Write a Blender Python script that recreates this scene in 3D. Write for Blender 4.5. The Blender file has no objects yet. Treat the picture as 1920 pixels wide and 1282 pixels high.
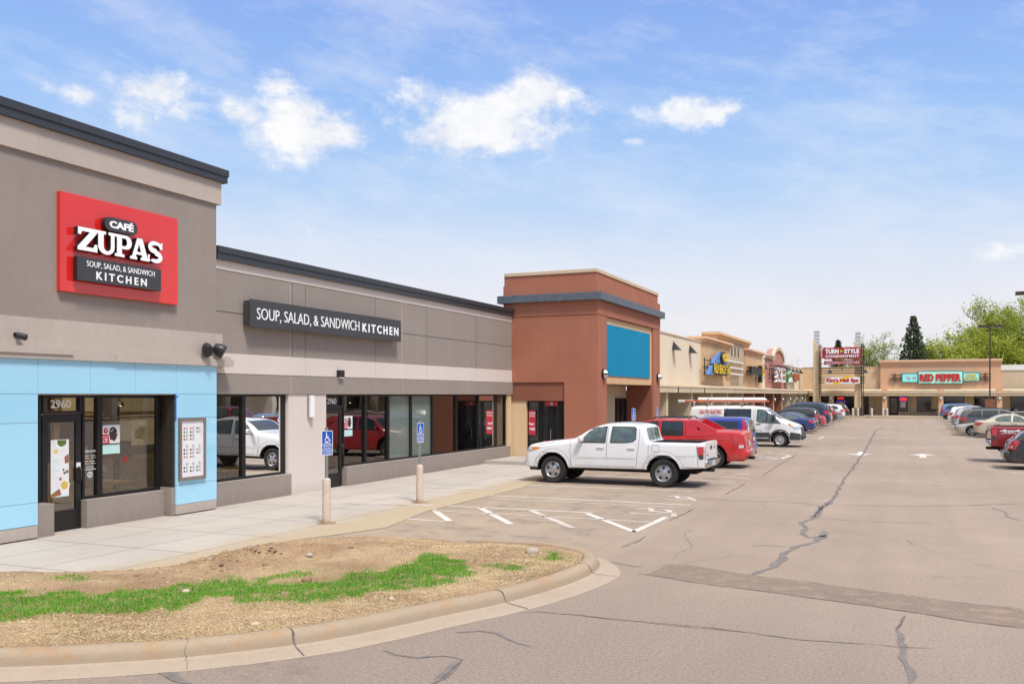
import bpy, bmesh, math, random
from mathutils import Vector, Matrix, noise
from mathutils.bvhtree import BVHTree

R = math.radians
scene = bpy.context.scene
COL = scene.collection
random.seed(7)

# ------------------------------------------------------------------ helpers
def tag(o, label=None, cat=None, group=None, kind=None):
    if label: o['label'] = label
    if cat: o['category'] = cat
    if group: o['group'] = group
    if kind: o['kind'] = kind
    return o

def thing(name, label, cat, loc=(0, 0, 0), rz=0, group=None):
    o = bpy.data.objects.new(name, None)
    COL.objects.link(o)
    o.location = loc
    o.rotation_euler = (0, 0, rz)
    o.empty_display_size = .2
    return tag(o, label, cat, group)

def dup(root, loc, rz, label, swap=None, group=None):
    """copy a thing with copies of its parts and sub-parts"""
    def rec(o, parent):
        c = o.copy()
        COL.objects.link(c)
        if parent: c.parent = parent
        if swap and o.type == 'MESH':
            for i, sl in enumerate(o.material_slots):
                if sl.material in swap:
                    c.material_slots[i].link = 'OBJECT'
                    c.material_slots[i].material = swap[sl.material]
        for ch in list(o.children):
            rec(ch, c)
        return c
    r = rec(root, None)
    r.location = loc
    r.rotation_euler = (0, 0, rz)
    r['label'] = label
    if group: r['group'] = group
    return r

def obj_from_bm(name, bm, mats, parent=None, smooth=None, recalc=True):
    me = bpy.data.meshes.new(name)
    if recalc: bmesh.ops.recalc_face_normals(bm, faces=bm.faces[:])
    bm.to_mesh(me)
    bm.free()
    if not isinstance(mats, (list, tuple)): mats = [mats]
    for m in mats: me.materials.append(m)
    if smooth is not None:
        for p in me.polygons: p.use_smooth = True
        me.set_sharp_from_angle(angle=R(smooth))
    o = bpy.data.objects.new(name, me)
    COL.objects.link(o)
    if parent: o.parent = parent
    return o

class MB:
    """collects shapes into one mesh"""
    def __init__(s): s.bm = bmesh.new()
    def box(s, x0, x1, y0, y1, z0, z1, mi=0, bev=0, rot=None, piv=None):
        xs = sorted((x0, x1)); ys = sorted((y0, y1)); zs = sorted((z0, z1))
        v = [s.bm.verts.new((x, y, z)) for x in xs for y in ys for z in zs]
        q = [(0, 1, 3, 2), (4, 6, 7, 5), (0, 4, 5, 1), (2, 3, 7, 6), (0, 2, 6, 4), (1, 5, 7, 3)]
        fs = [s.bm.faces.new([v[i] for i in f]) for f in q]
        for f in fs: f.material_index = mi
        if bev:
            es = list({e for f in fs for e in f.edges})
            r = bmesh.ops.bevel(s.bm, geom=es, offset=bev, segments=2, affect='EDGES', profile=.5)
            vv = list({w for f in r['faces'] for w in f.verts} | {w for w in v if w.is_valid})
            for f in r['faces']: f.material_index = mi
        else:
            vv = v
        if rot is not None:
            piv = Vector(piv) if piv else Vector(((x0 + x1) / 2, (y0 + y1) / 2, (z0 + z1) / 2))
            for w in vv: w.co = rot @ (w.co - piv) + piv
        return s
    def prism(s, pts, axis, a, b, mi=0):
        """polygon pts (2-D) extruded along axis from a to b; axis x: pts=(y,z), y: (x,z), z: (x,y)"""
        def P(p, t):
            return {'x': (t, p[0], p[1]), 'y': (p[0], t, p[1]), 'z': (p[0], p[1], t)}[axis]
        A = [s.bm.verts.new(P(p, a)) for p in pts]
        if a == b:
            f = s.bm.faces.new(A); f.material_index = mi
            return s
        B = [s.bm.verts.new(P(p, b)) for p in pts]
        fs = [s.bm.faces.new(A), s.bm.faces.new(B[::-1])]
        n = len(pts)
        for i in range(n):
            fs.append(s.bm.faces.new((A[i], A[(i + 1) % n], B[(i + 1) % n], B[i])))
        for f in fs: f.material_index = mi
        return s
    def tube(s, pts, rad, n=8, mi=0, cap=True):
        pts = [Vector(p) for p in pts]
        rads = rad if isinstance(rad, (list, tuple)) else [rad] * len(pts)
        rings = []
        for i, p in enumerate(pts):
            d = (pts[min(i + 1, len(pts) - 1)] - pts[max(i - 1, 0)]).normalized()
            u = d.orthogonal().normalized() if i == 0 else (u - d * u.dot(d)).normalized()
            w = d.cross(u)
            rings.append([s.bm.verts.new(p + (u * math.cos(6.28318 * k / n) + w * math.sin(6.28318 * k / n)) * rads[i]) for k in range(n)])
        for a, b in zip(rings, rings[1:]):
            for k in range(n):
                f = s.bm.faces.new((a[k], a[(k + 1) % n], b[(k + 1) % n], b[k])); f.material_index = mi
        if cap:
            for r in (rings[0][::-1], rings[-1]):
                f = s.bm.faces.new(r); f.material_index = mi
        return s
    def lathe(s, prof, n=24, axis='z', c=(0, 0, 0), mi=0, mis=None, cap=True):
        """prof: (radius, height) pairs"""
        c = Vector(c)
        rings = []
        for r, h in prof:
            ring = []
            for k in range(n):
                a = 2 * math.pi * k / n
                u, w = r * math.cos(a), r * math.sin(a)
                p = {'z': (u, w, h), 'y': (u, h, w), 'x': (h, u, w)}[axis]
                ring.append(s.bm.verts.new(c + Vector(p)))
            rings.append(ring)
        for j, (a, b) in enumerate(zip(rings, rings[1:])):
            for k in range(n):
                f = s.bm.faces.new((a[k], a[(k + 1) % n], b[(k + 1) % n], b[k]))
                f.material_index = mis[j] if mis else mi
        for ring, (r, h), m in ((rings[0], prof[0], 0), (rings[-1], prof[-1], -1)):
            if cap and r > 1e-4:
                f = s.bm.faces.new(ring); f.material_index = mis[m] if mis else mi
        return s
    def face(s, pts, mi=0):
        f = s.bm.faces.new([s.bm.verts.new(p) for p in pts]); f.material_index = mi
        return s
    def build(s, name, mats, parent=None, smooth=None, recalc=True):
        return obj_from_bm(name, s.bm, mats, parent, smooth, recalc)

def bx(name, m, parent, *dims, bev=0):
    return MB().box(*dims, bev=bev).build(name, m, parent)

# ------------------------------------------------------------------ materials
def nodes(name):
    m = bpy.data.materials.new(name)
    m.use_nodes = True
    nt = m.node_tree
    return m, nt, nt.nodes, nt.links, nt.nodes['Principled BSDF']

def rgb(c): return (c[0], c[1], c[2], 1)

def N(nt, typ, **kw):
    n = nt.nodes.new(typ)
    for k, v in kw.items():
        if k in n.inputs: n.inputs[k].default_value = v
        else: setattr(n, k, v)
    return n

def mix(nt, fac, a, b, blend='MIX'):
    n = nt.nodes.new('ShaderNodeMix'); n.data_type = 'RGBA'; n.blend_type = blend
    for sock, v in ((n.inputs[0], fac), (n.inputs[6], a), (n.inputs[7], b)):
        if hasattr(v, 'is_output'): nt.links.new(v, sock)
        elif isinstance(v, (tuple, list)): sock.default_value = rgb(v)
        else: sock.default_value = v
    return n.outputs[2]

def ramp(nt, src, lo, hi):
    n = nt.nodes.new('ShaderNodeMapRange')
    n.inputs[1].default_value = lo; n.inputs[2].default_value = hi
    nt.links.new(src, n.inputs[0])
    return n.outputs[0]

def math_(nt, op, a, b=None, c=None):
    n = nt.nodes.new('ShaderNodeMath'); n.operation = op
    for i, v in enumerate((a, b, c)):
        if v is None: continue
        if hasattr(v, 'is_output'): nt.links.new(v, n.inputs[i])
        else: n.inputs[i].default_value = v
    return n.outputs[0]

def tex(nt, scale, detail=4, rough=.55, vec=None, kind='noise', sc3=None):
    if vec is None:
        vec = nt.nodes.new('ShaderNodeNewGeometry').outputs['Position']
    if sc3:
        mp = nt.nodes.new('ShaderNodeMapping'); mp.inputs['Scale'].default_value = sc3
        nt.links.new(vec, mp.inputs[0]); vec = mp.outputs[0]
    if kind == 'noise':
        n = N(nt, 'ShaderNodeTexNoise', Scale=scale, Detail=detail, Roughness=rough)
        out = n.outputs[0]
    else:
        n = N(nt, 'ShaderNodeTexVoronoi', Scale=scale)
        out = n.outputs[0]
    nt.links.new(vec, n.inputs['Vector'])
    return out

def objvec(nt): return nt.nodes.new('ShaderNodeTexCoord').outputs['Object']

def plain(name, c, rough=.5, metal=0, coat=0, spec=.5, emit=0, local=True, var=.06):
    m, nt, nd, lk, b = nodes(name)
    v = objvec(nt) if local else None
    n = tex(nt, 6, 5, vec=v)
    f = ramp(nt, n, .3, .7)
    d = [max(0, x * (1 - var)) for x in c]; e = [min(1, x * (1 + var)) for x in c]
    lk.new(mix(nt, f, d, e), b.inputs['Base Color'])
    b.inputs['Roughness'].default_value = rough
    b.inputs['Metallic'].default_value = metal
    b.inputs['Coat Weight'].default_value = coat
    b.inputs['Coat Roughness'].default_value = .04
    b.inputs['Specular IOR Level'].default_value = spec
    if emit:
        b.inputs['Emission Color'].default_value = rgb(c)
        b.inputs['Emission Strength'].default_value = emit
    return m

def stucco(name, c, blot=.1, grain=.1, bump=.25, streak=.11, rough=.9, foot_=.38):
    m, nt, nd, lk, b = nodes(name)
    big = ramp(nt, tex(nt, .7, 5, .6), .3, .7)
    mid = ramp(nt, tex(nt, 9, 6, .7), .25, .75)
    fine = tex(nt, 95, 2, .6)
    st = ramp(nt, tex(nt, 1.0, 4, .6, sc3=(5, 5, .35)), .35, .7)
    col = mix(nt, big, [x * (1 - blot) for x in c], [min(1, x * (1 + blot * .6)) for x in c])
    col = mix(nt, mid, mix(nt, 1.0, col, (1 - grain, 1 - grain, 1 - grain), 'MULTIPLY'), col)
    col = mix(nt, math_(nt, 'MULTIPLY', st, streak), col, [x * .55 for x in c])
    sx = nd.new('ShaderNodeSeparateXYZ'); lk.new(nd.new('ShaderNodeNewGeometry').outputs['Position'], sx.inputs[0])
    foot = math_(nt, 'MULTIPLY', ramp(nt, math_(nt, 'ADD', sx.outputs[2], math_(nt, 'MULTIPLY', mid, .22)), .42, .05), foot_)
    col = mix(nt, foot, col, [c[0] * .50, c[1] * .47, c[2] * .44])
    f2 = ramp(nt, fine, .3, .7)
    col = mix(nt, math_(nt, 'MULTIPLY', f2, .14), col, [min(1, x * 1.35) for x in c])
    lk.new(col, b.inputs['Base Color'])
    b.inputs['Roughness'].default_value = rough
    b.inputs['Specular IOR Level'].default_value = .25
    bp = N(nt, 'ShaderNodeBump', Strength=bump, Distance=.012)
    lk.new(fine, bp.inputs['Height'])
    lk.new(bp.outputs[0], b.inputs['Normal'])
    return m

def glass(name, tint=(.62, .68, .66), ior=1.9, rough=.0, wob=.0):
    m, nt, nd, lk, b = nodes(name)
    nd.remove(b)
    tr = N(nt, 'ShaderNodeBsdfTransparent', Color=rgb(tint))
    gl = N(nt, 'ShaderNodeBsdfGlossy', Color=(1, 1, 1, 1), Roughness=rough)
    fr = N(nt, 'ShaderNodeFresnel', IOR=ior)
    mx = nd.new('ShaderNodeMixShader')
    if wob:
        bp = N(nt, 'ShaderNodeBump', Strength=wob, Distance=.05)
        lk.new(tex(nt, .9, 1), bp.inputs['Height'])
        lk.new(bp.outputs[0], gl.inputs['Normal'])
    lk.new(fr.outputs[0], mx.inputs[0]); lk.new(tr.outputs[0], mx.inputs[1]); lk.new(gl.outputs[0], mx.inputs[2])
    lk.new(mx.outputs[0], nd['Material Output'].inputs[0])
    return m

def glow(name, c, s):
    m, nt, nd, lk, b = nodes(name)
    b.inputs['Base Color'].default_value = rgb(c)
    b.inputs['Emission Color'].default_value = rgb(c)
    b.inputs['Emission Strength'].default_value = s
    return m

def paint(name, c, metal=0, dirt=.12):
    m, nt, nd, lk, b = nodes(name)
    v = objvec(nt)
    sx = nd.new('ShaderNodeSeparateXYZ'); lk.new(v, sx.inputs[0])
    low = ramp(nt, sx.outputs[2], .75, .25)
    dn = math_(nt, 'MULTIPLY', math_(nt, 'MULTIPLY', low, ramp(nt, tex(nt, 4, 5, .65, vec=v), .35, .75)), dirt * 3)
    nz = ramp(nt, tex(nt, 2.2, 4, .6, vec=v), .3, .7)
    col = mix(nt, nz, [x * .94 for x in c], [min(1, x * 1.03) for x in c])
    col = mix(nt, dn, col, (.26, .22, .18))
    lk.new(col, b.inputs['Base Color'])
    lk.new(math_(nt, 'ADD', math_(nt, 'MULTIPLY', dn, .6), .32), b.inputs['Roughness'])
    b.inputs['Metallic'].default_value = metal
    b.inputs['Coat Weight'].default_value = .7
    b.inputs['Coat Roughness'].default_value = .04
    return m

def broken(m, scale, lo, hi, top=1.0):
    """let a thin ground overlay wear through in patches"""
    nt = m.node_tree; nd, lk = nt.nodes, nt.links
    b = nd['Principled BSDF']; tr = nd.new('ShaderNodeBsdfTransparent'); mx = nd.new('ShaderNodeMixShader')
    lk.new(math_(nt, 'MULTIPLY', ramp(nt, tex(nt, scale, 6, .7), lo, hi), top), mx.inputs[0])
    lk.new(tr.outputs[0], mx.inputs[1]); lk.new(b.outputs[0], mx.inputs[2]); lk.new(mx.outputs[0], nd['Material Output'].inputs[0])
    return m

M = {}
# storefront shells
M['taupe'] = stucco('taupe_stucco', (.325, .275, .240), .07, .12)
M['taupe_lt'] = stucco('light_taupe_stucco', (.50, .43, .375), .05, .08, streak=.14)
M['taupe_white'] = stucco('pale_stucco', (.66, .585, .525), .04, .05, .12, .05)
M['clay'] = stucco('terracotta_stucco', (.405, .162, .10), .11, .10)
M['clay_dk'] = stucco('dark_terracotta_stucco', (.27, .105, .066), .09, .10)
M['tan'] = stucco('tan_stucco', (.70, .52, .325), .05, .06)
M['cream'] = stucco('cream_stucco', (.76, .64, .48), .05, .05, streak=.12)
M['ochre'] = stucco('ochre_stucco', (.68, .445, .25), .06, .07)
M['khaki'] = stucco('khaki_stucco', (.52, .41, .28), .06, .07)
M['rose'] = stucco('rose_stucco', (.50, .225, .18), .06, .07)
M['peach'] = stucco('peach_stucco', (.70, .43, .265), .05, .07)
M['beige_panel'] = stucco('beige_panel', (.60, .49, .335), .06, .05, .05, .15)
M['trim_cream'] = stucco('cream_trim', (.62, .50, .34), .05, .05, .05, .1)
M['white_trim'] = stucco('white_trim', (.80, .78, .74), .03, .03, .05)
M['cap'] = plain('charcoal_metal_cap', (.052, .055, .062), .42, .3, local=False)
M['belt'] = plain('slate_blue_metal', (.115, .135, .16), .5, .2, local=False, var=.18)
M['teal'] = stucco('teal_panel_paint', (.0, .245, .42), .08, .05, .1, .03, .75)
M['blue_glass'] = plain('sky_blue_back_painted_glass', (.36, .67, .85), .04, 0, .6, .6, local=False, var=.008)
M['blackmet'] = plain('black_anodised_frame', (.018, .016, .016), .38, .3, local=False)
M['bronze'] = plain('bronze_panel', (.07, .06, .045), .3, .5, local=False, var=.15)
M['steel'] = plain('brushed_steel', (.35, .31, .28), .35, .8)
M['galv'] = plain('galvanised_steel', (.36, .37, .37), .45, .7, var=.12)
M['black'] = plain('black_enamel', (.016, .016, .018), .4)
M['dark'] = plain('dark_void', (.012, .012, .013), .9)
M['sign_gray'] = plain('charcoal_sign_face', (.048, .048, .05), .45, local=False)
M['sign_red'] = plain('red_sign_face', (.72, .022, .018), .09, 0, .6, local=False, var=.02)
M['white'] = plain('white_letter', (.85, .85, .85), .4, var=.01)
M['white_glow'] = plain('white_acrylic', (.86, .86, .87), .35, var=.01, emit=.12)
M['lens'] = plain('white_lamp_lens', (.85, .84, .82), .3, var=.02)
M['win'] = glass('storefront_glass', (.86, .89, .87), 2.4, wob=.06)
M['frost'] = plain('filmed_shop_glass', (.135, .175, .15), .5, 0, 1, .5, local=False, var=.05)
M['film'] = plain('grey_green_window_film', (.42, .50, .44), .6, local=False)
M['brownfilm'] = plain('brown_window_film', (.10, .05, .035), .5, local=False)
M['farglass'] = plain('dark_shop_glass', (.018, .020, .022), .05, 0, 0, .9, local=False, var=.4)
M['int_wall'] = plain('interior_wall', (.30, .24, .17), .8, local=False)
M['int_dark'] = plain('interior_dark', (.05, .045, .04), .8, local=False)
M['int_floor'] = plain('interior_floor', (.09, .08, .07), .5, local=False)
M['wood'] = plain('pale_wood', (.46, .28, .11), .5, var=.15)
M['amber'] = plain('amber_panel', (.62, .47, .25), .6, var=.2, emit=.18)
M['ceil_light'] = glow('ceiling_light_panel', (1, .80, .55), 7)
M['pendant'] = glow('pendant_light', (1, .72, .38), 2.5)
M['bag'] = plain('pale_carrier_bag', (.62, .62, .56), .7, var=.08)
M['paper'] = plain('poster_paper', (.76, .74, .74), .5, var=.04)
M['mint'] = plain('mint_paper', (.48, .72, .68), .5)
M['posred'] = plain('poster_red', (.52, .03, .05), .5)
M['green_food'] = plain('salad_green', (.10, .18, .03), .6, var=.5)
M['soup'] = plain('soup_yellow', (.70, .48, .10), .5, var=.15)
M['bread'] = plain('toasted_bread', (.30, .12, .05), .6, var=.3)
M['choc'] = plain('dark_chocolate', (.05, .025, .02), .5, var=.3)
M['cyan_text'] = plain('aqua_text', (.45, .75, .74), .5)
M['ink'] = plain('grey_ink', (.20, .19, .20), .5)
M['tape'] = plain('blue_tape', (.02, .12, .50), .5)
M['yellow'] = plain('yellow_letter', (.80, .55, .02), .4, emit=.05)
M['red'] = plain('red_letter', (.52, .02, .02), .4)
M['wine'] = plain('wine_red_sign', (.30, .018, .030), .4)
M['aqua'] = plain('aqua_sign_face', (.30, .82, .80), .4, emit=.1)  # faint glow added to brighten the shaded sign face
M['aqua_green'] = plain('pale_green_sign_face', (.46, .90, .72), .4, emit=.1)  # same added glow, lifting the main panel out of shade
M['aqua_edge'] = plain('teal_sign_edge', (.01, .20, .25), .4)
M['sky_sign'] = plain('blue_sign_face', (.11, .24, .55), .4)
M['neon_red'] = glow('red_neon', (1, .03, .03), 1.6)
M['neon_blue'] = glow('blue_neon', (.1, .05, .7), .7)
M['green'] = plain('green_sign_face', (.05, .22, .06), .5)
M['orange'] = plain('orange_sign_face', (.62, .14, .05), .5)
M['blue_sign'] = plain('accessible_sign_blue', (.005, .085, .46), .35)
M['bollard'] = None
M['rust'] = plain('rust_stain', (.30, .13, .05), .9, var=.3)
M['stone'] = stucco('grey_brown_stone_veneer', (.22, .18, .155), .3, .35, .6)
CLOUDS = [(-25.79, 16.82, 5.86, 1.92, 1), (-22.21, 18.58, 2.25, 1.58, 1), (-28.17, 16.06, 3.57, 1.62, 1), (-36.5, 15.89, 3.69, 1.65, 1), (-36.82, 17.15, 2.02, 1.09, 0.9), (-40.65, 16.66, 1.45, 0.78, 0.8), (-45.8, 17.48, 2.63, 1.2, 0.95), (-44.02, 16.8, 1.58, 0.82, 0.7), (-49.6, 16.78, 1.12, 0.56, 0.8), (-38.37, 18.34, 0.96, 0.65, 0.6), (-12.64, 17.04, 3.08, 0.85, 0.85), (-10.04, 17.18, 1.15, 0.42, 0.7), (-46.82, 15.77, 1.76, 0.75, 0.45), (-37.31, 14.29, 1.95, 0.5, 0.55), (4.13, 7.78, 1.36, 0.45, 0.45), (1.69, 6.19, 0.77, 0.30, 0.4), (-34.7, 9.95, 1.99, 0.78, 0.35), (-16.62, 15.67, 1.07, 0.38, 0.5), (-51.29, 16.91, 0.54, 0.33, 0.4)]
CRACKS = [(0.085, [(-1.89, 78.8), (-2.23, 70.13), (-1.89, 45.5), (-1.85, 36.78), (-1.82, 30.83), (-1.8, 26.51), (-1.75, 23.24), (-1.85, 20.62), (-1.86, 19.94)]), (0.11, [(-1.75, 23.13), (-1.87, 21.98), (-1.83, 20.53), (-1.9, 19.79), (-2.0, 19.09), (-1.84, 18.24), (-1.85, 17.6), (-1.68, 17.15), (-1.51, 17.36), (-1.45, 17.78), (-1.51, 18.03)]), (0.12, [(-1.43, 17.52), (-1.56, 16.65), (-1.73, 16.1), (-1.87, 15.43), (-1.83, 14.64), (-1.89, 13.97), (-1.96, 13.64), (-2.03, 13.28)]), (0.035, [(-4.88, 22.45), (-3.84, 22.31), (-2.96, 22.48), (-1.95, 22.42), (-0.94, 22.6), (0.16, 22.98), (1.25, 23.57), (2.5, 24.56)]), (0.02, [(-1.76, 19.98), (-1.07, 19.75), (-0.24, 19.83), (0.52, 20.12)]), (0.05, [(1.77, 23.39), (1.96, 22.54), (1.97, 21.64), (2.16, 21.26)]), (0.03, [(-2.5, 15.76), (-2.22, 15.94), (-1.88, 15.92)]), (0.035, [(-0.05, 11.53), (-0.12, 10.9), (-0.13, 10.78)]), (0.07, [(-0.13, 10.8), (-0.08, 10.3), (-0.03, 9.91), (-0.01, 9.45), (0.01, 8.83)]), (0.028, [(-4.21, 9.82), (-4.06, 9.94), (-3.56, 9.98), (-2.64, 9.99), (-2.0, 10.01), (-1.45, 10.0)]), (0.05, [(-1.5, 10.0), (-1.18, 9.97), (-0.67, 10.01), (-0.42, 10.06)]), (0.02, [(-0.42, 10.06), (-0.1, 10.06), (0.21, 10.13)]), (0.022, [(-3.62, 12.7), (-3.0, 12.48), (-2.47, 12.32), (-1.76, 12.17), (-1.11, 12.02), (-0.49, 11.89), (0.08, 11.7), (0.61, 11.51), (1.15, 11.43)]), (0.016, [(-3.4, 13.48), (-3.11, 13.61), (-2.28, 13.25), (-1.55, 13.1), (-0.53, 12.83), (0.38, 12.55), (1.27, 12.43)]), (0.05, [(-4.9, 7.81), (-4.7, 7.69), (-4.44, 7.69), (-4.23, 7.85), (-4.03, 7.87)]), (0.12, [(-4.03, 7.87), (-3.96, 7.55), (-3.92, 7.29), (-3.89, 7.04)]), (0.05, [(-4.52, 8.7), (-4.32, 8.87), (-4.12, 8.88), (-3.88, 8.7), (-3.56, 8.56)]), (0.1, [(-6.49, 6.33), (-6.29, 6.29), (-5.92, 6.16)]), (0.03, [(-4.48, 14.71), (-4.43, 15.31), (-4.43, 16.06)]), (0.03, [(-4.54, 18.21), (-4.51, 19.21), (-4.48, 20.41)]), (0.035, [(-4.41, 23.6), (-4.37, 25.0), (-4.39, 26.77)]), (0.04, [(-4.31, 29.73), (-4.42, 34.28), (-4.46, 40.42)]), (0.025, [(-4.65, 13.39), (-4.25, 13.34), (-3.78, 13.14), (-3.66, 13.26)])]
PATCH = [(-3.39, 13.46), (-3.11, 13.61), (-2.28, 13.23), (-1.55, 13.08), (-0.53, 12.81), (0.38, 12.54), (1.28, 12.42), (1.18, 11.42), (0.61, 11.51), (0.08, 11.71), (-0.5, 11.91), (-1.11, 12.03), (-1.77, 12.18), (-2.47, 12.34), (-3.0, 12.49), (-3.49, 12.63)]
PATCH2 = [(-3.5, 10.68), (-3.48, 11.24), (-3.39, 12.02), (-2.95, 12.29), (-2.58, 11.89), (-2.62, 10.92), (-3.03, 10.52), (-3.33, 10.44)]
STRIPES = [((-10.24, 23.83), (-5.36, 24.1), 0.1, 0.9), ((-10.16, 23.5), (-5.14, 23.12), 0.09, 0.35), ((-10.32, 20.92), (-4.72, 21.02), 0.11, 0.95), ((-10.11, 20.39), (-4.71, 20.47), 0.09, 0.6), ((-10.18, 18.52), (-6.4, 18.79), 0.1, 0.75), ((-6.4, 18.79), (-4.73, 18.91), 0.08, 0.3), ((-10.24, 17.67), (-4.79, 17.88), 0.09, 0.6), ((-10.24, 16.29), (-8.73, 16.26), 0.1, 0.8), ((-10.12, 18.15), (-8.66, 16.35), 0.28, 0.9), ((-9.08, 18.61), (-7.34, 16.48), 0.22, 0.75), ((-7.79, 18.61), (-6.01, 16.49), 0.18, 0.7), ((-6.48, 18.65), (-4.78, 16.5), 0.14, 0.85), ((-4.78, 16.5), (-4.73, 18.74), 0.13, 0.85)]
STRIPES2 = [((-5.22, 29.97), (-4.77, 29.85), 0.1, 0.8), ((-6.03, 39.35), (-4.79, 37.83), 0.12, 0.85), ((-4.79, 37.83), (-4.65, 39.96), 0.14, 0.9), ((-5.28, 35.58), (-4.4, 35.67), 0.1, 0.5), ((-6.08, 57.79), (-4.78, 56.15), 0.1, 0.6), ((-4.9, 55.75), (-4.86, 58.71), 0.2, 0.8), ((-4.72, 58.39), (1.12, 56.71), 0.09, 0.35), ((1.12, 56.71), (3.59, 53.53), 0.1, 0.6), ((0.97, 55.99), (2.24, 54.09), 0.1, 0.5), ((3.07, 34.31), (3.58, 34.32), 0.1, 0.8), ((3.03, 31.78), (3.31, 31.71), 0.1, 0.6), ((-8.67, 29.34), (-6.46, 29.2), 0.08, 0.7), ((-6.22, 28.89), (-4.56, 28.41), 0.1, 0.9), ((-6.95, 26.97), (-4.72, 26.69), 0.1, 0.9)]
# ------------------------------------------------------------------ lettering
_txt = {}
def text_mesh(s, bold=0.0, space=1.0):
    k = (s, bold, space)
    if k in _txt: return _txt[k]
    cu = bpy.data.curves.new('letters', 'FONT')
    cu.body = s; cu.size = 1; cu.offset = bold; cu.space_character = space
    cu.resolution_u = 3
    o = bpy.data.objects.new('letters', cu)
    COL.objects.link(o)
    bpy.context.view_layer.update()
    dg = bpy.context.evaluated_depsgraph_get()
    me = bpy.data.meshes.new_from_object(o.evaluated_get(dg))
    vs = [v.co.copy() for v in me.vertices]
    fs = [tuple(p.vertices) for p in me.polygons]
    COL.objects.unlink(o); bpy.data.objects.remove(o); bpy.data.curves.remove(cu); bpy.data.meshes.remove(me)
    x0 = min(v.x for v in vs); x1 = max(v.x for v in vs); y0 = min(v.y for v in vs); y1 = max(v.y for v in vs)
    vs = [((v.x - x0) / (x1 - x0), (v.y - y0) / (y1 - y0)) for v in vs]
    _txt[k] = (vs, fs)
    return _txt[k]

def flat_map(face, at):
    """face: which way the lettering looks; returns (u right, v up, d outward) -> point"""
    if face == '+x': return lambda u, v, d: (at + d, u, v)
    if face == '-y': return lambda u, v, d: (u, at - d, v)
    if face == '+y': return lambda u, v, d: (u, at + d, v)
    if face == '-x': return lambda u, v, d: (at - d, u, v)

def letters(mb, s, fmap, u0, u1, v0, v1, depth=.02, bold=0.0, space=1.0, mi=0, side=None, flip=False):
    """lettering filling the rectangle u0..u1 x v0..v1"""
    vs, fs = text_mesh(s, bold, space)
    P = lambda p, d: fmap(u0 + (u1 - u0) * p[0], v0 + (v1 - v0) * p[1], d)
    bm = mb.bm
    F = [bm.verts.new(P(p, depth)) for p in vs]
    for f in fs:
        try:
            q = bm.faces.new([F[i] for i in f]); q.material_index = mi
        except ValueError: pass
    if depth > .004:
        ed = {}
        for f in fs:
            for a, b in zip(f, f[1:] + f[:1]):
                k = (min(a, b), max(a, b)); ed[k] = ed.get(k, 0) + 1
        Bk = {}
        for (a, b), c in ed.items():
            if c == 1:
                for i in (a, b):
                    if i not in Bk: Bk[i] = bm.verts.new(P(vs[i], 0))
                q = bm.faces.new((F[a], F[b], Bk[b], Bk[a])); q.material_index = mi if side is None else side
    return mb

def poly(mb, pts, fmap, d0, d1, mi=0, side=None, holes=()):
    """2-D outline (with holes) as a raised plate"""
    cu = bpy.data.curves.new('plate', 'CURVE'); cu.dimensions = '2D'; cu.fill_mode = 'BOTH'
    for loop in (pts,) + tuple(holes):
        sp = cu.splines.new('POLY'); sp.points.add(len(loop) - 1); sp.use_cyclic_u = True
        for p, q in zip(sp.points, loop): p.co = (q[0], q[1], 0, 1)
    o = bpy.data.objects.new('plate', cu); COL.objects.link(o)
    bpy.context.view_layer.update()
    me = bpy.data.meshes.new_from_object(o.evaluated_get(bpy.context.evaluated_depsgraph_get()))
    vs = [(v.co.x, v.co.y) for v in me.vertices]; fs = [tuple(p.vertices) for p in me.polygons]
    COL.objects.unlink(o); bpy.data.objects.remove(o); bpy.data.curves.remove(cu); bpy.data.meshes.remove(me)
    bm = mb.bm
    F = [bm.verts.new(fmap(p[0], p[1], d1)) for p in vs]
    for f in fs: bm.faces.new([F[i] for i in f]).material_index = mi
    if d1 - d0 > .004:
        for loop in (pts,) + tuple(holes):
            A = [bm.verts.new(fmap(p[0], p[1], d0)) for p in loop]; B = [bm.verts.new(fmap(p[0], p[1], d1)) for p in loop]
            for i in range(len(loop)):
                j = (i + 1) % len(loop)
                bm.faces.new((A[i], A[j], B[j], B[i])).material_index = mi if side is None else side
    return mb

def scribble(mb, fmap, u0, u1, v0, v1, d, seed=1, mi=0, n=7):
    """print too small to read: a row of uneven strokes"""
    r = random.Random(seed); st = (u1 - u0) / n; h = v1 - v0
    for k in range(n):
        a = u0 + k * st; b = a + st * r.uniform(.55, .85); lo = v0 + h * r.choice((0, 0, .15)); hi = v1 - h * r.choice((0, .25, .3))
        mb.face([fmap(a, lo, d), fmap(b, lo, d), fmap(b, hi, d), fmap(a, hi, d)], mi)

def arc(cx, cy, rx, ry, a0, a1, n=10):
    return [(cx + rx * math.cos(R(a0 + (a1 - a0) * i / n)), cy + ry * math.sin(R(a0 + (a1 - a0) * i / n))) for i in range(n + 1)]

def pill(u0, u1, v0, v1, n=8):
    r = (v1 - v0) / 2
    return arc(u1 - r, v0 + r, r, r, -90, 90, n) + arc(u0 + r, v0 + r, r, r, 90, 270, n)

def rrect(u0, u1, v0, v1, r, n=4):
    return arc(u1 - r, v0 + r, r, r, -90, 0, n) + arc(u1 - r, v1 - r, r, r, 0, 90, n) + arc(u0 + r, v1 - r, r, r, 90, 180, n) + arc(u0 + r, v0 + r, r, r, 180, 270, n)

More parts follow.
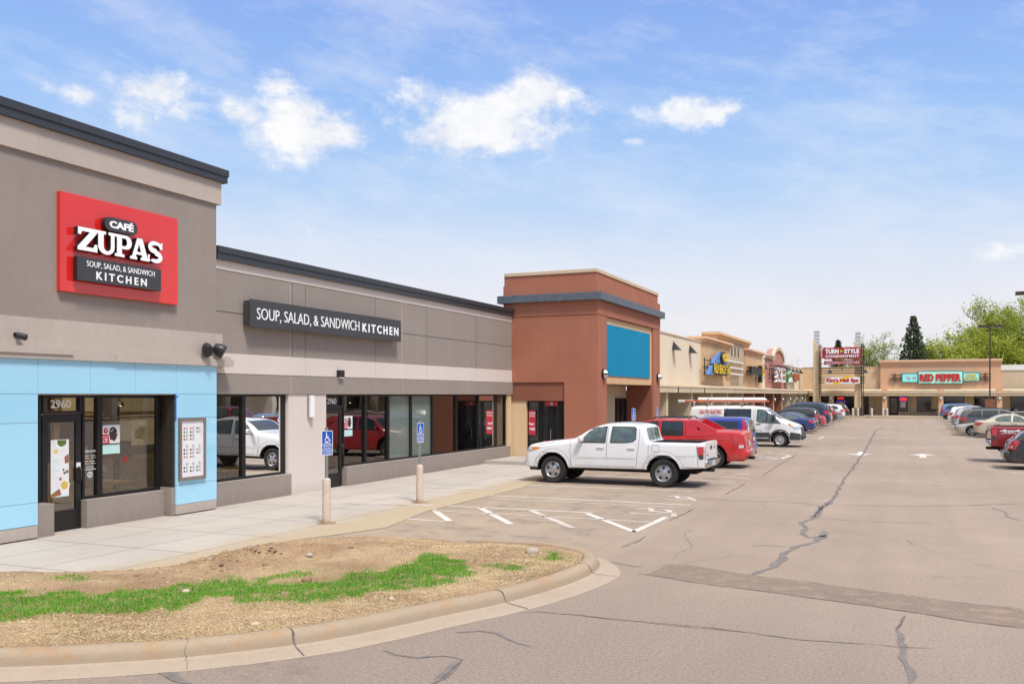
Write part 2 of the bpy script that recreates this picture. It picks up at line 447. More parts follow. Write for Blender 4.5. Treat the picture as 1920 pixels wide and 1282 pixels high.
# slab-serif capitals drawn as outlines in a 0..1 x 0..1 cell
def slab(ch):
    if ch == 'Z':
        return [(0, 0), (1, 0), (1, .33), (.86, .33), (.80, .17), (.40, .17), (1, .86), (1, 1), (.02, 1), (.02, .68), (.16, .68), (.22, .83), (.62, .83), (0, .14)], []
    if ch == 'U':
        return ([(0, 1), (0, .87), (.11, .87), (.11, .34)] + arc(.5, .34, .39, .36, 180, 360, 14) + [(.89, .87), (1, .87), (1, 1), (.60, 1), (.60, .87), (.71, .87), (.71, .36)]
                + arc(.54, .36, .17, .22, 0, -180, 10) + [(.37, .87), (.48, .87), (.48, 1)]), []
    if ch == 'P':
        return ([(0, 0), (.56, 0), (.56, .13), (.41, .13), (.41, .37), (.60, .37)] + arc(.66, .685, .34, .315, -90, 90, 12) + [(0, 1), (0, .87), (.12, .87), (.12, .13), (0, .13)],
                [[(.41, .51), (.58, .51)] + arc(.60, .685, .115, .175, -90, 90, 8) + [(.41, .86)]])
    if ch == 'A':
        return ([(-.04, 0), (.36, 0), (.36, .13), (.28, .13), (.315, .24), (.62, .24), (.655, .13), (.56, .13), (.56, 0), (1.08, 0), (1.08, .13), (.97, .13), (.66, 1), (.36, 1), (.07, .13), (-.04, .13)],
                [[(.355, .37), (.58, .37), (.47, .74)]])
    if ch == 'S':
        # stroke along an S path, widened, with slab ends
        path = arc(.50, .735, .345, .185, 20, 270, 18) + arc(.50, .265, .36, .185, 90, -160, 18)[1:]
        L, Rr = [], []
        for i, p in enumerate(path):
            a = path[max(0, i - 1)]; b = path[min(len(path) - 1, i + 1)]
            dx, dy = b[0] - a[0], b[1] - a[1]; l = math.hypot(dx, dy) or 1
            t = i / (len(path) - 1)
            w = .065 + .06 * math.sin(math.pi * t)
            L.append((p[0] - dy / l * w, p[1] + dx / l * w)); Rr.append((p[0] + dy / l * w, p[1] - dx / l * w))
        return [(.97, .66)] + [(.83, .66)] + L[1:] + [(.16, .34), (.02, .34), (.02, .02), (.13, .02), (.17, .08)] + Rr[-4::-1][:-3] + [(.86, .93), (.89, .99), (.97, .99)], []

# ------------------------------------------------------------------ world, sun, camera
LENS_F = 1680.0 / 1920.0
YAW = math.atan(745 / 1680)
SUN_EL, SUN_AZ = R(58), R(-38)          # azimuth measured from +X towards +Y

w = bpy.data.worlds.new('World'); scene.world = w; w.use_nodes = True
nt = w.node_tree; nt.nodes.clear()
out = nt.nodes.new('ShaderNodeOutputWorld'); bg = nt.nodes.new('ShaderNodeBackground')
nt.links.new(bg.outputs[0], out.inputs[0])
BGS = .1
bg.inputs[1].default_value = BGS
sky = nt.nodes.new('ShaderNodeTexSky'); sky.sky_type = 'NISHITA'; sky.sun_disc = False
sky.sun_elevation = SUN_EL; sky.sun_rotation = math.pi / 2 - SUN_AZ
sky.air_density = 1.0; sky.dust_density = 1.6; sky.ozone_density = 1.4
tc = nt.nodes.new('ShaderNodeTexCoord')
sp = nt.nodes.new('ShaderNodeSeparateXYZ'); nt.links.new(tc.outputs['Generated'], sp.inputs[0])
X_, Y_, Z_ = sp.outputs
EL = math_(nt, 'ARCSINE', Z_)
AZ = math_(nt, 'ARCTAN2', X_, Y_)
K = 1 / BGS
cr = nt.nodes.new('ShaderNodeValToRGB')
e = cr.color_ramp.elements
stops = [(0.0, (.93, .88, .89)), (.09, (.88, .87, .92)), (.155, (.74, .82, .97)), (.22, (.50, .69, .98)), (.30, (.36, .58, .98)), (.42, (.27, .44, .92)), (.58, (.50, .62, .90)), (.74, (1.05, 1.08, 1.15)), (1.0, (1.45, 1.43, 1.40))]  # upper stops, unseen above the view, are brightened to add fill light
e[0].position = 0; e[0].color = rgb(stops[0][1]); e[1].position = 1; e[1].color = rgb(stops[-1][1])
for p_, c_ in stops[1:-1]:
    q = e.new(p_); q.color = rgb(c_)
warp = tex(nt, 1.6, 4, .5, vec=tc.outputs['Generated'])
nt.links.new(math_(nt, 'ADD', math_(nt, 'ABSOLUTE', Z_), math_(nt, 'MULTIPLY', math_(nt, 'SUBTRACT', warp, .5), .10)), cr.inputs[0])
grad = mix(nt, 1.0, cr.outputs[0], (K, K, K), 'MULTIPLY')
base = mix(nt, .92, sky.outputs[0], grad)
# cumulus: ellipses broken up by noise, in azimuth / elevation
cv = nt.nodes.new('ShaderNodeCombineXYZ')
nt.links.new(AZ, cv.inputs[0]); nt.links.new(math_(nt, 'MULTIPLY', EL, 1.5), cv.inputs[1])
n0 = N(nt, 'ShaderNodeTexNoise', Scale=9, Detail=4); nt.links.new(cv.outputs[0], n0.inputs['Vector'])
vm = nt.nodes.new('ShaderNodeVectorMath'); vm.operation = 'MULTIPLY_ADD'; vm.inputs[1].default_value = (.045, .045, .0)
nt.links.new(n0.outputs['Color'], vm.inputs[0]); nt.links.new(cv.outputs[0], vm.inputs[2])
n1 = tex(nt, 13, 11, .66, vec=vm.outputs[0])
tot = None
for a0, e0, ra, re_, wgt in CLOUDS:      # degrees: azimuth, elevation, half width, half height; weight
    dx = math_(nt, 'DIVIDE', math_(nt, 'SUBTRACT', AZ, R(a0)), R(ra))
    dy = math_(nt, 'DIVIDE', math_(nt, 'SUBTRACT', EL, R(e0)), R(re_))
    d2 = math_(nt, 'ADD', math_(nt, 'MULTIPLY', dx, dx), math_(nt, 'MULTIPLY', dy, dy))
    m_ = math_(nt, 'MULTIPLY', math_(nt, 'SUBTRACT', 1.36, math_(nt, 'SQRT', d2)), wgt)
    tot = m_ if tot is None else math_(nt, 'MAXIMUM', tot, m_)
dens = math_(nt, 'ADD', tot, math_(nt, 'MULTIPLY', math_(nt, 'SUBTRACT', n1, .51), 3.7))
cl = nt.nodes.new('ShaderNodeMapRange'); cl.interpolation_type = 'SMOOTHSTEP'
cl.inputs[1].default_value = .02; cl.inputs[2].default_value = 1.05
nt.links.new(dens, cl.inputs[0])
# thin cirrus
cv2 = nt.nodes.new('ShaderNodeCombineXYZ')
nt.links.new(math_(nt, 'ADD', math_(nt, 'MULTIPLY', AZ, 1.0), math_(nt, 'MULTIPLY', EL, -1.2)), cv2.inputs[0])
nt.links.new(math_(nt, 'MULTIPLY', math_(nt, 'ADD', EL, math_(nt, 'MULTIPLY', AZ, .30)), 3.2), cv2.inputs[1])
n2 = tex(nt, 4.2, 9, .66, vec=cv2.outputs[0])
ci = math_(nt, 'MULTIPLY', ramp(nt, n2, .46, .82), .60)
sk = mix(nt, ci, base, (.90 * K, .92 * K, .98 * K))
shade = ramp(nt, n1, .40, .62)
cc = mix(nt, shade, (.80 * K, .83 * K, .91 * K), (1.02 * K, 1.01 * K, 1.0 * K))
sk = mix(nt, math_(nt, 'MULTIPLY', cl.outputs[0], .94), sk, cc)
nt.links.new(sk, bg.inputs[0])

sun = bpy.data.lights.new('Sun', 'SUN'); sun.energy = 3.6; sun.angle = R(12); sun.color = (1, .945, .87)
so = bpy.data.objects.new('Sun', sun); COL.objects.link(so)
sd = Vector((math.cos(SUN_EL) * math.cos(SUN_AZ), math.cos(SUN_EL) * math.sin(SUN_AZ), math.sin(SUN_EL)))
so.rotation_euler = sd.to_track_quat('Z', 'Y').to_euler()

cam = bpy.data.cameras.new('Camera'); co = bpy.data.objects.new('Camera', cam); COL.objects.link(co)
cam.sensor_width = 36; cam.lens = 36 * LENS_F; cam.shift_y = 99 / 1920; cam.clip_start = .1; cam.clip_end = 3000
co.location = (0, 0, 2.6); co.rotation_euler = (R(90), 0, YAW)
scene.camera = co
scene.view_settings.view_transform = 'Standard'
scene.view_settings.look = 'None'
scene.view_settings.exposure = 0
# ------------------------------------------------------------------ ground
def asphalt():
    m, nt, nd, lk, b = nodes('weathered_asphalt')
    pos = nd.new('ShaderNodeNewGeometry').outputs['Position']
    sx = nd.new('ShaderNodeSeparateXYZ'); lk.new(pos, sx.inputs[0])
    big = ramp(nt, tex(nt, .16, 5, .6, vec=pos), .32, .68)
    mid = ramp(nt, tex(nt, 1.1, 6, .62, vec=pos), .3, .7)
    streak = ramp(nt, tex(nt, 1.0, 5, .6, vec=pos, sc3=(.12, 1.6, 1)), .35, .7)
    fine = tex(nt, 62, 4, .85, vec=pos)
    grit = tex(nt, 150, 1, .5, vec=pos, kind='voronoi')
    col = mix(nt, big, (.318, .243, .190), (.428, .340, .268))
    col = mix(nt, math_(nt, 'MULTIPLY', mid, .30), col, (.265, .21, .172))
    col = mix(nt, math_(nt, 'MULTIPLY', streak, .22), col, (.34, .275, .225))
    # sandy wash towards the kerbs and walk
    sand = math_(nt, 'MULTIPLY', math_(nt, 'MULTIPLY', ramp(nt, sx.outputs[0], -3.4, -9.5), ramp(nt, sx.outputs[1], 30, 14)), ramp(nt, tex(nt, .9, 6, .65, vec=pos, sc3=(.6, 1.2, 1)), .32, .62))
    col = mix(nt, math_(nt, 'MULTIPLY', sand, .75), col, (.45, .36, .24))
    # the near lane is cooler and coarser
    near = ramp(nt, sx.outputs[1], 13.5, 8.5)
    col = mix(nt, math_(nt, 'MULTIPLY', near, .62), col, (.232, .186, .166))
    col = mix(nt, ramp(nt, fine, .38, .64), mix(nt, 1.0, col, (.60, .585, .58), 'MULTIPLY'), mix(nt, 1.0, col, (1.32, 1.30, 1.27), 'MULTIPLY'))
    gr = tex(nt, 24, 3, .8, vec=pos)
    col = mix(nt, math_(nt, 'MULTIPLY', ramp(nt, gr, .50, .66), .34), col, (.46, .37, .30))
    col = mix(nt, math_(nt, 'MULTIPLY', ramp(nt, gr, .48, .34), .40), col, (.145, .115, .10))
    # tyre tracks up and down the lane
    trk = ramp(nt, tex(nt, 1.0, 3, .5, vec=pos, sc3=(1.5, .035, 1)), .42, .66)
    col = mix(nt, math_(nt, 'MULTIPLY', trk, .22), col, (.225, .18, .15))
    # drips where cars stand
    st_ = math_(nt, 'MAXIMUM', math_(nt, 'MULTIPLY', ramp(nt, sx.outputs[0], -4.6, -5.4), ramp(nt, sx.outputs[0], -9.8, -8.6)), ramp(nt, sx.outputs[0], 3.4, 4.2))
    dr = math_(nt, 'MULTIPLY', math_(nt, 'MULTIPLY', st_, ramp(nt, tex(nt, 1.5, 5, .7, vec=pos), .52, .68)), .5)
    col = mix(nt, dr, col, (.10, .082, .072))
    sp_ = ramp(nt, tex(nt, 42, 2, .8, vec=pos), .62, .72)
    col = mix(nt, math_(nt, 'MULTIPLY', sp_, .42), col, (.50, .42, .35))
    dk = ramp(nt, tex(nt, 33, 2, .8, vec=pos), .38, .28)
    col = mix(nt, math_(nt, 'MULTIPLY', dk, .45), col, (.07, .06, .058))
    # oil drips in the stalls
    oil = math_(nt, 'MULTIPLY', ramp(nt, tex(nt, .55, 3, .5, vec=pos), .66, .76), .35)
    col = mix(nt, oil, col, (.10, .085, .078))
    lk.new(col, b.inputs['Base Color'])
    b.inputs['Roughness'].default_value = .88
    b.inputs['Specular IOR Level'].default_value = .3
    bp = N(nt, 'ShaderNodeBump', Strength=.2, Distance=.006)
    lk.new(fine, bp.inputs['Height']); lk.new(bp.outputs[0], b.inputs['Normal'])
    return m

def concrete(name, c, sandx=None, orange=0, joint=False):
    m, nt, nd, lk, b = nodes(name)
    pos = nd.new('ShaderNodeNewGeometry').outputs['Position']
    sx = nd.new('ShaderNodeSeparateXYZ'); lk.new(pos, sx.inputs[0])
    big = ramp(nt, tex(nt, .5, 5, .6, vec=pos), .3, .7)
    mid = ramp(nt, tex(nt, 5, 6, .7, vec=pos), .3, .7)
    fine = tex(nt, 120, 2, .7, vec=pos)
    col = mix(nt, big, [x * .86 for x in c], [x * 1.08 for x in c])
    col = mix(nt, math_(nt, 'MULTIPLY', mid, .25), col, [x * .75 for x in c])
    if sandx:
        f = math_(nt, 'MULTIPLY', ramp(nt, math_(nt, 'ADD', sx.outputs[0], math_(nt, 'MULTIPLY', math_(nt, 'SUBTRACT', tex(nt, .8, 5, .6, vec=pos), .5), 1.6)), sandx[0], sandx[1]), .8)
        col = mix(nt, f, col, (.43, .325, .19))
    if orange:
        f = math_(nt, 'MULTIPLY', ramp(nt, tex(nt, 3.2, 6, .72, vec=pos), .50, .68), orange)
        col = mix(nt, f, col, (.42, .22, .085))
        g = ramp(nt, tex(nt, 60, 3, .8, vec=pos), .60, .70)
        col = mix(nt, math_(nt, 'MULTIPLY', g, .4), col, (.16, .12, .085))
        # grime on the lower face, strengthened to paint its shade into the colour
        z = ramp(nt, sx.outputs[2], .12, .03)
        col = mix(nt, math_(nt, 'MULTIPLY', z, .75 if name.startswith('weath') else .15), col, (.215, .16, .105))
        bl = ramp(nt, tex(nt, 14, 5, .8, vec=pos), .5, .72)
        col = mix(nt, math_(nt, 'MULTIPLY', bl, .4), col, (.23, .17, .115))
        wh = ramp(nt, tex(nt, 85, 2, .8, vec=pos), .62, .72)
        col = mix(nt, math_(nt, 'MULTIPLY', wh, .4), col, (.62, .52, .41))
    f2 = ramp(nt, fine, .35, .65)
    col = mix(nt, math_(nt, 'MULTIPLY', f2, .22), col, [x * .7 for x in c])
    lk.new(col, b.inputs['Base Color'])
    b.inputs['Roughness'].default_value = .9
    bp = N(nt, 'ShaderNodeBump', Strength=.25, Distance=.006)
    lk.new(fine, bp.inputs['Height']); lk.new(bp.outputs[0], b.inputs['Normal'])
    return m

def line_paint(name, cover):
    m, nt, nd, lk, b = nodes(name)
    pos = nd.new('ShaderNodeNewGeometry').outputs['Position']
    a = tex(nt, 26, 5, .8, vec=pos); c = tex(nt, 2.2, 4, .6, vec=pos)
    f = ramp(nt, math_(nt, 'ADD', math_(nt, 'MULTIPLY', a, .7), math_(nt, 'MULTIPLY', c, .5)), .425 + .19 * cover, .60 + .19 * cover)
    col = mix(nt, f, (.66, .605, .55), (.37, .295, .235))
    lk.new(col, b.inputs['Base Color']); b.inputs['Roughness'].default_value = .85
    return m

M['asphalt'] = asphalt()
M['walk'] = concrete('broom_finished_concrete', (.50, .445, .39), (-11.3, -10.5))
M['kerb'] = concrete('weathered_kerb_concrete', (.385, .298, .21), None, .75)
M['gutter'] = concrete('gutter_concrete', (.46, .365, .28), None, .12)
M['line_hi'] = line_paint('white_line_paint', .9)
M['line_mid'] = line_paint('worn_line_paint', .45)
M['line_lo'] = line_paint('faded_line_paint', .05)
M['joint'] = plain('walk_joint', (.30, .26, .22), .9, local=False, var=.2)
M['seal'] = plain('crack_sealant', (.215, .182, .166), .65, local=False, var=.25)
M['crack'] = plain('open_crack', (.135, .112, .098), .9, local=False, var=.3)
M['patch'] = stucco('asphalt_patch', (.345, .258, .205), .10, .20, .4, .12, foot_=0)
for k_, a_ in (('crack', (16, .30, .44, .9)), ('seal', (9, .26, .44, .85))): broken(M[k_], *a_)
M['patch2'] = stucco('polished_asphalt_patch', (.35, .295, .255), .10, .16, .3, .1, foot_=0)

broken(M['patch'], 2.6, .30, .58, .9); broken(M['patch2'], 1.6, .38, .64, .75)
tag(MB().face([(-600, -200, 0), (600, -200, 0), (600, 1500, 0), (-600, 1500, 0)]).build('parking_lot', M['asphalt']), kind='structure')
tag(MB().face([(-600, 128, .006), (600, 128, .006), (600, 1500, .006), (-600, 1500, .006)]).build('distant_ground', plain('distant_turf', (.08, .10, .03), .95, local=False, var=.3)), kind='structure')

# walk along the shopfronts, flush with the lot near the cafe, on a kerb further along
s_ = MB()
wk = [(-26, -6), (-10.2, -6), (-10.2, 9), (-10.25, 12.6), (-9.75, 13.8), (-9.35, 15.0), (-9.85, 17.5), (-9.9, 23), (-10.6, 27), (-11.3, 28.2), (-11.3, 30.4), (-26, 30.4)]
s_.prism(wk, 'z', .008, .008)
s_.build('sidewalk', M['walk'])
tag(bpy.data.objects['sidewalk'], kind='structure')
s_ = MB()
s_.prism([(-26, 30.4), (-10.15, 30.4), (-10.0, 30.6), (-10.0, 109.6), (-9.6, 110.4), (-8.6, 111.0), (60, 111.0), (60, 125), (-26, 125)], 'z', -.2, .13)
tag(s_.build('raised_sidewalk', M['walk']), kind='structure')
# joints in the concrete
s_ = MB()
def strip(mb, pts, wdt, z, jit=0, mi=0, seed=1, taper=True):
    rnd = random.Random(seed)
    P = [Vector((p[0], p[1], 0)) for p in pts]
    fine_ = []
    for a, b in zip(P, P[1:]):
        n = max(1, int((b - a).length / (.16 if jit else 2.5)))
        for k in range(n): fine_.append(a.lerp(b, k / n))
    fine_.append(P[-1])
    L = []
    off = 0
    for i, p in enumerate(fine_):
        d = (fine_[min(i + 1, len(fine_) - 1)] - fine_[max(i - 1, 0)]).normalized()
        nrm = Vector((-d.y, d.x, 0))
        if jit: off = .72 * off + rnd.uniform(-jit, jit)
        ww = wdt * (rnd.uniform(.55, 1.35) if jit else 1) * .5
        if taper and jit and (i == 0 or i == len(fine_) - 1): ww *= .3
        L.append((mb.bm.verts.new((p + nrm * (off + ww)).to_tuple()[:2] + (z,)), mb.bm.verts.new((p + nrm * (off - ww)).to_tuple()[:2] + (z,))))
    for a, b in zip(L, L[1:]):
        f = mb.bm.faces.new((a[0], a[1], b[1], b[0])); f.material_index = mi
jz = .0125
for y in (7.6, 9.35, 11.25, 13.1, 15.0, 17.0, 19.0, 21.0, 23.0, 25.0, 27.0, 29.0):
    strip(s_, [(-14.6, y), (-10.3 if y > 13 else -10.7, y + .05)], .012, jz)
for x in (-13.2, -11.95, -10.75):
    strip(s_, [(x, -4), (x, 30.3)], .010, jz)
tag(s_.build('sidewalk_joint', M['joint']), kind='structure')
# white threshold strips on the walk (old paint bars)
s_ = MB()
for (a, b) in (((-12.6, 17.9), (-10.2, 18.45)), ((-12.4, 21.9), (-10.3, 22.3)), ((-11.9, 26.2), (-10.9, 26.4))):
    strip(s_, [a, b], .16, .0135)
tag(s_.build('worn_walk_paint', M['line_mid']), kind='structure')

# kerb round the planting bed
KI = [(-16, 1.0), (-13, 2.8), (-10.8, 4.2), (-9.24, 5.17), (-8.49, 5.69), (-8.07, 5.94), (-7.44, 6.32), (-6.65, 6.92), (-5.98, 7.67), (-5.62, 8.28), (-5.20, 9.28), (-4.80, 10.2), (-4.50, 11.35), (-4.42, 12.27), (-4.53, 12.90), (-4.79, 13.33), (-5.19, 13.60), (-5.83, 13.79), (-6.45, 13.87), (-7.05, 13.92)]
def smooth_line(P, n=6):
    out_ = []
    for i in range(len(P) - 1):
        p0, p1, p2, p3 = [Vector(P[max(0, min(len(P) - 1, j))]) for j in (i - 1, i, i + 1, i + 2)]
        for k in range(n):
            t = k / n
            out_.append(.5 * ((2 * p1) + (p2 - p0) * t + (2 * p0 - 5 * p1 + 4 * p2 - p3) * t * t + (3 * p1 - p0 - 3 * p2 + p3) * t ** 3))
    out_.append(Vector(P[-1]))
    return out_
kl = smooth_line(KI)
prof = [(-.03, .02), (0, .14), (.03, .158), (.09, .162), (.150, .155), (.185, .134), (.208, .100), (.228, .060), (.250, .032), (.32, .022), (.34, .0215), (.60, .010), (.62, .002)]
bmk = bmesh.new(); rows = []
N_ = len(kl)
for i, p in enumerate(kl):
    d = (kl[min(i + 1, N_ - 1)] - kl[max(0, i - 1)]).normalized()
    nr = Vector((d.y, -d.x))
    back = max(0, min(1, (p.y - 12.4) / 1.1)) if p.x < -4.3 and i > N_ * .6 else 0
    end = max(0, min(1, (-5.6 - p.x) / 1.3)) if back >= 1 else 0
    row = []
    for o_, z in prof:
        if o_ > .32: o_ = .32 + (o_ - .32) * (1 - .93 * back)
        wob_ = .006 * noise.noise(Vector((p.x * 5, p.y * 5, o_ * 9)))
        row.append(bmk.verts.new((p.x + nr.x * (o_ * (1 - .45 * end)), p.y + nr.y * (o_ * (1 - .45 * end)), z * (1 - .5 * end) + (wob_ if .05 < z else wob_ * .3))))
    rows.append(row)
for a, b in zip(rows, rows[1:]):
    for j in range(len(prof) - 1):
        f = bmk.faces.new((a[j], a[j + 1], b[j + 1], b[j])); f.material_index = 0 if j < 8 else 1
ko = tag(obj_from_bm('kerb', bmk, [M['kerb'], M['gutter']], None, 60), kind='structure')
# joints and cracks across the kerb
s_ = MB()
def kerb_joint(ix, wd, jit):
    rnd = random.Random(ix)
    a = rows_co[ix]
    p = kl[ix]; d = (kl[ix + 1] - kl[ix - 1]).normalized()
    prev = None
    for j in range(1, len(prof) - 1):
        c_ = Vector(a[j]) + Vector((0, 0, .004)); nr = Vector((d.y, -d.x, 0))
        c_ += nr * .004
        sh = rnd.uniform(-jit, jit)
        dd = Vector((d.x, d.y, 0))
        ww = wd * rnd.uniform(.6, 1.4)
        q = (s_.bm.verts.new(c_ + dd * (sh - ww)), s_.bm.verts.new(c_ + dd * (sh + ww)))
        if prev: s_.bm.faces.new((prev[0], prev[1], q[1], q[0]))
        prev = q
rows_co = [[tuple(ko.data.vertices[i * len(prof) + j].co) for j in range(len(prof))] for i in range(N_)]
def near_ix(x, y): return min(range(N_), key=lambda i: (kl[i].x - x) ** 2 + (kl[i].y - y) ** 2)
kerb_joint(near_ix(-6.0, 7.65), .011, .004); kerb_joint(near_ix(-4.78, 10.25), .010, .004); kerb_joint(near_ix(-6.7, 6.9), .003, .02); kerb_joint(near_ix(-4.42, 12.3), .008, .004)
kerb_joint(near_ix(-9.3, 5.1), .009, .004)
tag(s_.build('kerb_joint', M['crack']), kind='structure')

# markings
hi, mid_, lo = MB(), MB(), MB()
def stripe(a, b, wd, op, z=.0045):
    strip(hi if op > .7 else mid_ if op > .4 else lo, [a, b], wd, z)
for a, b, wd, op in STRIPES + STRIPES2: stripe(a, b, min(wd, .15), op)
for y, op in ((27.3, .8), (45.4, .6), (49.0, .6), (52.2, .6), (55.4, .6), (58.6, .5), (62.6, .8), (65.7, .6), (68.8, .6), (72.2, .6), (76, .5), (79.4, .5), (84, .5), (89, .5), (94.5, .5), (98.6, .5), (103, .5)):
    stripe((-10.0, y), (-4.75, y), .1, op)
for y, op in ((33.9, .8), (37.9, .8), (41.4, .8), (44.3, .8), (47.2, .6), (50.1, .6), (53, .6), (56, .5), (60.4, .8), (63.2, .8), (65.8, .8), (68.8, .6), (73, .5), (77.3, .5), (82, .5), (90, .5), (98, .5)):
    stripe((3.1, y), (8.6, y), .1, op)
for cx, s2 in ((-1.98, -1), (.52, 1)):           # lane arrows
    y0 = 42.3
    for mb_, pts in ((hi, [(-.55, 0), (.55, 0), (0, 1.15)]), (hi, [(-.13, -1.5), (.13, -1.5), (.13, .002), (-.13, .002)])):
        q = [(cx + x, y0 + s2 * y) for x, y in pts]
        if s2 < 0: q = q[::-1]
        mb_.face([(x, y, .0045 if len(pts) == 3 else .0052) for x, y in q])
# wheelchair symbols, worn
for cx, cy, r_ in ((-5.35, 19.55, .62), (-5.4, 22.3, .5), (-5.6, 40.6, .7), (-5.6, 37.6, .6)):
    pts = [(cx + r_ * math.cos(a) * .8, cy + r_ * math.sin(a) * .8) for a in [R(t) for t in range(-130, 131, 20)]]
    strip(mid_, pts, .12, .0055); strip(mid_, [(cx - r_ * .2, cy + r_), (cx + .1, cy), (cx + r_, cy - .1), (cx + r_ * 1.2, cy - r_)], .13, .006)
tag(hi.build('parking_line', M['line_hi']), kind='structure')
tag(mid_.build('worn_parking_line', M['line_mid']), kind='structure')
tag(lo.build('faded_parking_line', M['line_lo']), kind='structure')

seal, crk = MB(), MB()
for k, (wd, pts) in enumerate(CRACKS):
    if wd >= .045: strip(seal, pts, wd, .0062, .034, seed=k + 3)
    if wd < .045 or k % 3 == 0: strip(crk, pts, min(.016, wd * .5), .0070, .022, seed=k + 31)
    if wd < .045: strip(crk, pts, wd * .55, .0071, .02, seed=k + 77)
rnd = random.Random(5)
for k in range(26):                               # hairline cracks wandering over the lot
    x, y = rnd.uniform(-4, 4), rnd.uniform(6, 60); a = rnd.uniform(0, 3.14)
    pts = [(x, y)]
    for j in range(rnd.randint(3, 8)):
        a += rnd.uniform(-.5, .5); x += .55 * math.cos(a); y += .55 * math.sin(a); pts.append((x, y))
    strip(crk, pts, .007, .0072, .03, seed=k + 200)
tag(seal.build('crack_seal', M['seal']), kind='structure')
tag(crk.build('crack', M['crack']), kind='structure')
tag(MB().face([(x, y, .0022) for x, y in PATCH][::-1]).build('asphalt_patch', M['patch']), kind='structure')

# planting bed: bare soil that runs out over the edge of the walk
DT = [(-16, 7.0), (-14.5, 8.1), (-12.49, 8.85), (-11.81, 9.2), (-11.31, 9.33), (-10.66, 9.8), (-10.15, 10.34), (-10.25, 11.07), (-10.32, 11.88), (-10.15, 12.75), (-9.75, 13.45), (-9.0, 13.95), (-8.1, 14.2), (-7.05, 14.1)]
def seg_d(p, a, b):
    ax, ay = a; bx_, by_ = b
    t = max(0, min(1, ((p[0] - ax) * (bx_ - ax) + (p[1] - ay) * (by_ - ay)) / ((bx_ - ax) ** 2 + (by_ - ay) ** 2)))
    return math.hypot(p[0] - ax - t * (bx_ - ax), p[1] - ay - t * (by_ - ay))
def inside(p, pg):
    c = False
    for i in range(len(pg)):
        (x1, y1), (x2, y2) = pg[i], pg[i - 1]
        if (y1 > p[1]) != (y2 > p[1]) and p[0] < (x2 - x1) * (p[1] - y1) / (y2 - y1) + x1: c = not c
    return c
KIs = [(p.x, p.y) for p in kl[::3]] + [KI[-1]]
BED = KIs + DT[::-1]
def soil_h(x, y):
    d = min(seg_d((x, y), a, b) for a, b in zip(DT, DT[1:]))
    if not inside((x, y), BED): d = -d
    dk = min(seg_d((x, y), a, b) for a, b in zip(KIs, KIs[1:]))
    v = Vector((x, y, 0))
    big = noise.noise(v * .9) * .035 + noise.noise(v * 2.7) * .02
    rough = noise.fractal(v * 7, .8, 2.1, 4) * .011
    # churned clods beside the walk
    cl_ = math.exp(-((x + 9.2) ** 2 / .9 + (y - 10.9) ** 2 / 1.8))
    rough += cl_ * abs(noise.fractal(v * 5.5, .7, 2.0, 4)) * .13
    h = .135 * (1 - math.exp(-max(0, d) * 1.3)) if d > 0 else d * .35
    edge = min(1, dk / .5)
    return h + (big + .01) * min(1, max(0, d) / .6) * edge + rough * (.3 + .7 * edge) + .004
def soil_mat():
    m, nt, nd, lk, b = nodes('bare_soil')
    pos = nd.new('ShaderNodeNewGeometry').outputs['Position']
    big = ramp(nt, tex(nt, .8, 5, .6, vec=pos), .32, .66)
    mid = ramp(nt, tex(nt, 6, 6, .7, vec=pos), .3, .7)
    fine = tex(nt, 45, 4, .75, vec=pos)
    col = mix(nt, big, (.30, .18, .095), (.58, .415, .25))
    col = mix(nt, math_(nt, 'MULTIPLY', mid, .5), col, (.27, .165, .09))
    col = mix(nt, ramp(nt, fine, .4, .65), mix(nt, 1.0, col, (.66, .64, .62), 'MULTIPLY'), mix(nt, 1.0, col, (1.2, 1.2, 1.2), 'MULTIPLY'))
    sp_ = ramp(nt, tex(nt, 38, 2, .8, vec=pos), .66, .73)
    col = mix(nt, math_(nt, 'MULTIPLY', sp_, .7), col, (.52, .42, .31))
    lk.new(col, b.inputs['Base Color']); b.inputs['Roughness'].default_value = .95
    bp = N(nt, 'ShaderNodeBump', Strength=.7, Distance=.02)
    lk.new(fine, bp.inputs['Height']); lk.new(bp.outputs[0], b.inputs['Normal'])
    return m
M['soil'] = soil_mat()
def blade_mat(name, a, b_, sc=3):
    m, nt, nd, lk, b = nodes(name)
    pos = nd.new('ShaderNodeNewGeometry').outputs['Position']
    f = ramp(nt, tex(nt, sc, 4, .6, vec=pos), .3, .7)
    g = ramp(nt, tex(nt, 40, 2, .8, vec=pos), .3, .7)
    col = mix(nt, f, a, b_)
    col = mix(nt, math_(nt, 'MULTIPLY', g, .35), col, [x * .55 for x in a])
    lk.new(col, b.inputs['Base Color']); b.inputs['Roughness'].default_value = .6
    b.inputs['Subsurface Weight'].default_value = 0
    return m
M['grass'] = blade_mat('fresh_grass', (.075, .29, .006), (.15, .42, .012))
M['grass_pale'] = blade_mat('pale_grass', (.25, .37, .04), (.36, .42, .08))
M['straw'] = blade_mat('dead_grass', (.56, .41, .21), (.78, .61, .36))

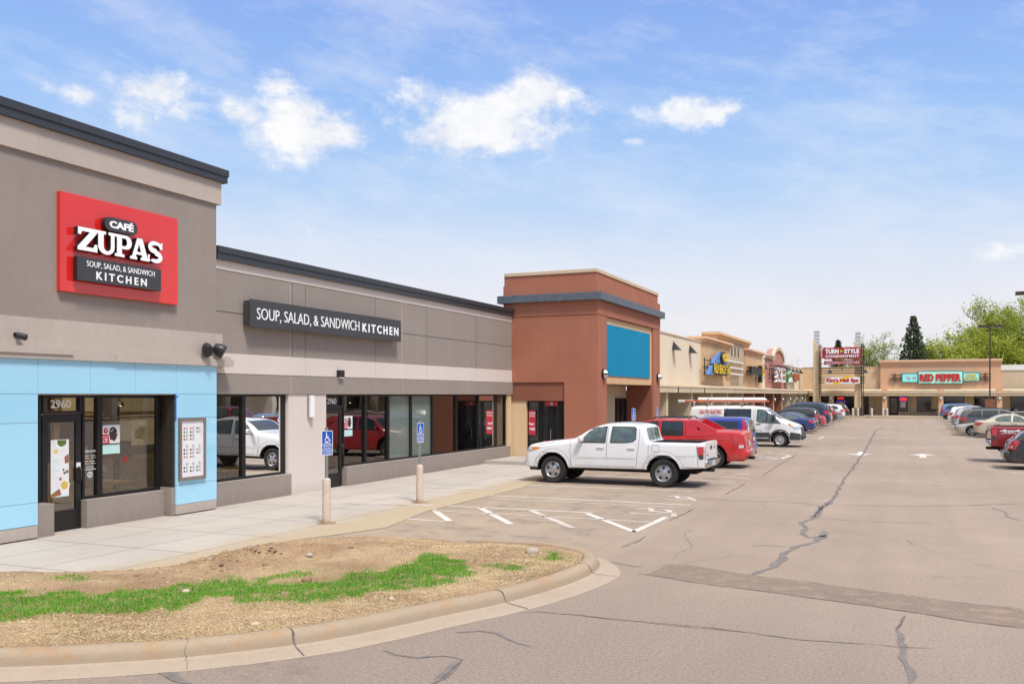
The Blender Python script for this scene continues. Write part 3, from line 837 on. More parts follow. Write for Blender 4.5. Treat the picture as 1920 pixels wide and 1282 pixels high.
ST = .05
XS = [-13.8 + ST * i for i in range(int(9.5 / ST))]; YS = [3.0 + ST * j for j in range(int(11.6 / ST))]
grid = {}
def keep(x, y):
    if inside((x, y), BED): return True
    dt = min(seg_d((x, y), a, b) for a, b in zip(DT, DT[1:])); dk = min(seg_d((x, y), a, b) for a, b in zip(KIs, KIs[1:]))
    return dk < .09 or (dt < .35 and dk > .6)
bms = bmesh.new(); okc = {}
HZ = {}
for i, x in enumerate(XS):
    for j, y in enumerate(YS):
        if keep(x, y): HZ[i, j] = bms.verts.new((x, y, soil_h(x, y)))
for (i, j) in list(HZ):
    q = [(i, j), (i + 1, j), (i + 1, j + 1), (i, j + 1)]
    if all(k in HZ for k in q): bms.faces.new([HZ[k] for k in q])
HV = {k: v.co.z for k, v in HZ.items()}
tag(obj_from_bm('soil', bms, M['soil'], None, 180), kind='structure')
def hz(x, y):
    return HV.get((int(round((x + 13.8) / ST)), int(round((y - 3.0) / ST))))

G1 = [(-12.5, 7.0), (-11.3, 7.45), (-10.39, 7.64), (-9.73, 7.87), (-9.2, 8.21), (-8.76, 8.93), (-8.48, 9.51), (-8.1, 9.6), (-7.92, 10.16), (-7.47, 10.28), (-7.6, 9.74), (-7.76, 9.35), (-7.55, 9.35), (-7.20, 9.97), (-6.83, 10.64), (-6.61, 11.44), (-6.97, 12.06), (-6.52, 12.26), (-5.75, 11.46), (-5.15, 10.91), (-5.61, 9.97), (-6.09, 9.36), (-6.35, 8.74), (-7.06, 8.37), (-7.48, 8.48), (-7.57, 7.71), (-8.19, 7.31), (-8.63, 6.98), (-8.95, 6.58), (-10.5, 5.8), (-12.5, 5.0)]
G2 = [[(-5.24, 12.62), (-5.11, 13.19), (-4.75, 13.02), (-4.62, 12.44), (-4.97, 12.17)], [(-5.63, 11.74), (-5.36, 12.09), (-4.95, 11.83), (-4.88, 11.36), (-5.27, 11.33)], [(-10.9, 8.2), (-10.0, 8.5), (-9.9, 8.9), (-10.8, 8.8)]]
def blade(mb, x, y, z, h, wd, lean, a, mi):
    ca, sa = math.cos(a), math.sin(a); b_ = random.uniform(0, 6.28)
    lx, ly = lean * math.cos(b_), lean * math.sin(b_)
    v = mb.bm.verts.new
    p0 = v((x - ca * wd, y - sa * wd, z)); p1 = v((x + ca * wd, y + sa * wd, z))
    p2 = v((x + lx * .4 + ca * wd * .7, y + ly * .4 + sa * wd * .7, z + h * .6)); p3 = v((x + lx * .4 - ca * wd * .7, y + ly * .4 - sa * wd * .7, z + h * .6))
    p4 = v((x + lx, y + ly, z + h))
    f = mb.bm.faces.new((p0, p1, p2, p3)); f.material_index = mi
    f = mb.bm.faces.new((p3, p2, p4)); f.material_index = mi
gm, sm = MB(), MB()
random.seed(3)
n_try = 0
def nearpoly(p, pg): return min(seg_d(p, pg[i], pg[i - 1]) for i in range(len(pg)))
cellg = {}
def gdens(x, y):
    k = (round(x / .07), round(y / .07))
    if k not in cellg:
        x_, y_ = k[0] * .07, k[1] * .07
        d = nearpoly((x_, y_), G1); d = d if inside((x_, y_), G1) else -d
        for g in G2:
            e_ = nearpoly((x_, y_), g); e_ = (e_ if inside((x_, y_), g) else -e_) - .10
            d = max(d, e_)
        d += noise.fractal(Vector((x_ * 2.2, y_ * 2.2, 4)), .8, 2, 3) * .30
        cellg[k] = d
    return cellg[k]
for _ in range(360000):
    x, y = random.uniform(-12.8, -4.4), random.uniform(4.2, 13.5)
    if x > -4.6 + (y - 8) * .0 and y < 12: continue
    z = hz(x, y)
    if z is None or not inside((x, y), BED): continue
    d = gdens(x, y)
    if (d > .05 and noise.noise(Vector((x * 4.5, y * 4.5, 2))) > -.34 and random.random() < min(1, .4 + 5 * (d - .05))) or (d > -.22 and random.random() < .22 * (d + .22) / .27):
        h = random.uniform(.02, .055) * (1 if d > .12 else .65)
        blade(gm, x, y, z - .005, h, random.uniform(.0022, .0042), random.uniform(.004, .035), random.uniform(0, 3.14), 0 if random.random() < (.9 if d > .1 else .55) else 1)
    elif d < .2:
        lower = min(seg_d((x, y), a, b) for a, b in zip(KIs[3:], KIs[4:]))
        pr = max(0.03, min(1, (1.7 - lower) / .9)) * (.15 + 1.2 * max(0, .5 + noise.noise(Vector((x * 1.7, y * 1.7, 9)))))
        if random.random() < pr:
            a = random.uniform(0, 6.28); l = random.uniform(.02, .06); dz = random.uniform(-.2, .55) * l
            ca, sa = math.cos(a), math.sin(a); wd = random.uniform(.0018, .0038)
            v = sm.bm.verts.new; zz = z + .004
            sm.bm.faces.new((v((x - sa * wd, y + ca * wd, zz)), v((x + sa * wd, y - ca * wd, zz)), v((x + ca * l, y + sa * l, zz + max(.004, dz)))))
for _ in range(60000):
    x, y = random.uniform(-12.8, -4.4), random.uniform(4.2, 12.6)
    z = hz(x, y)
    if z is None or not inside((x, y), BED) or gdens(x, y) > -.02: continue
    lower = min(seg_d((x, y), a, b) for a, b in zip(KIs[3:], KIs[4:]))
    if lower > 1.7 or random.random() > .25 + 1.1 * max(0, .5 + noise.noise(Vector((x * 1.9, y * 1.9, 5)))): continue
    a = random.uniform(0, 6.28); l = random.uniform(.02, .07); ca, sa = math.cos(a), math.sin(a); wd = random.uniform(.0018, .0036)
    v = sm.bm.verts.new; zz = z + random.uniform(.003, .014)
    sm.bm.faces.new((v((x - sa * wd, y + ca * wd, zz)), v((x + sa * wd, y - ca * wd, zz)), v((x + ca * l, y + sa * l, zz + random.uniform(0, .02)))))
tag(gm.build('grass', [M['grass'], M['grass_pale']], recalc=False), 'short bright green grass growing in a strip on the bare bed', 'grass', kind='stuff')
tag(sm.build('dead_grass', M['straw'], recalc=False), 'dry straw coloured dead grass behind the curved kerb', 'dead grass', kind='stuff')

# gravel and clods strewn over the soil, a few stones one could pick up
def pebble(mb, x, y, z, r, rnd, mi=0, flat=.65):
    res = bmesh.ops.create_icosphere(mb.bm, subdivisions=1 if r < .03 else 2, radius=1)
    ax = [r * rnd.uniform(.7, 1.3), r * rnd.uniform(.7, 1.2), r * flat * rnd.uniform(.8, 1.1)]
    rt = Matrix.Rotation(rnd.uniform(0, 6.28), 3, 'Z')
    for v in res['verts']:
        v.co = rt @ Vector((v.co.x * ax[0], v.co.y * ax[1], v.co.z * ax[2])) * (1 + .22 * noise.noise(v.co * 1.7 + Vector((x * 9, y * 7, 1))))
        v.co += Vector((x, y, z))
    for f in {f for v in res['verts'] for f in v.link_faces}: f.material_index = mi
rnd = random.Random(12)
gv = MB()
for _ in range(1500):
    x, y = rnd.uniform(-12.5, -4.6), rnd.uniform(7, 14.2)
    z = hz(x, y)
    if z is None or z < .012 or gdens(x, y) > -.1: continue
    pebble(gv, x, y, z, rnd.choice((.006, .008, .01, .013, .02)), rnd, rnd.choice((0, 0, 1, 2)))
for _ in range(110):                                   # churned clods
    x, y = rnd.gauss(-9.3, .55), rnd.gauss(10.9, .75)
    z = hz(x, y)
    if z is None or z < .012 or gdens(x, y) > -.1: continue
    pebble(gv, x, y, z, rnd.choice((.012, .018, .025, .035, .045)), rnd, 2 if rnd.random() < .93 else 1, .45)
M['peb_a'] = plain('buff_pebble', (.50, .40, .29), .85, local=False, var=.15)
M['peb_b'] = plain('grey_pebble', (.38, .33, .29), .85, local=False, var=.15)
M['clod'] = plain('soil_clod', (.23, .15, .09), .95, local=False, var=.3)
tag(gv.build('gravel', [M['peb_a'], M['peb_b'], M['clod']], smooth=50), 'small pebbles and clods strewn over the bare brown soil', 'gravel', kind='stuff')
for (x, y, r_, lab, mt) in ((-8.33, 11.19, .055, 'round brown stone alone on the bare soil behind the grass', 'peb_b'), (-8.30, 8.62, .05, 'pale stone at the back edge of the grass, nearest the left', 'peb_a'), (-6.37, 7.62, .045, 'flat pale stone in the dead grass close behind the kerb', 'peb_a'),
                            (-5.66, 9.21, .04, 'upright buff stone in dead grass just below the grass strip', 'peb_a'), (-7.30, 9.75, .07, 'reddish stone beside the small rear tuft of grass', 'clod'), (-5.35, 12.85, .09, 'long pale broken stone near the small grass tuft at the tip of the bed', 'peb_b')):
    mb = MB(); pebble(mb, 0, 0, 0, r_, rnd, 0, .7)
    o = tag(mb.build('stone', M[mt], smooth=60), lab, 'stone', 'stones on the planting bed'); o.location = (x, y, (hz(x, y) or .1) + r_ * .35)
# ------------------------------------------------------------------ the cafe: tall corner block and long low wing
WX_ = -14.65
cafe = thing('cafe_building', 'taupe stucco cafe with tall corner block, blue glass entrance panels and long low wing', 'building', (-14.65, 9, 0))
def part(name, m, dims, parent=cafe, bev=0, off=None):
    """a box part given in world coordinates"""
    l = parent.location if parent.parent is None else parent.parent.location
    x0, x1, y0, y1, z0, z1 = dims
    o = MB().box(x0 - l.x, x1 - l.x, y0 - l.y, y1 - l.y, z0 - l.z, z1 - l.z, bev=bev).build(name, m, parent)
    return o
def local(mb, parent):
    l = parent.location
    bmesh.ops.translate(mb.bm, verts=mb.bm.verts[:], vec=(-l.x, -l.y, -l.z))
    return mb
def mpart(name, m, mb, parent, smooth=None): return local(mb, parent).build(name, m, parent, smooth)

# tall block: upper wall over the recessed entrance
mb = MB()
mb.box(-26, -14.5, -4, 16.0, 3.25, 7.44)
mb.box(-26, -14.9, -4, 11.32, 0, 3.249)
mb.box(-26, -19.5, 11.32, 16.0, 0, 3.249)
mpart('upper_wall', M['taupe'], mb, cafe)
mb = MB(); mb.box(-26, -14.44, -4, 16.10, 6.95, 7.46); mpart('cornice_band', M['taupe_lt'], mb, cafe)
mb = MB(); mb.box(-26.2, -14.36, -4.2, 16.22, 7.46, 7.60); mb.box(-26.2, -14.335, -4.2, 16.245, 7.602, 7.76, bev=.008)
for y in (2.6, 5.65, 8.7, 11.75, 14.8): mb.box(-14.333, -14.329, y, y + .012, 7.604, 7.758)
mpart('roof_cap', M['cap'], mb, cafe)
mb = MB(); mb.box(-20, -14.42, -4, 16.12, 3.47, 3.99); mpart('lintel_band', M['taupe_lt'], mb, cafe)
mb = MB()
mb.box(-20, -14.30, -4, 12.98, 3.25, 3.34); mb.box(-20, -14.27, -4, 11.98, 3.342, 3.47); mb.box(-20, -14.33, 11.981, 12.981, 3.342, 3.468); mb.box(-20, -14.285, 12.982, 16.34, 3.25, 3.40); mb.box(-20, -14.33, 12.982, 16.30, 3.402, 3.468)
mpart('canopy_ledge', M['taupe_lt'], mb, cafe)
# back-painted glass cladding with fine joints
BGX = -14.36
mb = MB(); rows_ = [(.26, .66), (.666, 2.096), (2.102, 2.614), (2.62, 3.25)]
for z0, z1 in rows_:
    for y0, y1 in ((-4, 3), (3.006, 7.2), (7.206, 11.30)): mb.box(BGX - .05, BGX, y0, y1, z0, z1, bev=.003)
mpart('glass_cladding', M['blue_glass'], mb, cafe)
mb = MB()
for y0, y1 in ((11.306, 12.434), (12.44, 13.524), (13.53, 14.636)): mb.box(BGX - .05, BGX, y0, y1, 2.62, 3.25, bev=.003)
mpart('glass_cladding', M['blue_glass'], mb, cafe)
mb = MB()
for z0, z1 in ((.24, .66), (.666, 2.096), (2.102, 2.614), (2.62, 3.25)): mb.box(BGX - .05, BGX, 14.642, 15.86, z0, z1, bev=.003)
mpart('glass_cladding', M['blue_glass'], mb, cafe)
mb = MB(); mb.box(-14.9, BGX - .055, -4, 11.29, .22, 3.249); mb.box(-14.9, BGX - .055, 14.66, 15.845, .22, 3.249); mb.box(-14.9, BGX - .055, 11.29, 14.66, 2.60, 3.249)
mpart('cladding_backing', M['taupe_lt'], mb, cafe)
mb = MB(); mb.box(-14.9, BGX - .004, -4, 11.30, .03, .25, bev=.006); mpart('plinth', M['taupe_lt'], mb, cafe)
mb = MB(); mb.box(-14.9, BGX - .004, 14.645, 15.86, .03, .235, bev=.006)
mpart('plinth', M['taupe_lt'], mb, cafe)
mb = MB(); mb.box(-14.9, BGX - .06, 14.60, 14.66, .62, 2.598); mpart('jamb_lining', M['bronze'], mb, cafe)
mb = MB(); mb.box(-14.9, BGX - .06, 11.29, 11.33, .66, 2.598); mpart('jamb_lining', M['bronze'], mb, cafe)
mb = MB(); mb.box(-14.9, BGX - .06, 14.56, 14.66, .02, .618); mpart('jamb_base', M['taupe'], mb, cafe)
mb = MB(); mb.box(-14.9, BGX - .06, 11.29, 11.69, 0, .60, bev=.006)
mpart('jamb_base', M['taupe'], mb, cafe)
mb = MB(); mb.box(-14.95, -14.60, 12.57, 14.555, 0, .56, bev=.012); mpart('knee_wall', M['taupe'], mb, cafe)
# entrance shopfront
FX = -14.73
def frame_rect(mb, y0, y1, z0, z1, t=.05, d=.11, x=FX, sill=None):
    mb.box(x - d, x, y0, y0 + t, z0, z1); mb.box(x - d, x, y1 - t, y1, z0, z1)
    mb.box(x - d, x - .002, y0 + t, y1 - t, z1 - t, z1); mb.box(x - d, x - .002, y0 + t, y1 - t, z0, z0 + (sill or t))
def window(parent, y0, y1, z0, z1, x=FX, pane='win', t=.05):
    mb = MB(); frame_rect(mb, y0, y1, z0, z1, t, x=x)
    f = mpart('window', M['blackmet'], mb, parent)
    l = parent.location
    p = MB().face([(x - .06 - l.x, y - l.y, z - l.z) for y, z in ((y0 + t - .004, z0 + t - .004), (y1 - t + .004, z0 + t - .004), (y1 - t + .004, z1 - t + .004), (y0 + t - .004, z1 - t + .004))])
    p.build('pane', M[pane], f)
    return f
window(cafe, 11.34, 11.66, .605, 2.595)
window(cafe, 11.69, 12.56, 2.245, 2.595)
window(cafe, 12.575, 12.975, .565, 2.595)
window(cafe, 12.985, 14.55, .565, 2.595, t=.06)
def door(parent, y0, y1, z1, x=FX):
    mb = MB()
    t = .115
    mb.box(x - .07, x - .02, y0, y0 + t, .012, z1); mb.box(x - .07, x - .02, y1 - t, y1, .012, z1)
    mb.box(x - .07, x - .022, y0 + t, y1 - t, z1 - .13, z1); mb.box(x - .07, x - .022, y0 + t, y1 - t, .012, .40)
    mb.box(x - .018, x + .0, y0, y1, z1 + .001, z1 + .03)
    d = mpart('door', M['blackmet'], mb, parent, None)
    l = parent.location
    MB().face([(x - .045 - l.x, y - l.y, z - l.z) for y, z in ((y0 + t - .004, .396), (y1 - t + .004, .396), (y1 - t + .004, z1 - .126), (y0 + t - .004, z1 - .126))]).build('pane', M['win'], d)
    h = MB(); yy = y1 - .06
    h.tube([(x - .02, yy, 1.20), (x + .05, yy, 1.18), (x + .06, yy, 1.06), (x + .05, yy, .94), (x - .02, yy, .92)], .018, 8)
    local(h, parent).build('handle', M['black'], d, 60)
    return d
door(cafe, 11.70, 12.55, 2.21)
# lettering on the glass
mb = MB(); letters(mb, '2960', flat_map('+x', FX - .055), 11.90, 12.35, 2.345, 2.505, .003, .012); mpart('address_number', M['white'], mb, cafe)
mb = MB()
fm = flat_map('+x', FX - .055)
letters(mb, 'STORE HOURS', fm, 12.65, 12.92, 1.47, 1.51, .003, .012)
for k, (s_t, u0, u1) in enumerate((('Monday - Thursday', 12.66, 12.91), ('11:00 a.m. - 9:00 p.m.', 12.64, 12.93), ('Friday - Saturday', 12.67, 12.90), ('11:00 a.m. - 10:00 p.m.', 12.64, 12.93), ('Closed Sunday', 12.69, 12.88))):
    z = 1.415 - k * .045 - (.02 if k > 1 else 0) - (.02 if k > 3 else 0)
    letters(mb, s_t, fm, u0, u1, z - .03, z, .003, .012)
for (a, b, c, d_) in ((12.628, 12.64, 1.14, 1.50), (12.64, 12.945, 1.128, 1.14), (12.935, 12.945, 1.14, 1.50)): mb.face([fm(a, c, .003), fm(b, c, .003), fm(b, d_, .003), fm(a, d_, .003)])
poly(mb, arc(12.785, 1.03, .06, .06, 0, 345, 18), fm, .003, .003, holes=[arc(12.785, 1.03, .045, .045, 0, 340, 16)])
letters(mb, '@', fm, 12.755, 12.815, 1.0, 1.06, .003)
mpart('hours_lettering', M['white'], mb, cafe)

# interior seen through the glass
mb = MB()
mb.box(-19.45, -19.4, 11.35, 32.9, 0, 3.2, 0)                 # back wall
mb.box(-19.4, -14.98, 11.335, 11.40, 0, 3.2, 1); mb.box(-19.4, -14.95, 32.85, 32.9, 0, 3.2, 1)
mb.box(-19.4, -14.87, 11.40, 32.85, .0, .02, 2); mb.box(-19.4, -14.96, 11.40, 32.85, 2.95, 3.0, 1)
mb.box(-19.4, -17.5, 15.9, 16.0, .03, 2.9, 1); mb.box(-18.6, -16.4, 27.0, 27.1, .03, 2.9, 1)
mpart('interior', [M['int_wall'], M['int_dark'], M['int_floor']], mb, cafe)
mb = MB(); mb.box(-17.9, -17.7, 12.2, 17.6, 2.02, 2.06, 0); mb.box(-18.2, -18.1, 12.4, 14.3, 2.2, 2.75, 1); mb.box(-18.2, -18.1, 14.9, 17.4, 2.2, 2.75, 1); mb.box(-18.9, -18.2, 17.0, 20.0, 1.3, 2.7, 1); mb.box(-18.4, -17.6, 12.6, 19.0, .03, 1.05, 0)
mpart('serving_counter', [M['wood'], M['amber']], mb, cafe)
for y in (12.6, 14.6, 17.0, 19.4, 22.0, 24.5, 28.0, 31.0):
    mb = MB(); mb.box(-17.3, -16.1, y, y + .5, 2.90, 2.945); mpart('ceiling_light', M['ceil_light'], mb, cafe)
mb = MB()
for y in (12.1, 14.55, 17.8): mb.box(-18.05, -17.95, y, y + .12, .03, 2.94)
mb.box(-18.0, -17.9, 11.5, 20.0, 2.10, 2.18); mpart('timber_frame', M['wood'], mb, cafe)
for y, h in ((21.9, 1.1), (23.2, 1.25), (26.9, 1.3), (29.4, 1.0)):
    mb = MB(); mb.box(-17.4, -16.9, y, y + .9, .02, h, bev=.02); mpart('booth_back', M['bread'], mb, cafe)
for k, (y, z) in enumerate(((12.6, 1.45), (13.3, 1.30), (14.1, 1.5), (15.1, 1.4), (16.4, 1.45))):
    mb = MB(); mb.box(-18.3, -17.9, y, y + .35, 1.055, z, bev=.03); mpart('counter_machine', M['galv' if k % 2 else 'black'], mb, cafe)
mb = MB(); letters(mb, 'DRINKS', flat_map('+x', -17.68), 16.8, 17.72, 1.79, 1.96, .02, .01); mpart('interior_lettering', M['amber'], mb, cafe)
for k, (x, y) in enumerate(((-16.8, 13.6), (-16.6, 15.2), (-17.0, 17.8), (-16.7, 22.3), (-16.7, 24.6))):
    p = thing('pendant_lamp', 'small warm pendant lamp glowing inside behind the cafe glass', 'lamp', (x, y, 2.35), 0, 'pendant lamps in the cafe')
    MB().lathe([(.0, .10), (.05, .09), (.09, 0), (.08, 0), (.03, .06), (0, .07)], 12).build('lamp_shade', M['black'], p, 50)
    MB().lathe([(0, .05), (.035, .03), (.035, 0), (0, -.02)], 10).build('bulb', M['pendant'], p, 50)
    MB().tube([(0, 0, .1), (0, 0, .6)], .006, 5).build('cord', M['black'], p)
def table(x, y, lab, grp='tables behind the cafe windows'):
    t = thing('cafe_table', lab, 'table', (x, y, .02), 0, grp)
    MB().box(-.38, .38, -.55, .55, .72, .76, bev=.006).build('tabletop', M['wood'], t)
    MB().lathe([(.035, .03), (.035, .72)], 10).build('pedestal', M['black'], t, 40)
    MB().lathe([(.25, 0), (.25, .02), (.05, .035)], 18).build('base', M['black'], t, 40)
    return t
table(-15.45, 13.65, 'wooden table behind the entrance window with a carrier bag on it')
table(-15.5, 17.45, 'wooden table behind the first pair of windows in the low wing')
table(-15.6, 22.35, 'wooden table behind the window just past the wing door', )
def bag(x, y, z, lab, s_=1.0, text=False):
    b_ = thing('carrier_bag', lab, 'bag', (x, y, z))
    mb = MB()
    n = 16
    rings = []
    for h, r1, r2 in ((0, .13, .26), (.02, .15, .29), (.14, .16, .30), (.26, .14, .27), (.34, .09, .20), (.39, .05, .10), (.41, .02, .04)):
        rings.append([mb.bm.verts.new((r1 * s_ * math.cos(6.2832 * k / n) * (1 + .10 * math.sin(k * 2.7 + h * 20)), r2 * s_ * math.sin(6.2832 * k / n) * (1 + .08 * math.sin(k * 3.9 + h * 13)), h * s_)) for k in range(n)])
    for a, c in zip(rings, rings[1:]):
        for k in range(n): mb.bm.faces.new((a[k], a[(k + 1) % n], c[(k + 1) % n], c[k]))
    mb.bm.faces.new(rings[0]); mb.bm.faces.new(rings[-1])
    for sg in (-1, 1): mb.tube([(0, sg * .05, .38 * s_), (.01, sg * .1, .46 * s_), (.01, sg * .14, .42 * s_), (0, sg * .12, .36 * s_)], .012, 6)
    mb.build('sack', M['bag'], b_, 70)
    if text:
        mb = MB(); letters(mb, 'ZUPAS', flat_map('+x', .175 * s_), -.14, .2, .17, .25, .004, .03); mb.build('lettering', M['wine'], b_)
        mb = MB(); poly(mb, [(-.15, .10), (.2, .10), (.2, .15), (-.15, .15)], flat_map('+x', .176 * s_), 0, .003); mb.build('label_band', M['ink'], b_)
    return b_
bag(-15.3, 13.35, .785, 'pale carrier bag with red lettering on the table behind the entrance window', 1.05, True)
bag(-15.3, 17.85, .785, 'pale green carrier bag with cut out handle behind the low wing window', .8)

# low wing -----------------------------------------------------------------
mb = MB()
mb.box(-26, WX_, 16.002, 33.2, 3.10, 5.73)
mb.box(-26, WX_ + .035, 16.0, 33.04, 2.615, 3.085, bev=.006)
mpart('wing_wall', M['taupe'], mb, cafe)
mb = MB(); mb.box(-26, WX_ + .012, 16.0, 33.035, 5.52, 5.735); mpart('frieze_band', M['taupe_white'], mb, cafe)
mb = MB(); mb.box(-26, WX_ + .014, 16.0, 33.03, 3.10, 3.575); mpart('string_band', M['taupe_white'], mb, cafe)
mb = MB(); mb.box(-26.1, WX_ + .10, 16.1, 33.05, 5.735, 5.885); mb.box(-26.1, WX_ + .125, 16.1, 33.05, 5.887, 6.04, bev=.008)
for y in (19.0, 22.05, 25.1, 28.15, 31.2): mb.box(WX_ + .126, WX_ + .13, y, y + .012, 5.89, 6.036)
mpart('roof_cap', M['cap'], mb, cafe)
mb = MB()
mb.box(WX_ - .01, WX_ + .003, 16.0, 33.03, 4.535, 4.55)
for y in (18.95, 19.5, 22.9, 26.05, 29.75): mb.box(WX_ - .01, WX_ + .003, y, y + .012, 3.576, 5.519)
mpart('control_joint', M['int_dark'], mb, cafe)
mb = MB()
for y in (18.86, 24.45):
    mb.box(WX_ - .01, WX_ + .004, y, y + .022, 3.577, 5.519); mb.box(WX_, WX_ + .038, y, y + .02, 2.63, 3.07)
for y in (19.5, 22.9, 26.05, 29.75): mb.box(WX_, WX_ + .0165, y, y + .012, 3.11, 3.57)
mpart('sealant_bead', M['taupe_lt'], mb, cafe)
mb = MB(); mb.box(-14.98, WX_ + .012, 15.9, 18.92, 0, .565, bev=.012); mpart('knee_wall', M['taupe'], mb, cafe)
mb = MB(); mb.box(-14.98, WX_ + .02, 21.42, 32.86, 0, .56, bev=.012); mpart('knee_wall', M['taupe'], mb, cafe)
mb = MB(); mb.box(-15.1, WX_ + .005, 18.80, 20.43, 0, 2.614); mpart('pier', M['taupe_white'], mb, cafe)
mb = MB(); mb.box(-15.1, WX_ - .01, 32.65, 33.0, 0, 2.614); mpart('pier', M['tan'], mb, cafe)
WFX = -14.74
for y0, y1 in ((15.95, 17.22), (17.225, 18.79)): window(cafe, y0, y1, .57, 2.612, WFX, t=.055)
ys = [21.38, 22.55, 23.82, 25.2, 26.62, 28.38, 30.15, 31.75, 32.64]
for k, (a, b_) in enumerate(zip(ys, ys[1:])):
    window(cafe, a + .003, b_ - .003, .565, 2.612, WFX, 'frost' if k in (2, 3) else 'win', t=.05)
door(cafe, 20.46, 21.34, 2.21, WFX)
window(cafe, 20.44, 21.375, 2.245, 2.612, WFX)
mb = MB(); letters(mb, '2960', flat_map('+x', WFX - .055), 20.68, 21.12, 2.34, 2.51, .003, .012); mpart('address_number', M['white'], mb, cafe)
mb = MB(); mb.box(-15.03, -14.98, 20.6, 21.3, 2.12, 2.22, 0); mpart('valance', M['yellow'], mb, cafe)

# ---- signs and fittings on the cafe
def sign(name, label, loc, cat='sign', group=None): return thing(name, label, cat, loc, 0, group)
SX = -14.5
sg = sign('wall_sign', 'large square red sign with white slab lettering on the tall taupe wall', (SX, 13.26, 4.52))
def spart(name, m, mb, parent, smooth=None): return mpart(name, m, mb, parent, smooth)
mb = MB(); mb.box(SX, SX + .10, 11.80, 14.72, 4.53, 6.385, bev=.006); spart('panel', M['sign_red'], mb, sg)
fx = SX + .10
mb = MB(); poly(mb, pill(12.68, 13.49, 5.80, 6.07), flat_map('+x', fx), .04, .14, 0, 1); spart('pill_plate', [M['sign_gray'], M['black']], mb, sg)
mb = MB(); letters(mb, 'CAFÉ', flat_map('+x', fx + .141), 12.79, 13.38, 5.86, 6.035, .01, .045); spart('lettering', M['white_glow'], mb, sg)
mb = MB()
cells = (('Z', 12.05, 12.50), ('U', 12.46, 12.96), ('P', 12.91, 13.33), ('A', 13.30, 13.75), ('S', 13.73, 14.14))
for ch, u0, u1 in cells:
    o_, h_ = slab(ch)
    S_ = lambda L: [(u0 + (u1 - u0) * p[0], 5.325 + .435 * p[1]) for p in L]
    poly(mb, S_(o_), flat_map('+x', fx), (.04 + .002 * cells.index((ch, u0, u1))), .15 + .002 * cells.index((ch, u0, u1)), 0, 1, [S_(h) for h in h_])
spart('slab_lettering', [M['white_glow'], M['black']], mb, sg)
mb = MB(); poly(mb, [(12.05, 4.755), (14.11, 4.755), (14.11, 5.20), (12.05, 5.20)], flat_map('+x', fx), .04, .14, 0, 1); spart('lower_plate', [M['sign_gray'], M['black']], mb, sg)
mb = MB(); letters(mb, 'SOUP, SALAD, & SANDWICH', flat_map('+x', fx + .141), 12.26, 13.93, 5.02, 5.145, .008, -.006); letters(mb, 'KITCHEN', flat_map('+x', fx + .141), 12.48, 13.72, 4.81, 4.965, .008, .025, 1.5); spart('lettering', M['white_glow'], mb, sg)

sg = sign('wall_sign', 'long charcoal sign with white lettering across the low taupe wing', (WX_, 20.5, 4.23))
mb = MB(); mb.box(WX_ + .04, WX_ + .235, 17.05, 23.9, 4.26, 4.86); mb.box(WX_ + .237, WX_ + .26, 17.02, 23.97, 4.235, 4.895, bev=.004); mb.box(WX_, WX_ + .04, 18, 18.1, 4.4, 4.7); mb.box(WX_, WX_ + .04, 23, 23.1, 4.4, 4.7); spart('panel', M['sign_gray'], mb, sg)
fm = flat_map('+x', WX_ + .261)
mb = MB(); letters(mb, 'SOUP, SALAD, & SANDWICH', fm, 17.26, 21.66, 4.38, 4.70, .012, -.008); letters(mb, 'KITCHEN', fm, 21.82, 23.80, 4.41, 4.66, .012, .025, 1.45); spart('lettering', M['white_glow'], mb, sg)

# twin security floods on the corner
lp = thing('security_light', 'black twin headed floodlight on the pale band at the tall block corner', 'light', (-14.42, 15.6, 3.68))
MB().lathe([(.07, 0), (.07, .05)], 14, 'x').build('mount', M['black'], lp, 40)
for sg_ in (-1, 1):
    mb = MB(); prof_ = [(.0, -.02), (.09, 0), (.13, .10), (.14, .22), (.125, .25), (0, .25)]
    mb.lathe(prof_, 16, 'x'); bmesh.ops.scale(mb.bm, vec=(1, .85, 1.1), verts=mb.bm.verts[:])
    rt = Matrix.Rotation(R(sg_ * 34), 4, 'Z') @ Matrix.Rotation(R(28), 4, 'Y')
    bmesh.ops.transform(mb.bm, matrix=Matrix.Translation((.10, sg_ * .13, -.01)) @ rt, verts=mb.bm.verts[:])
    mb.build('lamp_head', M['black'], lp, 40)
c_ = thing('spotlight', 'tiny black barrel spotlight on the pale band left of the red sign', 'light', (-14.42, 10.9, 3.66))
MB().lathe([(.045, 0), (.045, .02), (.03, .022), (.03, .06)], 12, 'x').build('mount', M['black'], c_, 40)
mb = MB(); mb.lathe([(0, 0), (.055, 0), (.06, .15), (.05, .16), (0, .14)], 14, 'x'); bmesh.ops.transform(mb.bm, matrix=Matrix.Translation((.05, 0, -.01)) @ Matrix.Rotation(R(35), 4, 'Z') @ Matrix.Rotation(R(15), 4, 'Y'), verts=mb.bm.verts[:]); mb.build('lamp_head', M['black'], c_, 40)
c_ = thing('wall_pack_light', 'small black box light on the pale band above the wing door', 'light', (WX_ + .014, 21.02, 3.07))
MB().box(0, .12, -.12, .12, .02, .22, bev=.015).build('housing', M['black'], c_); MB().box(.01, .11, -.10, .10, 0, .019).build('lens', M['lens'], c_)
c_ = thing('wall_sconce', 'tall white linear sconce on the pale pier beside the wing door', 'light', (WX_ + .005, 19.66, 1.98))
MB().box(0, .05, -.08, .08, 0, .625).build('back_plate', M['galv'], c_); MB().box(.051, .14, -.065, .065, .02, .60, bev=.01).build('lens', M['lens'], c_)

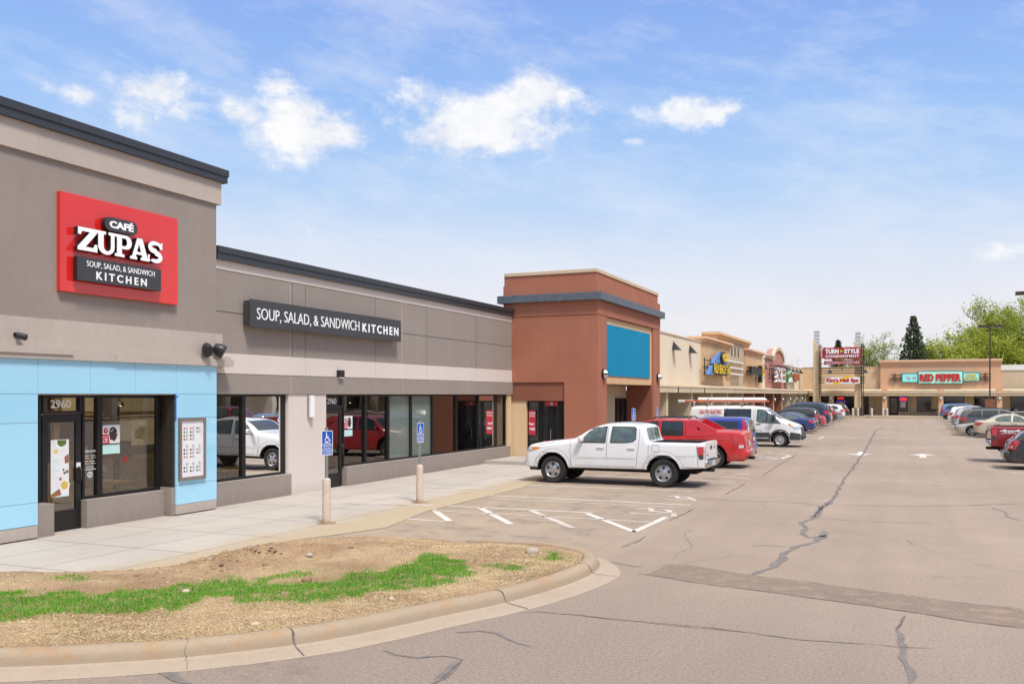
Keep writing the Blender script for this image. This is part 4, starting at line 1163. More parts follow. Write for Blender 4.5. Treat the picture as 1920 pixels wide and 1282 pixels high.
# framed menu board on the blue pier
mbd = thing('menu_board', 'steel framed menu board with rows of small dishes on the blue glass pier', 'menu', (BGX, 15.08, .73))
fm = flat_map('+x', BGX)
mb = MB()
for a in ((14.68, 14.745, .75, 2.10), (15.40, 15.465, .75, 2.10), (14.745, 15.40, .75, .82), (14.745, 15.40, 2.03, 2.10)): mb.box(BGX + .002, BGX + .06, a[0], a[1], a[2], a[3])
spart('frame', M['steel'], mb, mbd)
mb = MB(); mb.box(BGX + .002, BGX + .035, 14.745, 15.40, .82, 2.03); spart('sheet', M['paper'], mb, mbd)
mb = MB(); rr = random.Random(4)
for c in range(3):
    u = 14.83 + c * .19
    for r_ in range(13):
        if r_ in (4, 9): continue
        z = 1.87 - r_ * .077
        if c == 2 and r_ in (2, 3, 8): continue
        if r_ not in (5, 10): poly(mb, arc(u, z, .026, .024, 0, 320, 8), flat_map('+x', BGX + .036), .0015, .0015, rr.choice((0, 1, 2, 1, 3)))
        for q in range(3):
            z2 = z + .02 - q * .02
            mb.face([fm(u + .04, z2, .038), fm(u + .04 + rr.uniform(.06, .10), z2, .038), fm(u + .04 + .06, z2 + .006, .038), fm(u + .04, z2 + .006, .038)], 4)
spart('menu_print', [M['green_food'], M['bread'], M['choc'], M['orange'], M['ink']], mb, mbd)
tp = MB(); tp.box(BGX - .03, BGX + .002, 14.632, 14.640, 2.05, 2.58); tp.box(BGX + .001, BGX + .003, 14.63, 14.70, 2.55, 2.58)
tag(tp.build('masking_tape', M['tape']), 'strip of blue masking tape along the edge of the blue pier', 'tape')

# posters on the glass
ps = thing('poster', 'tall white poster of salad, sandwich and soup on the entrance door glass', 'poster', (FX - .04, 12.09, .66))
fm = flat_map('+x', FX - .038)
mb = MB(); poly(mb, [(11.89, .66), (12.29, .66), (12.29, 1.75), (11.89, 1.75)], fm, 0, .003); spart('sheet', M['paper'], mb, ps)
mb = MB(); d1 = .0045
poly(mb, arc(12.12, 1.68, .13, .10, 180, 360, 12)[::1] + [(12.25, 1.745), (11.99, 1.745)], fm, d1, d1, 4)
poly(mb, arc(12.13, 1.69, .10, .075, 180, 360, 12) + [(12.23, 1.74), (12.03, 1.74)], fm, d1 + .001, d1 + .001, 0)
poly(mb, arc(12.0, 1.53, .045, .04, 0, 345, 10), fm, d1, d1, 2)
poly(mb, [(12.19, 1.42), (12.285, 1.47), (12.285, 1.30), (12.2, 1.29)], fm, d1, d1, 1)
for (u, v, r_, mi) in ((12.17, 1.17, .022, 3), (12.19, 1.11, .025, 3), (12.25, 1.13, .035, 1), (12.10, 1.0, .03, 1)): poly(mb, arc(u, v, r_, r_, 0, 340, 8), fm, d1, d1, mi)
poly(mb, [(11.89, .72), (12.08, .82), (12.12, .70), (11.93, .66), (11.89, .66)], fm, d1, d1, 1)
poly(mb, arc(12.19, .87, .115, .11, -75, 75, 10) + arc(12.19, .87, .10, .11, 75, 285, 12), fm, d1 + .001, d1 + .001, 4)
poly(mb, arc(12.19, .875, .085, .085, 0, 345, 16), fm, d1 + .002, d1 + .002, 2)
poly(mb, [(12.02, .662), (12.29, .662), (12.29, .69), (12.02, .672)], fm, d1, d1, 5)
spart('picture', [M['green_food'], M['bread'], M['soup'], M['choc'], M['white'], M['cyan_text']], mb, ps)
mb = MB()
for k, s_t in enumerate(('FRESH', 'IS THE', 'FLAVOR', 'OF', 'SPRING.')): letters(mb, s_t, fm, 11.92, 11.92 + (.15 if len(s_t) > 3 else .06), 1.35 - k * .052, 1.388 - k * .052, .0045, 0)
mb.face([fm(11.92, 1.03, .0045), fm(12.09, 1.03, .0045), fm(12.09, 1.042, .0045), fm(11.92, 1.042, .0045)])
spart('lettering', M['cyan_text'], mb, ps)
mb = MB(); poly(mb, rrect(12.44, 12.54, 1.19, 1.29, .006), flat_map('+x', FX - .018), 0, .003)
tag(mb.build('notice_sticker', M['paper']), 'small white sticker above the entrance door handle', 'sticker')
def glass_poster(y0, y1, z0, x, lab, lab2):
    fm = flat_map('+x', x); ps = thing('poster', lab, 'poster', (x, (y0 + y1) / 2, z0)); h = .37; w_ = y1 - y0
    mb = MB(); poly(mb, [(y0, z0), (y1, z0), (y1, z0 + h), (y0, z0 + h)], fm, 0, .003); spart('sheet', M['paper'], mb, ps)
    mb = MB(); rr = random.Random(8)
    poly(mb, [(y0, z0), (y0 + w_ * .42, z0), (y0 + w_ * .36, z0 + h * .5), (y0, z0 + h * .5)], fm, .004, .004, 0)
    pts = [(y0 + w_ * .62 + w_ * .30 * math.cos(t) * rr.uniform(.75, 1.1), z0 + h * .52 + h * .42 * math.sin(t) * rr.uniform(.8, 1.05)) for t in [k * 6.283 / 14 for k in range(14)]]
    poly(mb, pts, fm, .0045, .0045, 1)
    poly(mb, arc(y0 + w_ * .2, z0 + h * .7, w_ * .13, h * .16, 0, 340, 10), fm, .005, .005, 0)
    for k in range(14): poly(mb, arc(y0 + rr.uniform(.12, .92) * w_, z0 + rr.uniform(.12, .95) * h, w_ * .035, h * .03, 0, 330, 6), fm, .0055 + k * .0001, .0055 + k * .0001, 2)
    for k in range(3): scribble(mb, fm, y0 + w_ * .04, y0 + w_ * .32, z0 + h * (.34 - k * .13), z0 + h * (.40 - k * .13), .005, k, 2, 5)
    spart('picture', [M['posred'], M['choc'], M['paper']], mb, ps)
    ps2 = MB(); poly(ps2, [(y0, z0 - .21), (y1, z0 - .21), (y1, z0 - .03), (y0, z0 - .03)], fm, 0, .003)
    tag(ps2.build('notice', M['mint']), lab2, 'notice')
glass_poster(13.08, 13.52, 1.62, FX - .055, 'dark red and chocolate poster on the entrance window glass', 'mint notice under the poster on the entrance window')
glass_poster(21.50, 21.92, 1.62, WFX - .055, 'dark red and chocolate poster on the glass past the wing door', 'mint notice under the poster past the wing door')
mb = MB(); poly(mb, arc(13.66, 1.28, .06, .06, 0, 340, 16), flat_map('+x', FX - .058), 0, .002)
tag(mb.build('round_sticker', M['wine']), 'small round dark red sticker on the entrance window', 'sticker')
# ------------------------------------------------------------------ terracotta corner store
tw = thing('corner_store', 'terracotta stucco corner store with slate blue belt and blank teal panel', 'building', (-11, 33, 0))
TX, TY0, TY1 = -11.0, 33.0, 42.4
mb = MB()
mb.box(-15.0, TX - .10, TY0 + .0, TY1, 3.10, 5.70)                      # body behind the recessed front
mb.box(TX - .10, TX, TY0, TY0 + 1.10, 0, 5.70); mb.box(TX - .10, TX, TY1 - 1.2, TY1, 0, 5.70)
mb.box(TX - 1.39, TX - .10, TY0, TY0 + 1.10, 0, 3.098); mb.box(TX - 1.3, TX - .10, TY1 - 1.2, TY1, 0, 3.098)
mpart('wall', M['clay'], mb, tw)
mb = MB(); mb.box(-15.0, TX + .015, TY0 - .015, TY1 + .015, 5.725, 6.27); mb.box(-15.0, TX + .0, TY0 - .04, TY1 + .04, 6.57, 6.97); mb.box(-15.0, TX - .09, TY0 + .06, TY1 - .06, 6.97, 7.36)
mpart('parapet', M['clay'], mb, tw)
mb = MB(); mb.box(-15.0, TX - .02, TY0 + .01, TY1 - .01, 5.70, 5.725); mb.box(-14.6, TX - 1.41, TY0 + .025, TY0 + .3, 3.07, 3.098); mpart('reveal_groove', M['clay_dk'], mb, tw)
mb = MB(); mb.box(-15.0, TX - .05, TY0 + .02, TY1 - .02, 7.36, 7.5, bev=.01); mpart('coping', M['trim_cream'], mb, tw)
mb = MB(); mb.box(-15.2, TX + .20, TY0 - .22, TY1 + .22, 6.27, 6.57, bev=.01); mpart('belt', M['belt'], mb, tw)
mb = MB(); mb.box(-14.66, TX - 1.40, TY0 + .06, TY0 + .40, 2.36, 3.069); mpart('header', M['clay_dk'], mb, tw)
mb = MB(); mb.box(-14.8, -14.06, TY0 + .10, TY0 + .5, 0, 2.359); mpart('side_pier', M['tan'], mb, tw)
# side entrance glazing (faces the cafe side)
def window_y(parent, x0, x1, z0, z1, y, pane='farglass', t=.05):
    mb = MB()
    mb.box(x0, x0 + t, y, y + .08, z0, z1); mb.box(x1 - t, x1, y, y + .08, z0, z1); mb.box(x0 + t, x1 - t, y + .002, y + .08, z1 - t, z1); mb.box(x0 + t, x1 - t, y + .002, y + .08, z0, z0 + t)
    f = mpart('window', M['blackmet'], mb, parent)
    l = parent.location
    MB().face([(x - l.x, y + .05 - l.y, z - l.z) for x, z in ((x0 + t - .004, z0 + t - .004), (x1 - t + .004, z0 + t - .004), (x1 - t + .004, z1 - t + .004), (x0 + t - .004, z1 - t + .004))]).build('pane', M[pane], f)
    return f
window_y(tw, -14.06, -13.48, .02, 2.35, TY0 + .24)
window_y(tw, -13.47, -13.10, .02, 2.35, TY0 + .24)
dmb = MB(); y = TY0 + .26
dmb.box(-13.09, -13.01, y, y + .06, .02, 2.34); dmb.box(-12.72, -12.64, y, y + .06, .02, 2.34); dmb.box(-13.01, -12.72, y, y + .06, 2.2, 2.34); dmb.box(-13.01, -12.72, y, y + .06, .02, .2)
dd = mpart('door', M['blackmet'], dmb, tw)
q = MB().face([(-13.02, y + .03, .19), (-12.71, y + .03, .19), (-12.71, y + .03, 2.21), (-13.02, y + .03, 2.21)]); local(q, tw).build('pane', M['farglass'], dd)
q = MB().tube([(-13.045, y, 1.22), (-13.045, y - .05, 1.2), (-13.045, y - .05, .82), (-13.045, y, .8)], .014, 6); local(q, tw).build('handle', M['galv'], dd)
window_y(tw, -12.63, -12.30, .02, 2.35, TY0 + .24)
fy = flat_map('-y', TY0 + .235)
pz = thing('poster', 'tall red coming soon poster in the terracotta store side window', 'poster', (-13.85, TY0 + .23, 1.0))
mb = MB(); poly(mb, [(-14.0, 1.0), (-13.7, 1.0), (-13.7, 1.98), (-14.0, 1.98)], fy, 0, .004); mpart('sheet', M['posred'], mb, pz)
mb = MB(); letters(mb, 'COMING', fy, -13.98, -13.72, 1.83, 1.91, .006, .02); letters(mb, 'SOON', fy, -13.96, -13.74, 1.72, 1.79, .006, .02)
scribble(mb, fy, -13.98, -13.76, 1.38, 1.50, .006, 3, 0, 6); scribble(mb, fy, -13.95, -13.72, 1.18, 1.31, .006, 5, 0, 6); mpart('lettering', M['white'], mb, pz)
pz = thing('notice', 'small red notice low on the terracotta store side window', 'notice', (-13.3, TY0 + .23, .45))
mb = MB(); poly(mb, [(-13.36, .42), (-13.25, .42), (-13.25, .78), (-13.36, .78)], fy, 0, .004); mpart('sheet', M['posred'], mb, pz)
pz = thing('door_sign', 'red sign strip above the terracotta store side door', 'sign', (-13.0, TY0 + .23, 2.2))
mb = MB(); poly(mb, [(-13.3, 2.16), (-12.75, 2.16), (-12.75, 2.34), (-13.3, 2.34)], fy, 0, .004); mpart('panel', M['posred'], mb, pz)
mb = MB(); letters(mb, '29', fy, -13.08, -12.96, 2.2, 2.3, .006, .02); mpart('lettering', M['white'], mb, pz)
mb = MB(); mb.box(-16, -12.2, TY0 + 1.2, TY0 + 1.25, 0, 3.0); mpart('interior', M['dark'], mb, tw)
# front: recessed sign field, teal panel, deep entrance
mb = MB(); mb.box(TX - .098, TX - .09, TY0 + 1.102, TY1 - 1.202, 3.08, 5.699); mb.box(TX - 1.30, TX - .091, TY0 + 1.11, TY1 - 1.21, 3.05, 3.079); mpart('sign_field', M['ochre'], mb, tw)
tp = MB(); tp.box(TX - .088, TX - .05, TY0 + 1.14, TY0 + 7.78, 3.37, 5.43); mpart('blank_panel', M['teal'], tp, tw)
mb = MB(); mb.box(-12.6, -12.3, TY0 + 1.12, TY1 - 1.32, 0, 3.0); mpart('entrance_wall', M['khaki'], mb, tw)
mb = MB(); mb.box(-12.298, TX - .102, TY1 - 1.205, TY1 - 1.201, 0, 3.048); mpart('entrance_return', M['clay_dk'], mb, tw)
window(tw, 39.35, 40.05, .02, 2.45, -12.19, 'farglass'); window(tw, 40.06, 40.75, .02, 2.45, -12.19, 'farglass')
def sconce(x, y, z, lab, s_=1.0, grp='round wall lamps', rz=0, full=True):
    t = thing('wall_lamp', lab, 'lamp', (x, y, z), rz, grp)
    mb = MB(); mb.lathe([(0, 0), (.20 * s_, 0), (.20 * s_, .05 * s_), (.17 * s_, .08 * s_)], 18, 'x'); mb.build('mount', M['black'], t, 40)
    mb = MB(); mb.lathe([(.165 * s_, .07 * s_), (.15 * s_, .13 * s_), (.10 * s_, .175 * s_), (0, .19 * s_)], 18, 'x'); mb.build('lens', M['lens'], t, 60)
    if full:
        mb = MB(); mb.box(.06 * s_, .20 * s_, -.185 * s_, .185 * s_, -.025 * s_, .025 * s_, bev=.008 * s_); mb.build('guard_bar', M['black'], t)
    return t
L0 = sconce(TX, 33.62, 3.42, 'round wall lamp on the near front corner of the terracotta store', 1.0)
dup(L0, (TX, 41.95, 3.42), 0, 'round wall lamp on the far front corner of the terracotta store')

# ------------------------------------------------------------------ long storefront row down the left side
row = thing('storefront_row', 'long row of tan and cream stucco shopfronts with a sloped canopy on piers', 'building', (-12.3, 80, 0))
UX = -12.3
def wall_bar(name, m, y0, y1, z0, z1, x=UX, parent=row):
    mb = MB(); mb.box(x - 1.1, x, y0, y1, z0, z1); return mpart(name, m, mb, parent)
def cornice(y0, y1, z0, z1, x, m, parent=row, ends=.22):
    h = z1 - z0
    mb = MB()
    mb.box(x - 1.05, x + .12, y0 - ends * .45, y1 + ends * .45, z0, z0 + h * .45); mb.box(x - 1.05, x + .26, y0 - ends * .9, y1 + ends * .9, z0 + h * .452, z0 + h * .85, bev=.03); mb.box(x - 1.05, x + .20, y0 - ends * .7, y1 + ends * .7, z0 + h * .852, z1)
    return mpart('cornice', m, mb, parent)
mb = MB(); mb.box(-20, UX, 42.45, 58.0, 3.25, 5.98)
mpart('upper_wall', M['cream'], mb, row)
mb = MB(); mb.box(-20, UX + .05, 42.45, 57.9, 5.98, 6.05); mpart('coping', M['trim_cream'], mb, row)
wall_bar('upper_wall', M['ochre'], 57.9, 67.3, 3.25, 6.02, UX + .15); cornice(57.9, 67.3, 6.02, 6.39, UX + .15, M['peach'])
wall_bar('upper_wall', M['khaki'], 63.0, 76.7, 3.25, 6.6, UX - .02); cornice(63.2, 76.5, 6.6, 7.02, UX - .02, M['ochre'])
mb = MB()
for y in (68.7, 70.1, 71.5): mb.box(UX - .03, UX - .005, y, y + .42, 5.55, 6.25)
mpart('slot_vent', M['int_dark'], mb, row)
wall_bar('upper_wall', M['ochre'], 74.4, 83.1, 3.25, 6.04, UX + .15); cornice(74.4, 83.1, 6.04, 6.40, UX + .15, M['peach'])
wall_bar('upper_wall', M['cream'], 83.1, 86.2, 3.25, 5.9, UX)
# rose gable with an arched head
mb = MB(); g0, g1 = 86.0, 100.3; gc = 94.0
gp = [(g0, 3.25), (g1, 3.25), (g1, 5.75), (98.4, 5.75)] + [(gc + 4.0 * math.cos(a), 5.95 + 1.32 * math.sin(a)) for a in [R(t) for t in range(0, 181, 12)]] + [(g0 + 3.2, 6.05), (g0, 6.05)]
mb.prism(gp, 'x', UX - .6, UX + .14); mpart('gable', M['rose'], mb, row)
mb = MB(); mb.box(-20, UX - .75, 58.0, 117, 3.25, 5.6); mpart('roof', M['int_dark'], mb, row)
mb = MB()
ring = [(gc + 4.15 * math.cos(a), 5.95 + 1.46 * math.sin(a)) for a in [R(t) for t in range(0, 181, 12)]] + [(gc + 3.75 * math.cos(a), 5.95 + 1.12 * math.sin(a)) for a in [R(t) for t in range(180, -1, -12)]]
mb.prism(ring, 'x', UX, UX + .30); mb.box(UX, UX + .32, g0 - .25, g0 + 3.6, 6.05, 6.22); mb.box(UX, UX + .40, g0 - .35, g0 + 3.75, 6.222, 6.42, bev=.03); mpart('cornice', M['trim_cream'], mb, row)
wall_bar('upper_wall', M['cream'], 100.3, 117.0, 3.25, 5.8, UX); mb = MB(); mb.box(-20, UX + .05, 100.3, 117.0, 5.8, 5.86); mpart('coping', M['trim_cream'], mb, row)
# canopy: sloped skirt, fascia, soffit
mb = MB(); CX = -11.2
mb.prism([(UX + .0, 3.10), (UX, 3.27), (CX - .06, 3.06), (CX - .06, 2.98)], 'y', 42.42, 116.9); mpart('canopy_skirt', M['khaki'], mb, row)
mb = MB(); mb.box(CX - .12, CX, 42.42, 116.9, 2.72, 3.05); mb.box(CX - .001, CX + .03, 42.42, 116.9, 3.0, 3.07)
mpart('canopy_fascia', M['beige_panel'], mb, row)
mb = MB()
for y in (47.0, 49.9, 53.7, 58.9, 64.2, 70.0, 75.5, 81.2, 86.7, 92.6, 98.1, 103.5): mb.box(CX, CX + .008, y, y + .025, 2.73, 2.995)
for y in (46.9, 53.6): mb.box(CX, CX + .04, y, y + .10, 2.70, 3.06)
mpart('fascia_joint', M['int_dark'], mb, row)
mb = MB(); mb.box(-14.7, CX - .121, 42.42, 116.9, 2.78, 2.82); mpart('soffit', M['khaki'], mb, row)
for k, (y0, y1, mt) in enumerate(((44, 52, 'beige_panel'), (52, 60, 'khaki'), (60, 74, 'tan'), (74, 86, 'khaki'), (86, 100, 'clay_dk'), (100, 117, 'khaki'))):
    mb = MB(); mb.box(-15, -14.5, y0, y1 - .002, 0, 2.779); mpart('shopfront_wall', M[mt], mb, row)
piers = [45.2, 51.0, 56.7, 62.0, 68.2, 73.5, 79.3, 84.9, 90.8, 96.7, 102.4, 107.9, 113.2]
side = ['beige_panel', 'beige_panel', 'khaki', 'khaki', 'khaki', 'clay', 'clay_dk', 'clay_dk', 'clay_dk', 'khaki', 'beige_panel', 'beige_panel', 'khaki']
for k, (y, mt) in enumerate(zip(piers, side)):
    mb = MB(); mb.box(-12.9, -11.42, y, y + .42, .13, 2.779, 0); mb.box(-11.42, -11.40, y - .01, y + .43, .13, 2.72, 1)
    mpart('pier', [M[mt], M['trim_cream']], mb, row)
    mb = MB(); mb.box(-14.5, -12.9, y + .1, y + .3, 2.35, 2.778); mpart('beam', M['beige_panel'], mb, row)
for k, y in enumerate(piers[:-1]):
    window(row, y + .9, y + 3.3, .15, 2.5, -14.4, 'farglass', .07); window(row, y + 3.4, y + 5.0, .75, 2.5, -14.4, 'farglass', .07)
    if k >= 1 and k != 2:
        dup(L0, (-11.40, y + .2, 1.98 + .15), 0, 'round white wall lamp on a pier of the long storefront row', group='lamps on the storefront piers')
# barber style sconce and pole on first bay
bpole = thing('barber_pole', 'red white and blue striped barber pole under the canopy beside the terracotta store', 'barber pole', (-12.0, 44.6, .9))
m, nt_, nd_, lk_, b_ = nodes('barber_stripes')
v_ = objvec(nt_); sxx = nd_.new('ShaderNodeSeparateXYZ'); lk_.new(v_, sxx.inputs[0])
w_ = math_(nt_, 'FRACT', math_(nt_, 'ADD', math_(nt_, 'MULTIPLY', sxx.outputs[2], 4), math_(nt_, 'MULTIPLY', math_(nt_, 'ARCTAN2', sxx.outputs[1], sxx.outputs[0]), .159)))
lk_.new(mix(nt_, math_(nt_, 'LESS_THAN', w_, .33), mix(nt_, math_(nt_, 'LESS_THAN', w_, .66), (.8, .8, .8), (.03, .05, .3)), (.5, .03, .03)), b_.inputs['Base Color'])
MB().lathe([(0, 0), (.11, 0), (.11, 1.0), (0, 1.0)], 16).build('drum', m, bpole, 40)
MB().lathe([(0, 1.001), (.14, 1.001), (.14, 1.1), (.08, 1.2), (0, 1.22)], 16).build('cap', M['galv'], bpole, 40); MB().lathe([(0, -.12), (.08, -.1), (.14, 0), (.14, -.001), (0, -.001)], 16).build('foot', M['galv'], bpole, 40)

# black pyramid downlights on the upper walls
def pyramid(x, y, z, s_=.62, first=[None], lab='', rz=0):
    if first[0] is None:
        t = thing('wall_downlight', lab, 'light', (x, y, z), rz, 'black pyramid wall lights')
        mb = MB(); a = mb.bm.verts.new((0, 0, s_ * .5)); b_ = [mb.bm.verts.new(p) for p in ((0, -s_ * .5, -s_ * .28), (s_ * .7, -s_ * .5, -s_ * .35), (s_ * .7, s_ * .5, -s_ * .35), (0, s_ * .5, -s_ * .28))]
        for i in range(4): mb.bm.faces.new((b_[i], b_[(i + 1) % 4], a))
        mb.bm.faces.new(b_); mb.build('hood', M['black'], t)
        MB().box(.12, s_ * .5, -s_ * .25, s_ * .25, -s_ * .36, -s_ * .33).build('lens', M['lens'], t)
        first[0] = t
        return t
    return dup(first[0], (x, y, z), rz, lab)
for k, (y, z, lab) in enumerate(((45.6, 5.35, 'black pyramid wall light on the cream wall hard against the terracotta store'), (50.4, 5.35, 'black pyramid wall light left of centre on the blank cream wall'), (54.6, 5.35, 'black pyramid wall light on the blank cream wall nearest the ochre shop block'), (85.2, 5.15, 'black pyramid wall light on the narrow cream wall before the rose gable'),
                                    (101.6, 5.42, 'first of the close set black pyramid lights past the rose gable'), (104.3, 5.42, 'second of the close set black pyramid lights past the rose gable'), (107.3, 5.42, 'third of the close set black pyramid lights past the rose gable'), (111, 5.42, 'fourth of the close set black pyramid lights past the rose gable'), (115, 5.42, 'last of the close set black pyramid lights, by the inside corner'))):
    pyramid(UX, y, z, lab=lab)

# shop signs on the row
def bars(mb, x, y0, y1, zs, t=.035, posts=()):
    for z in zs: mb.tube([(x, y0, z), (x, y1, z)], t, 6)
    for y in posts: mb.tube([(x, y, min(zs) - .15), (x, y, max(zs) + .15)], t, 6)
PX = UX + .15
sg = sign('shop_sign', 'yellow lettered tanning salon sign with blue wave and yellow sun on a dark rack', (PX, 62.5, 3.95))
mb = MB(); bars(mb, PX + .22, 58.9, 66.6, (4.05, 4.45, 4.9), posts=(59.0, 61.0, 66.5)); mpart('rack', M['black'], mb, sg)
fm = flat_map('+x', PX + .25)
mb = MB(); poly(mb, [(59.3, 3.95), (60.7, 3.95), (62.3, 4.82), (66.2, 4.70), (65.6, 5.05), (65.0, 4.95), (64.4, 5.15), (63.6, 5.58), (62.6, 5.42), (61.4, 5.05), (60.3, 4.5), (59.7, 4.2)], fm, .0, .22); mpart('wave', M['sky_sign'], mb, sg)
mb = MB(); poly(mb, arc(64.0, 5.22, 1.05, .42, 0, 345, 20), fm, .1, .34); mpart('sun_disc_back', M['black'], mb, sg)
mb = MB(); poly(mb, arc(64.2, 5.22, .78, .30, 0, 345, 20), fm, .30, .38, holes=[arc(64.2, 5.22, .58, .215, 0, 330, 12)])
for k in range(8):
    a = k * math.pi / 4; poly(mb, [(64.2 + .5 * math.cos(a - .25), 5.22 + .18 * math.sin(a - .25)), (64.2 + .5 * math.cos(a + .25), 5.22 + .18 * math.sin(a + .25)), (64.2 + .1 * math.cos(a), 5.22 + .04 * math.sin(a))], fm, .3, .385)
mpart('sun', M['yellow'], mb, sg)
mb = MB(); mb.box(PX + .26, PX + .40, 60.4, 66.4, 3.98, 4.04)
mpart('letter_base', M['black'], mb, sg)
mb = MB(); letters(mb, 'PALM BEACH TAN', fm, 60.5, 66.4, 4.05, 4.72, .30, .045, 1.0, 0, 1); mpart('lettering', [M['yellow'], M['black']], mb, sg)
sg = sign('sign_rail', 'three white horizontal rails on the tall khaki shop block', (UX + .06, 71, 4.1), 'rail')
for z in (4.15, 4.62, 5.10):
    mb = MB(); mb.box(UX + .30, UX + .38, 67.5, 74.2, z, z + .11); mpart('rail', M['white_trim'], mb, sg)
for k in range(7):
    y = 68 + k * .95; mb = MB(); mb.box(UX - .02, UX + .299, y, y + .05, 4.1, 5.2); mpart('bracket', M['beige_panel'], mb, sg)
sg = sign('shop_sign', 'dark grey raised shape sign with a yellow end panel on the far ochre block', (PX, 79.5, 4.1))
fm = flat_map('+x', PX + .2)
mb = MB(); bars(mb, PX + .15, 76.2, 82.4, (4.3, 4.6, 4.9), posts=(76.5, 82.0)); mpart('rack', M['black'], mb, sg)
mb = MB()
for k in range(8): y = 76.65 + k * .66; poly(mb, [(y, 4.36), (y + .5, 4.36), (y + .5, 4.72 + .2 * (k % 3 == 0)), (y + .33, 5.02 - .12 * (k % 2)), (y + .08, 4.98 - .14 * (k % 3))], fm, 0, .3, 0, 1)
poly(mb, [(81.9, 3.7), (82.6, 3.7), (82.6, 5.2), (81.9, 5.2)], fm, 0, .3, 0, 1); mpart('lettering', [M['sign_gray'], M['black']], mb, sg)
mb = MB(); poly(mb, [(82.7, 4.35), (84.0, 4.35), (84.0, 5.2), (82.7, 5.2)], fm, 0, .3); poly(mb, arc(83.3, 4.8, .35, .25, 0, 345, 12), fm, .3, .34, 1); mpart('end_panel', [M['yellow'], M['orange']], mb, sg)
mb = MB(); scribble(mb, fm, 77, 80.5, 4.18, 4.32, .32, 4, 0, 9); mpart('small_lettering', M['galv'], mb, sg)
sg = sign('shop_sign', 'white jagged burst sign with brown shapes on the rose gable', (PX, 95.5, 3.9))
GX = UX + .14; fm = flat_map('+x', GX + .25)
mb = MB(); bars(mb, GX + .18, 89.3, 100.0, (4.2, 4.6, 5.0), posts=(89.5, 91)); mpart('rack', M['black'], mb, sg)
mb = MB(); pts = []; rr = random.Random(2)
for k in range(24):
    a = k * 2 * math.pi / 24; r_ = 1.0 if k % 2 else .80
    pts.append((95.7 + 4.1 * r_ * max(-.93, min(.93, 1.3 * math.cos(a))), 4.62 + .80 * r_ * max(-.95, min(.95, 1.3 * math.sin(a)))))
poly(mb, pts, fm, 0, .25); mpart('burst_panel', M['white'], mb, sg)
mb = MB()
for q in ([(92.4, 5.1), (93.2, 5.1), (95.6, 4.15), (94.8, 4.15)], [(92.4, 4.15), (93.2, 4.15), (95.6, 5.1), (94.8, 5.1)][::1]): poly(mb, q, fm, .25, .29 + .01 * (q[0][1] < 5))
poly(mb, rrect(96.5, 98.6, 4.80, 5.12, .1), fm, .25, .29); poly(mb, rrect(96.5, 98.6, 4.22, 4.54, .1), fm, .25, .29)
mpart('lettering', M['bread'], mb, sg)
sg = sign('trellis_awning', 'black open trellis canopy on the rose gable above the burst sign', (GX, 96, 5.4), 'trellis')
mb = MB()
for k in range(16): y = 90.6 + k * .6; mb.tube([(GX, y, 5.55), (GX + .7, y, 5.40), (GX + .75, y, 5.55)], .035, 5)
mb.tube([(GX + .6, 90.4, 5.45), (GX + .6, 99.9, 5.45)], .04, 5); mb.tube([(GX + .15, 90.4, 5.54), (GX + .15, 99.9, 5.54)], .04, 5); mpart('rack', M['black'], mb, sg)
sg = sign('shop_sign', 'green and white peaked grocery sign beside the rose gable', (UX, 104, 4.1))
fm = flat_map('+x', UX + .3)
mb = MB(); poly(mb, [(101.4, 3.95), (106.4, 3.95), (106.4, 4.8), (104.5, 5.3), (103.2, 5.3), (101.4, 4.8)], fm, 0, .3); mpart('panel', M['green'], mb, sg)
mb = MB(); poly(mb, [(102.0, 4.0), (105.8, 4.0), (105.2, 4.4), (103.9, 4.62), (102.6, 4.4)], fm, .3, .34); poly(mb, [(101.6, 4.82), (104.0, 5.22), (106.2, 4.82), (106.2, 4.92), (104.0, 5.34), (101.6, 4.92)], fm, .3, .34); mpart('white_shape', M['white'], mb, sg)
mb = MB(); poly(mb, arc(103.6, 4.72, 1.1, .14, 0, 345, 12), fm, .3, .35); mpart('red_shape', M['posred'], mb, sg)
sg = sign('shop_sign', 'orange sign of upright shapes by the inside corner of the row', (UX, 109.5, 4.1))
mb = MB()
for k in range(5): poly(mb, rrect(107.2 + k * 1.12, 108.0 + k * 1.12, 4.3, 5.1 - .1 * (k % 2), .1), fm, 0, .3, 0, 1)
mpart('upright_shape', [M['orange'], M['black']], mb, sg)
mb = MB(); mb.box(UX + .05, UX + .29, 107, 112.8, 4.15, 4.28); mpart('rack', M['black'], mb, sg)

# the racks stand off the wall: nudge each sign to its measured size
for o in list(COL.objects):
    if o.parent is None and o.get('category') in ('sign', 'rail', 'trellis') and 57 < o.location.y < 112 and abs(o.location.x - UX) < .5:
        f_ = .968
        o.location = (o.location.x, o.location.y * f_, 2.6 + (o.location.z - 2.6) * f_); o.scale = (1, f_, f_)
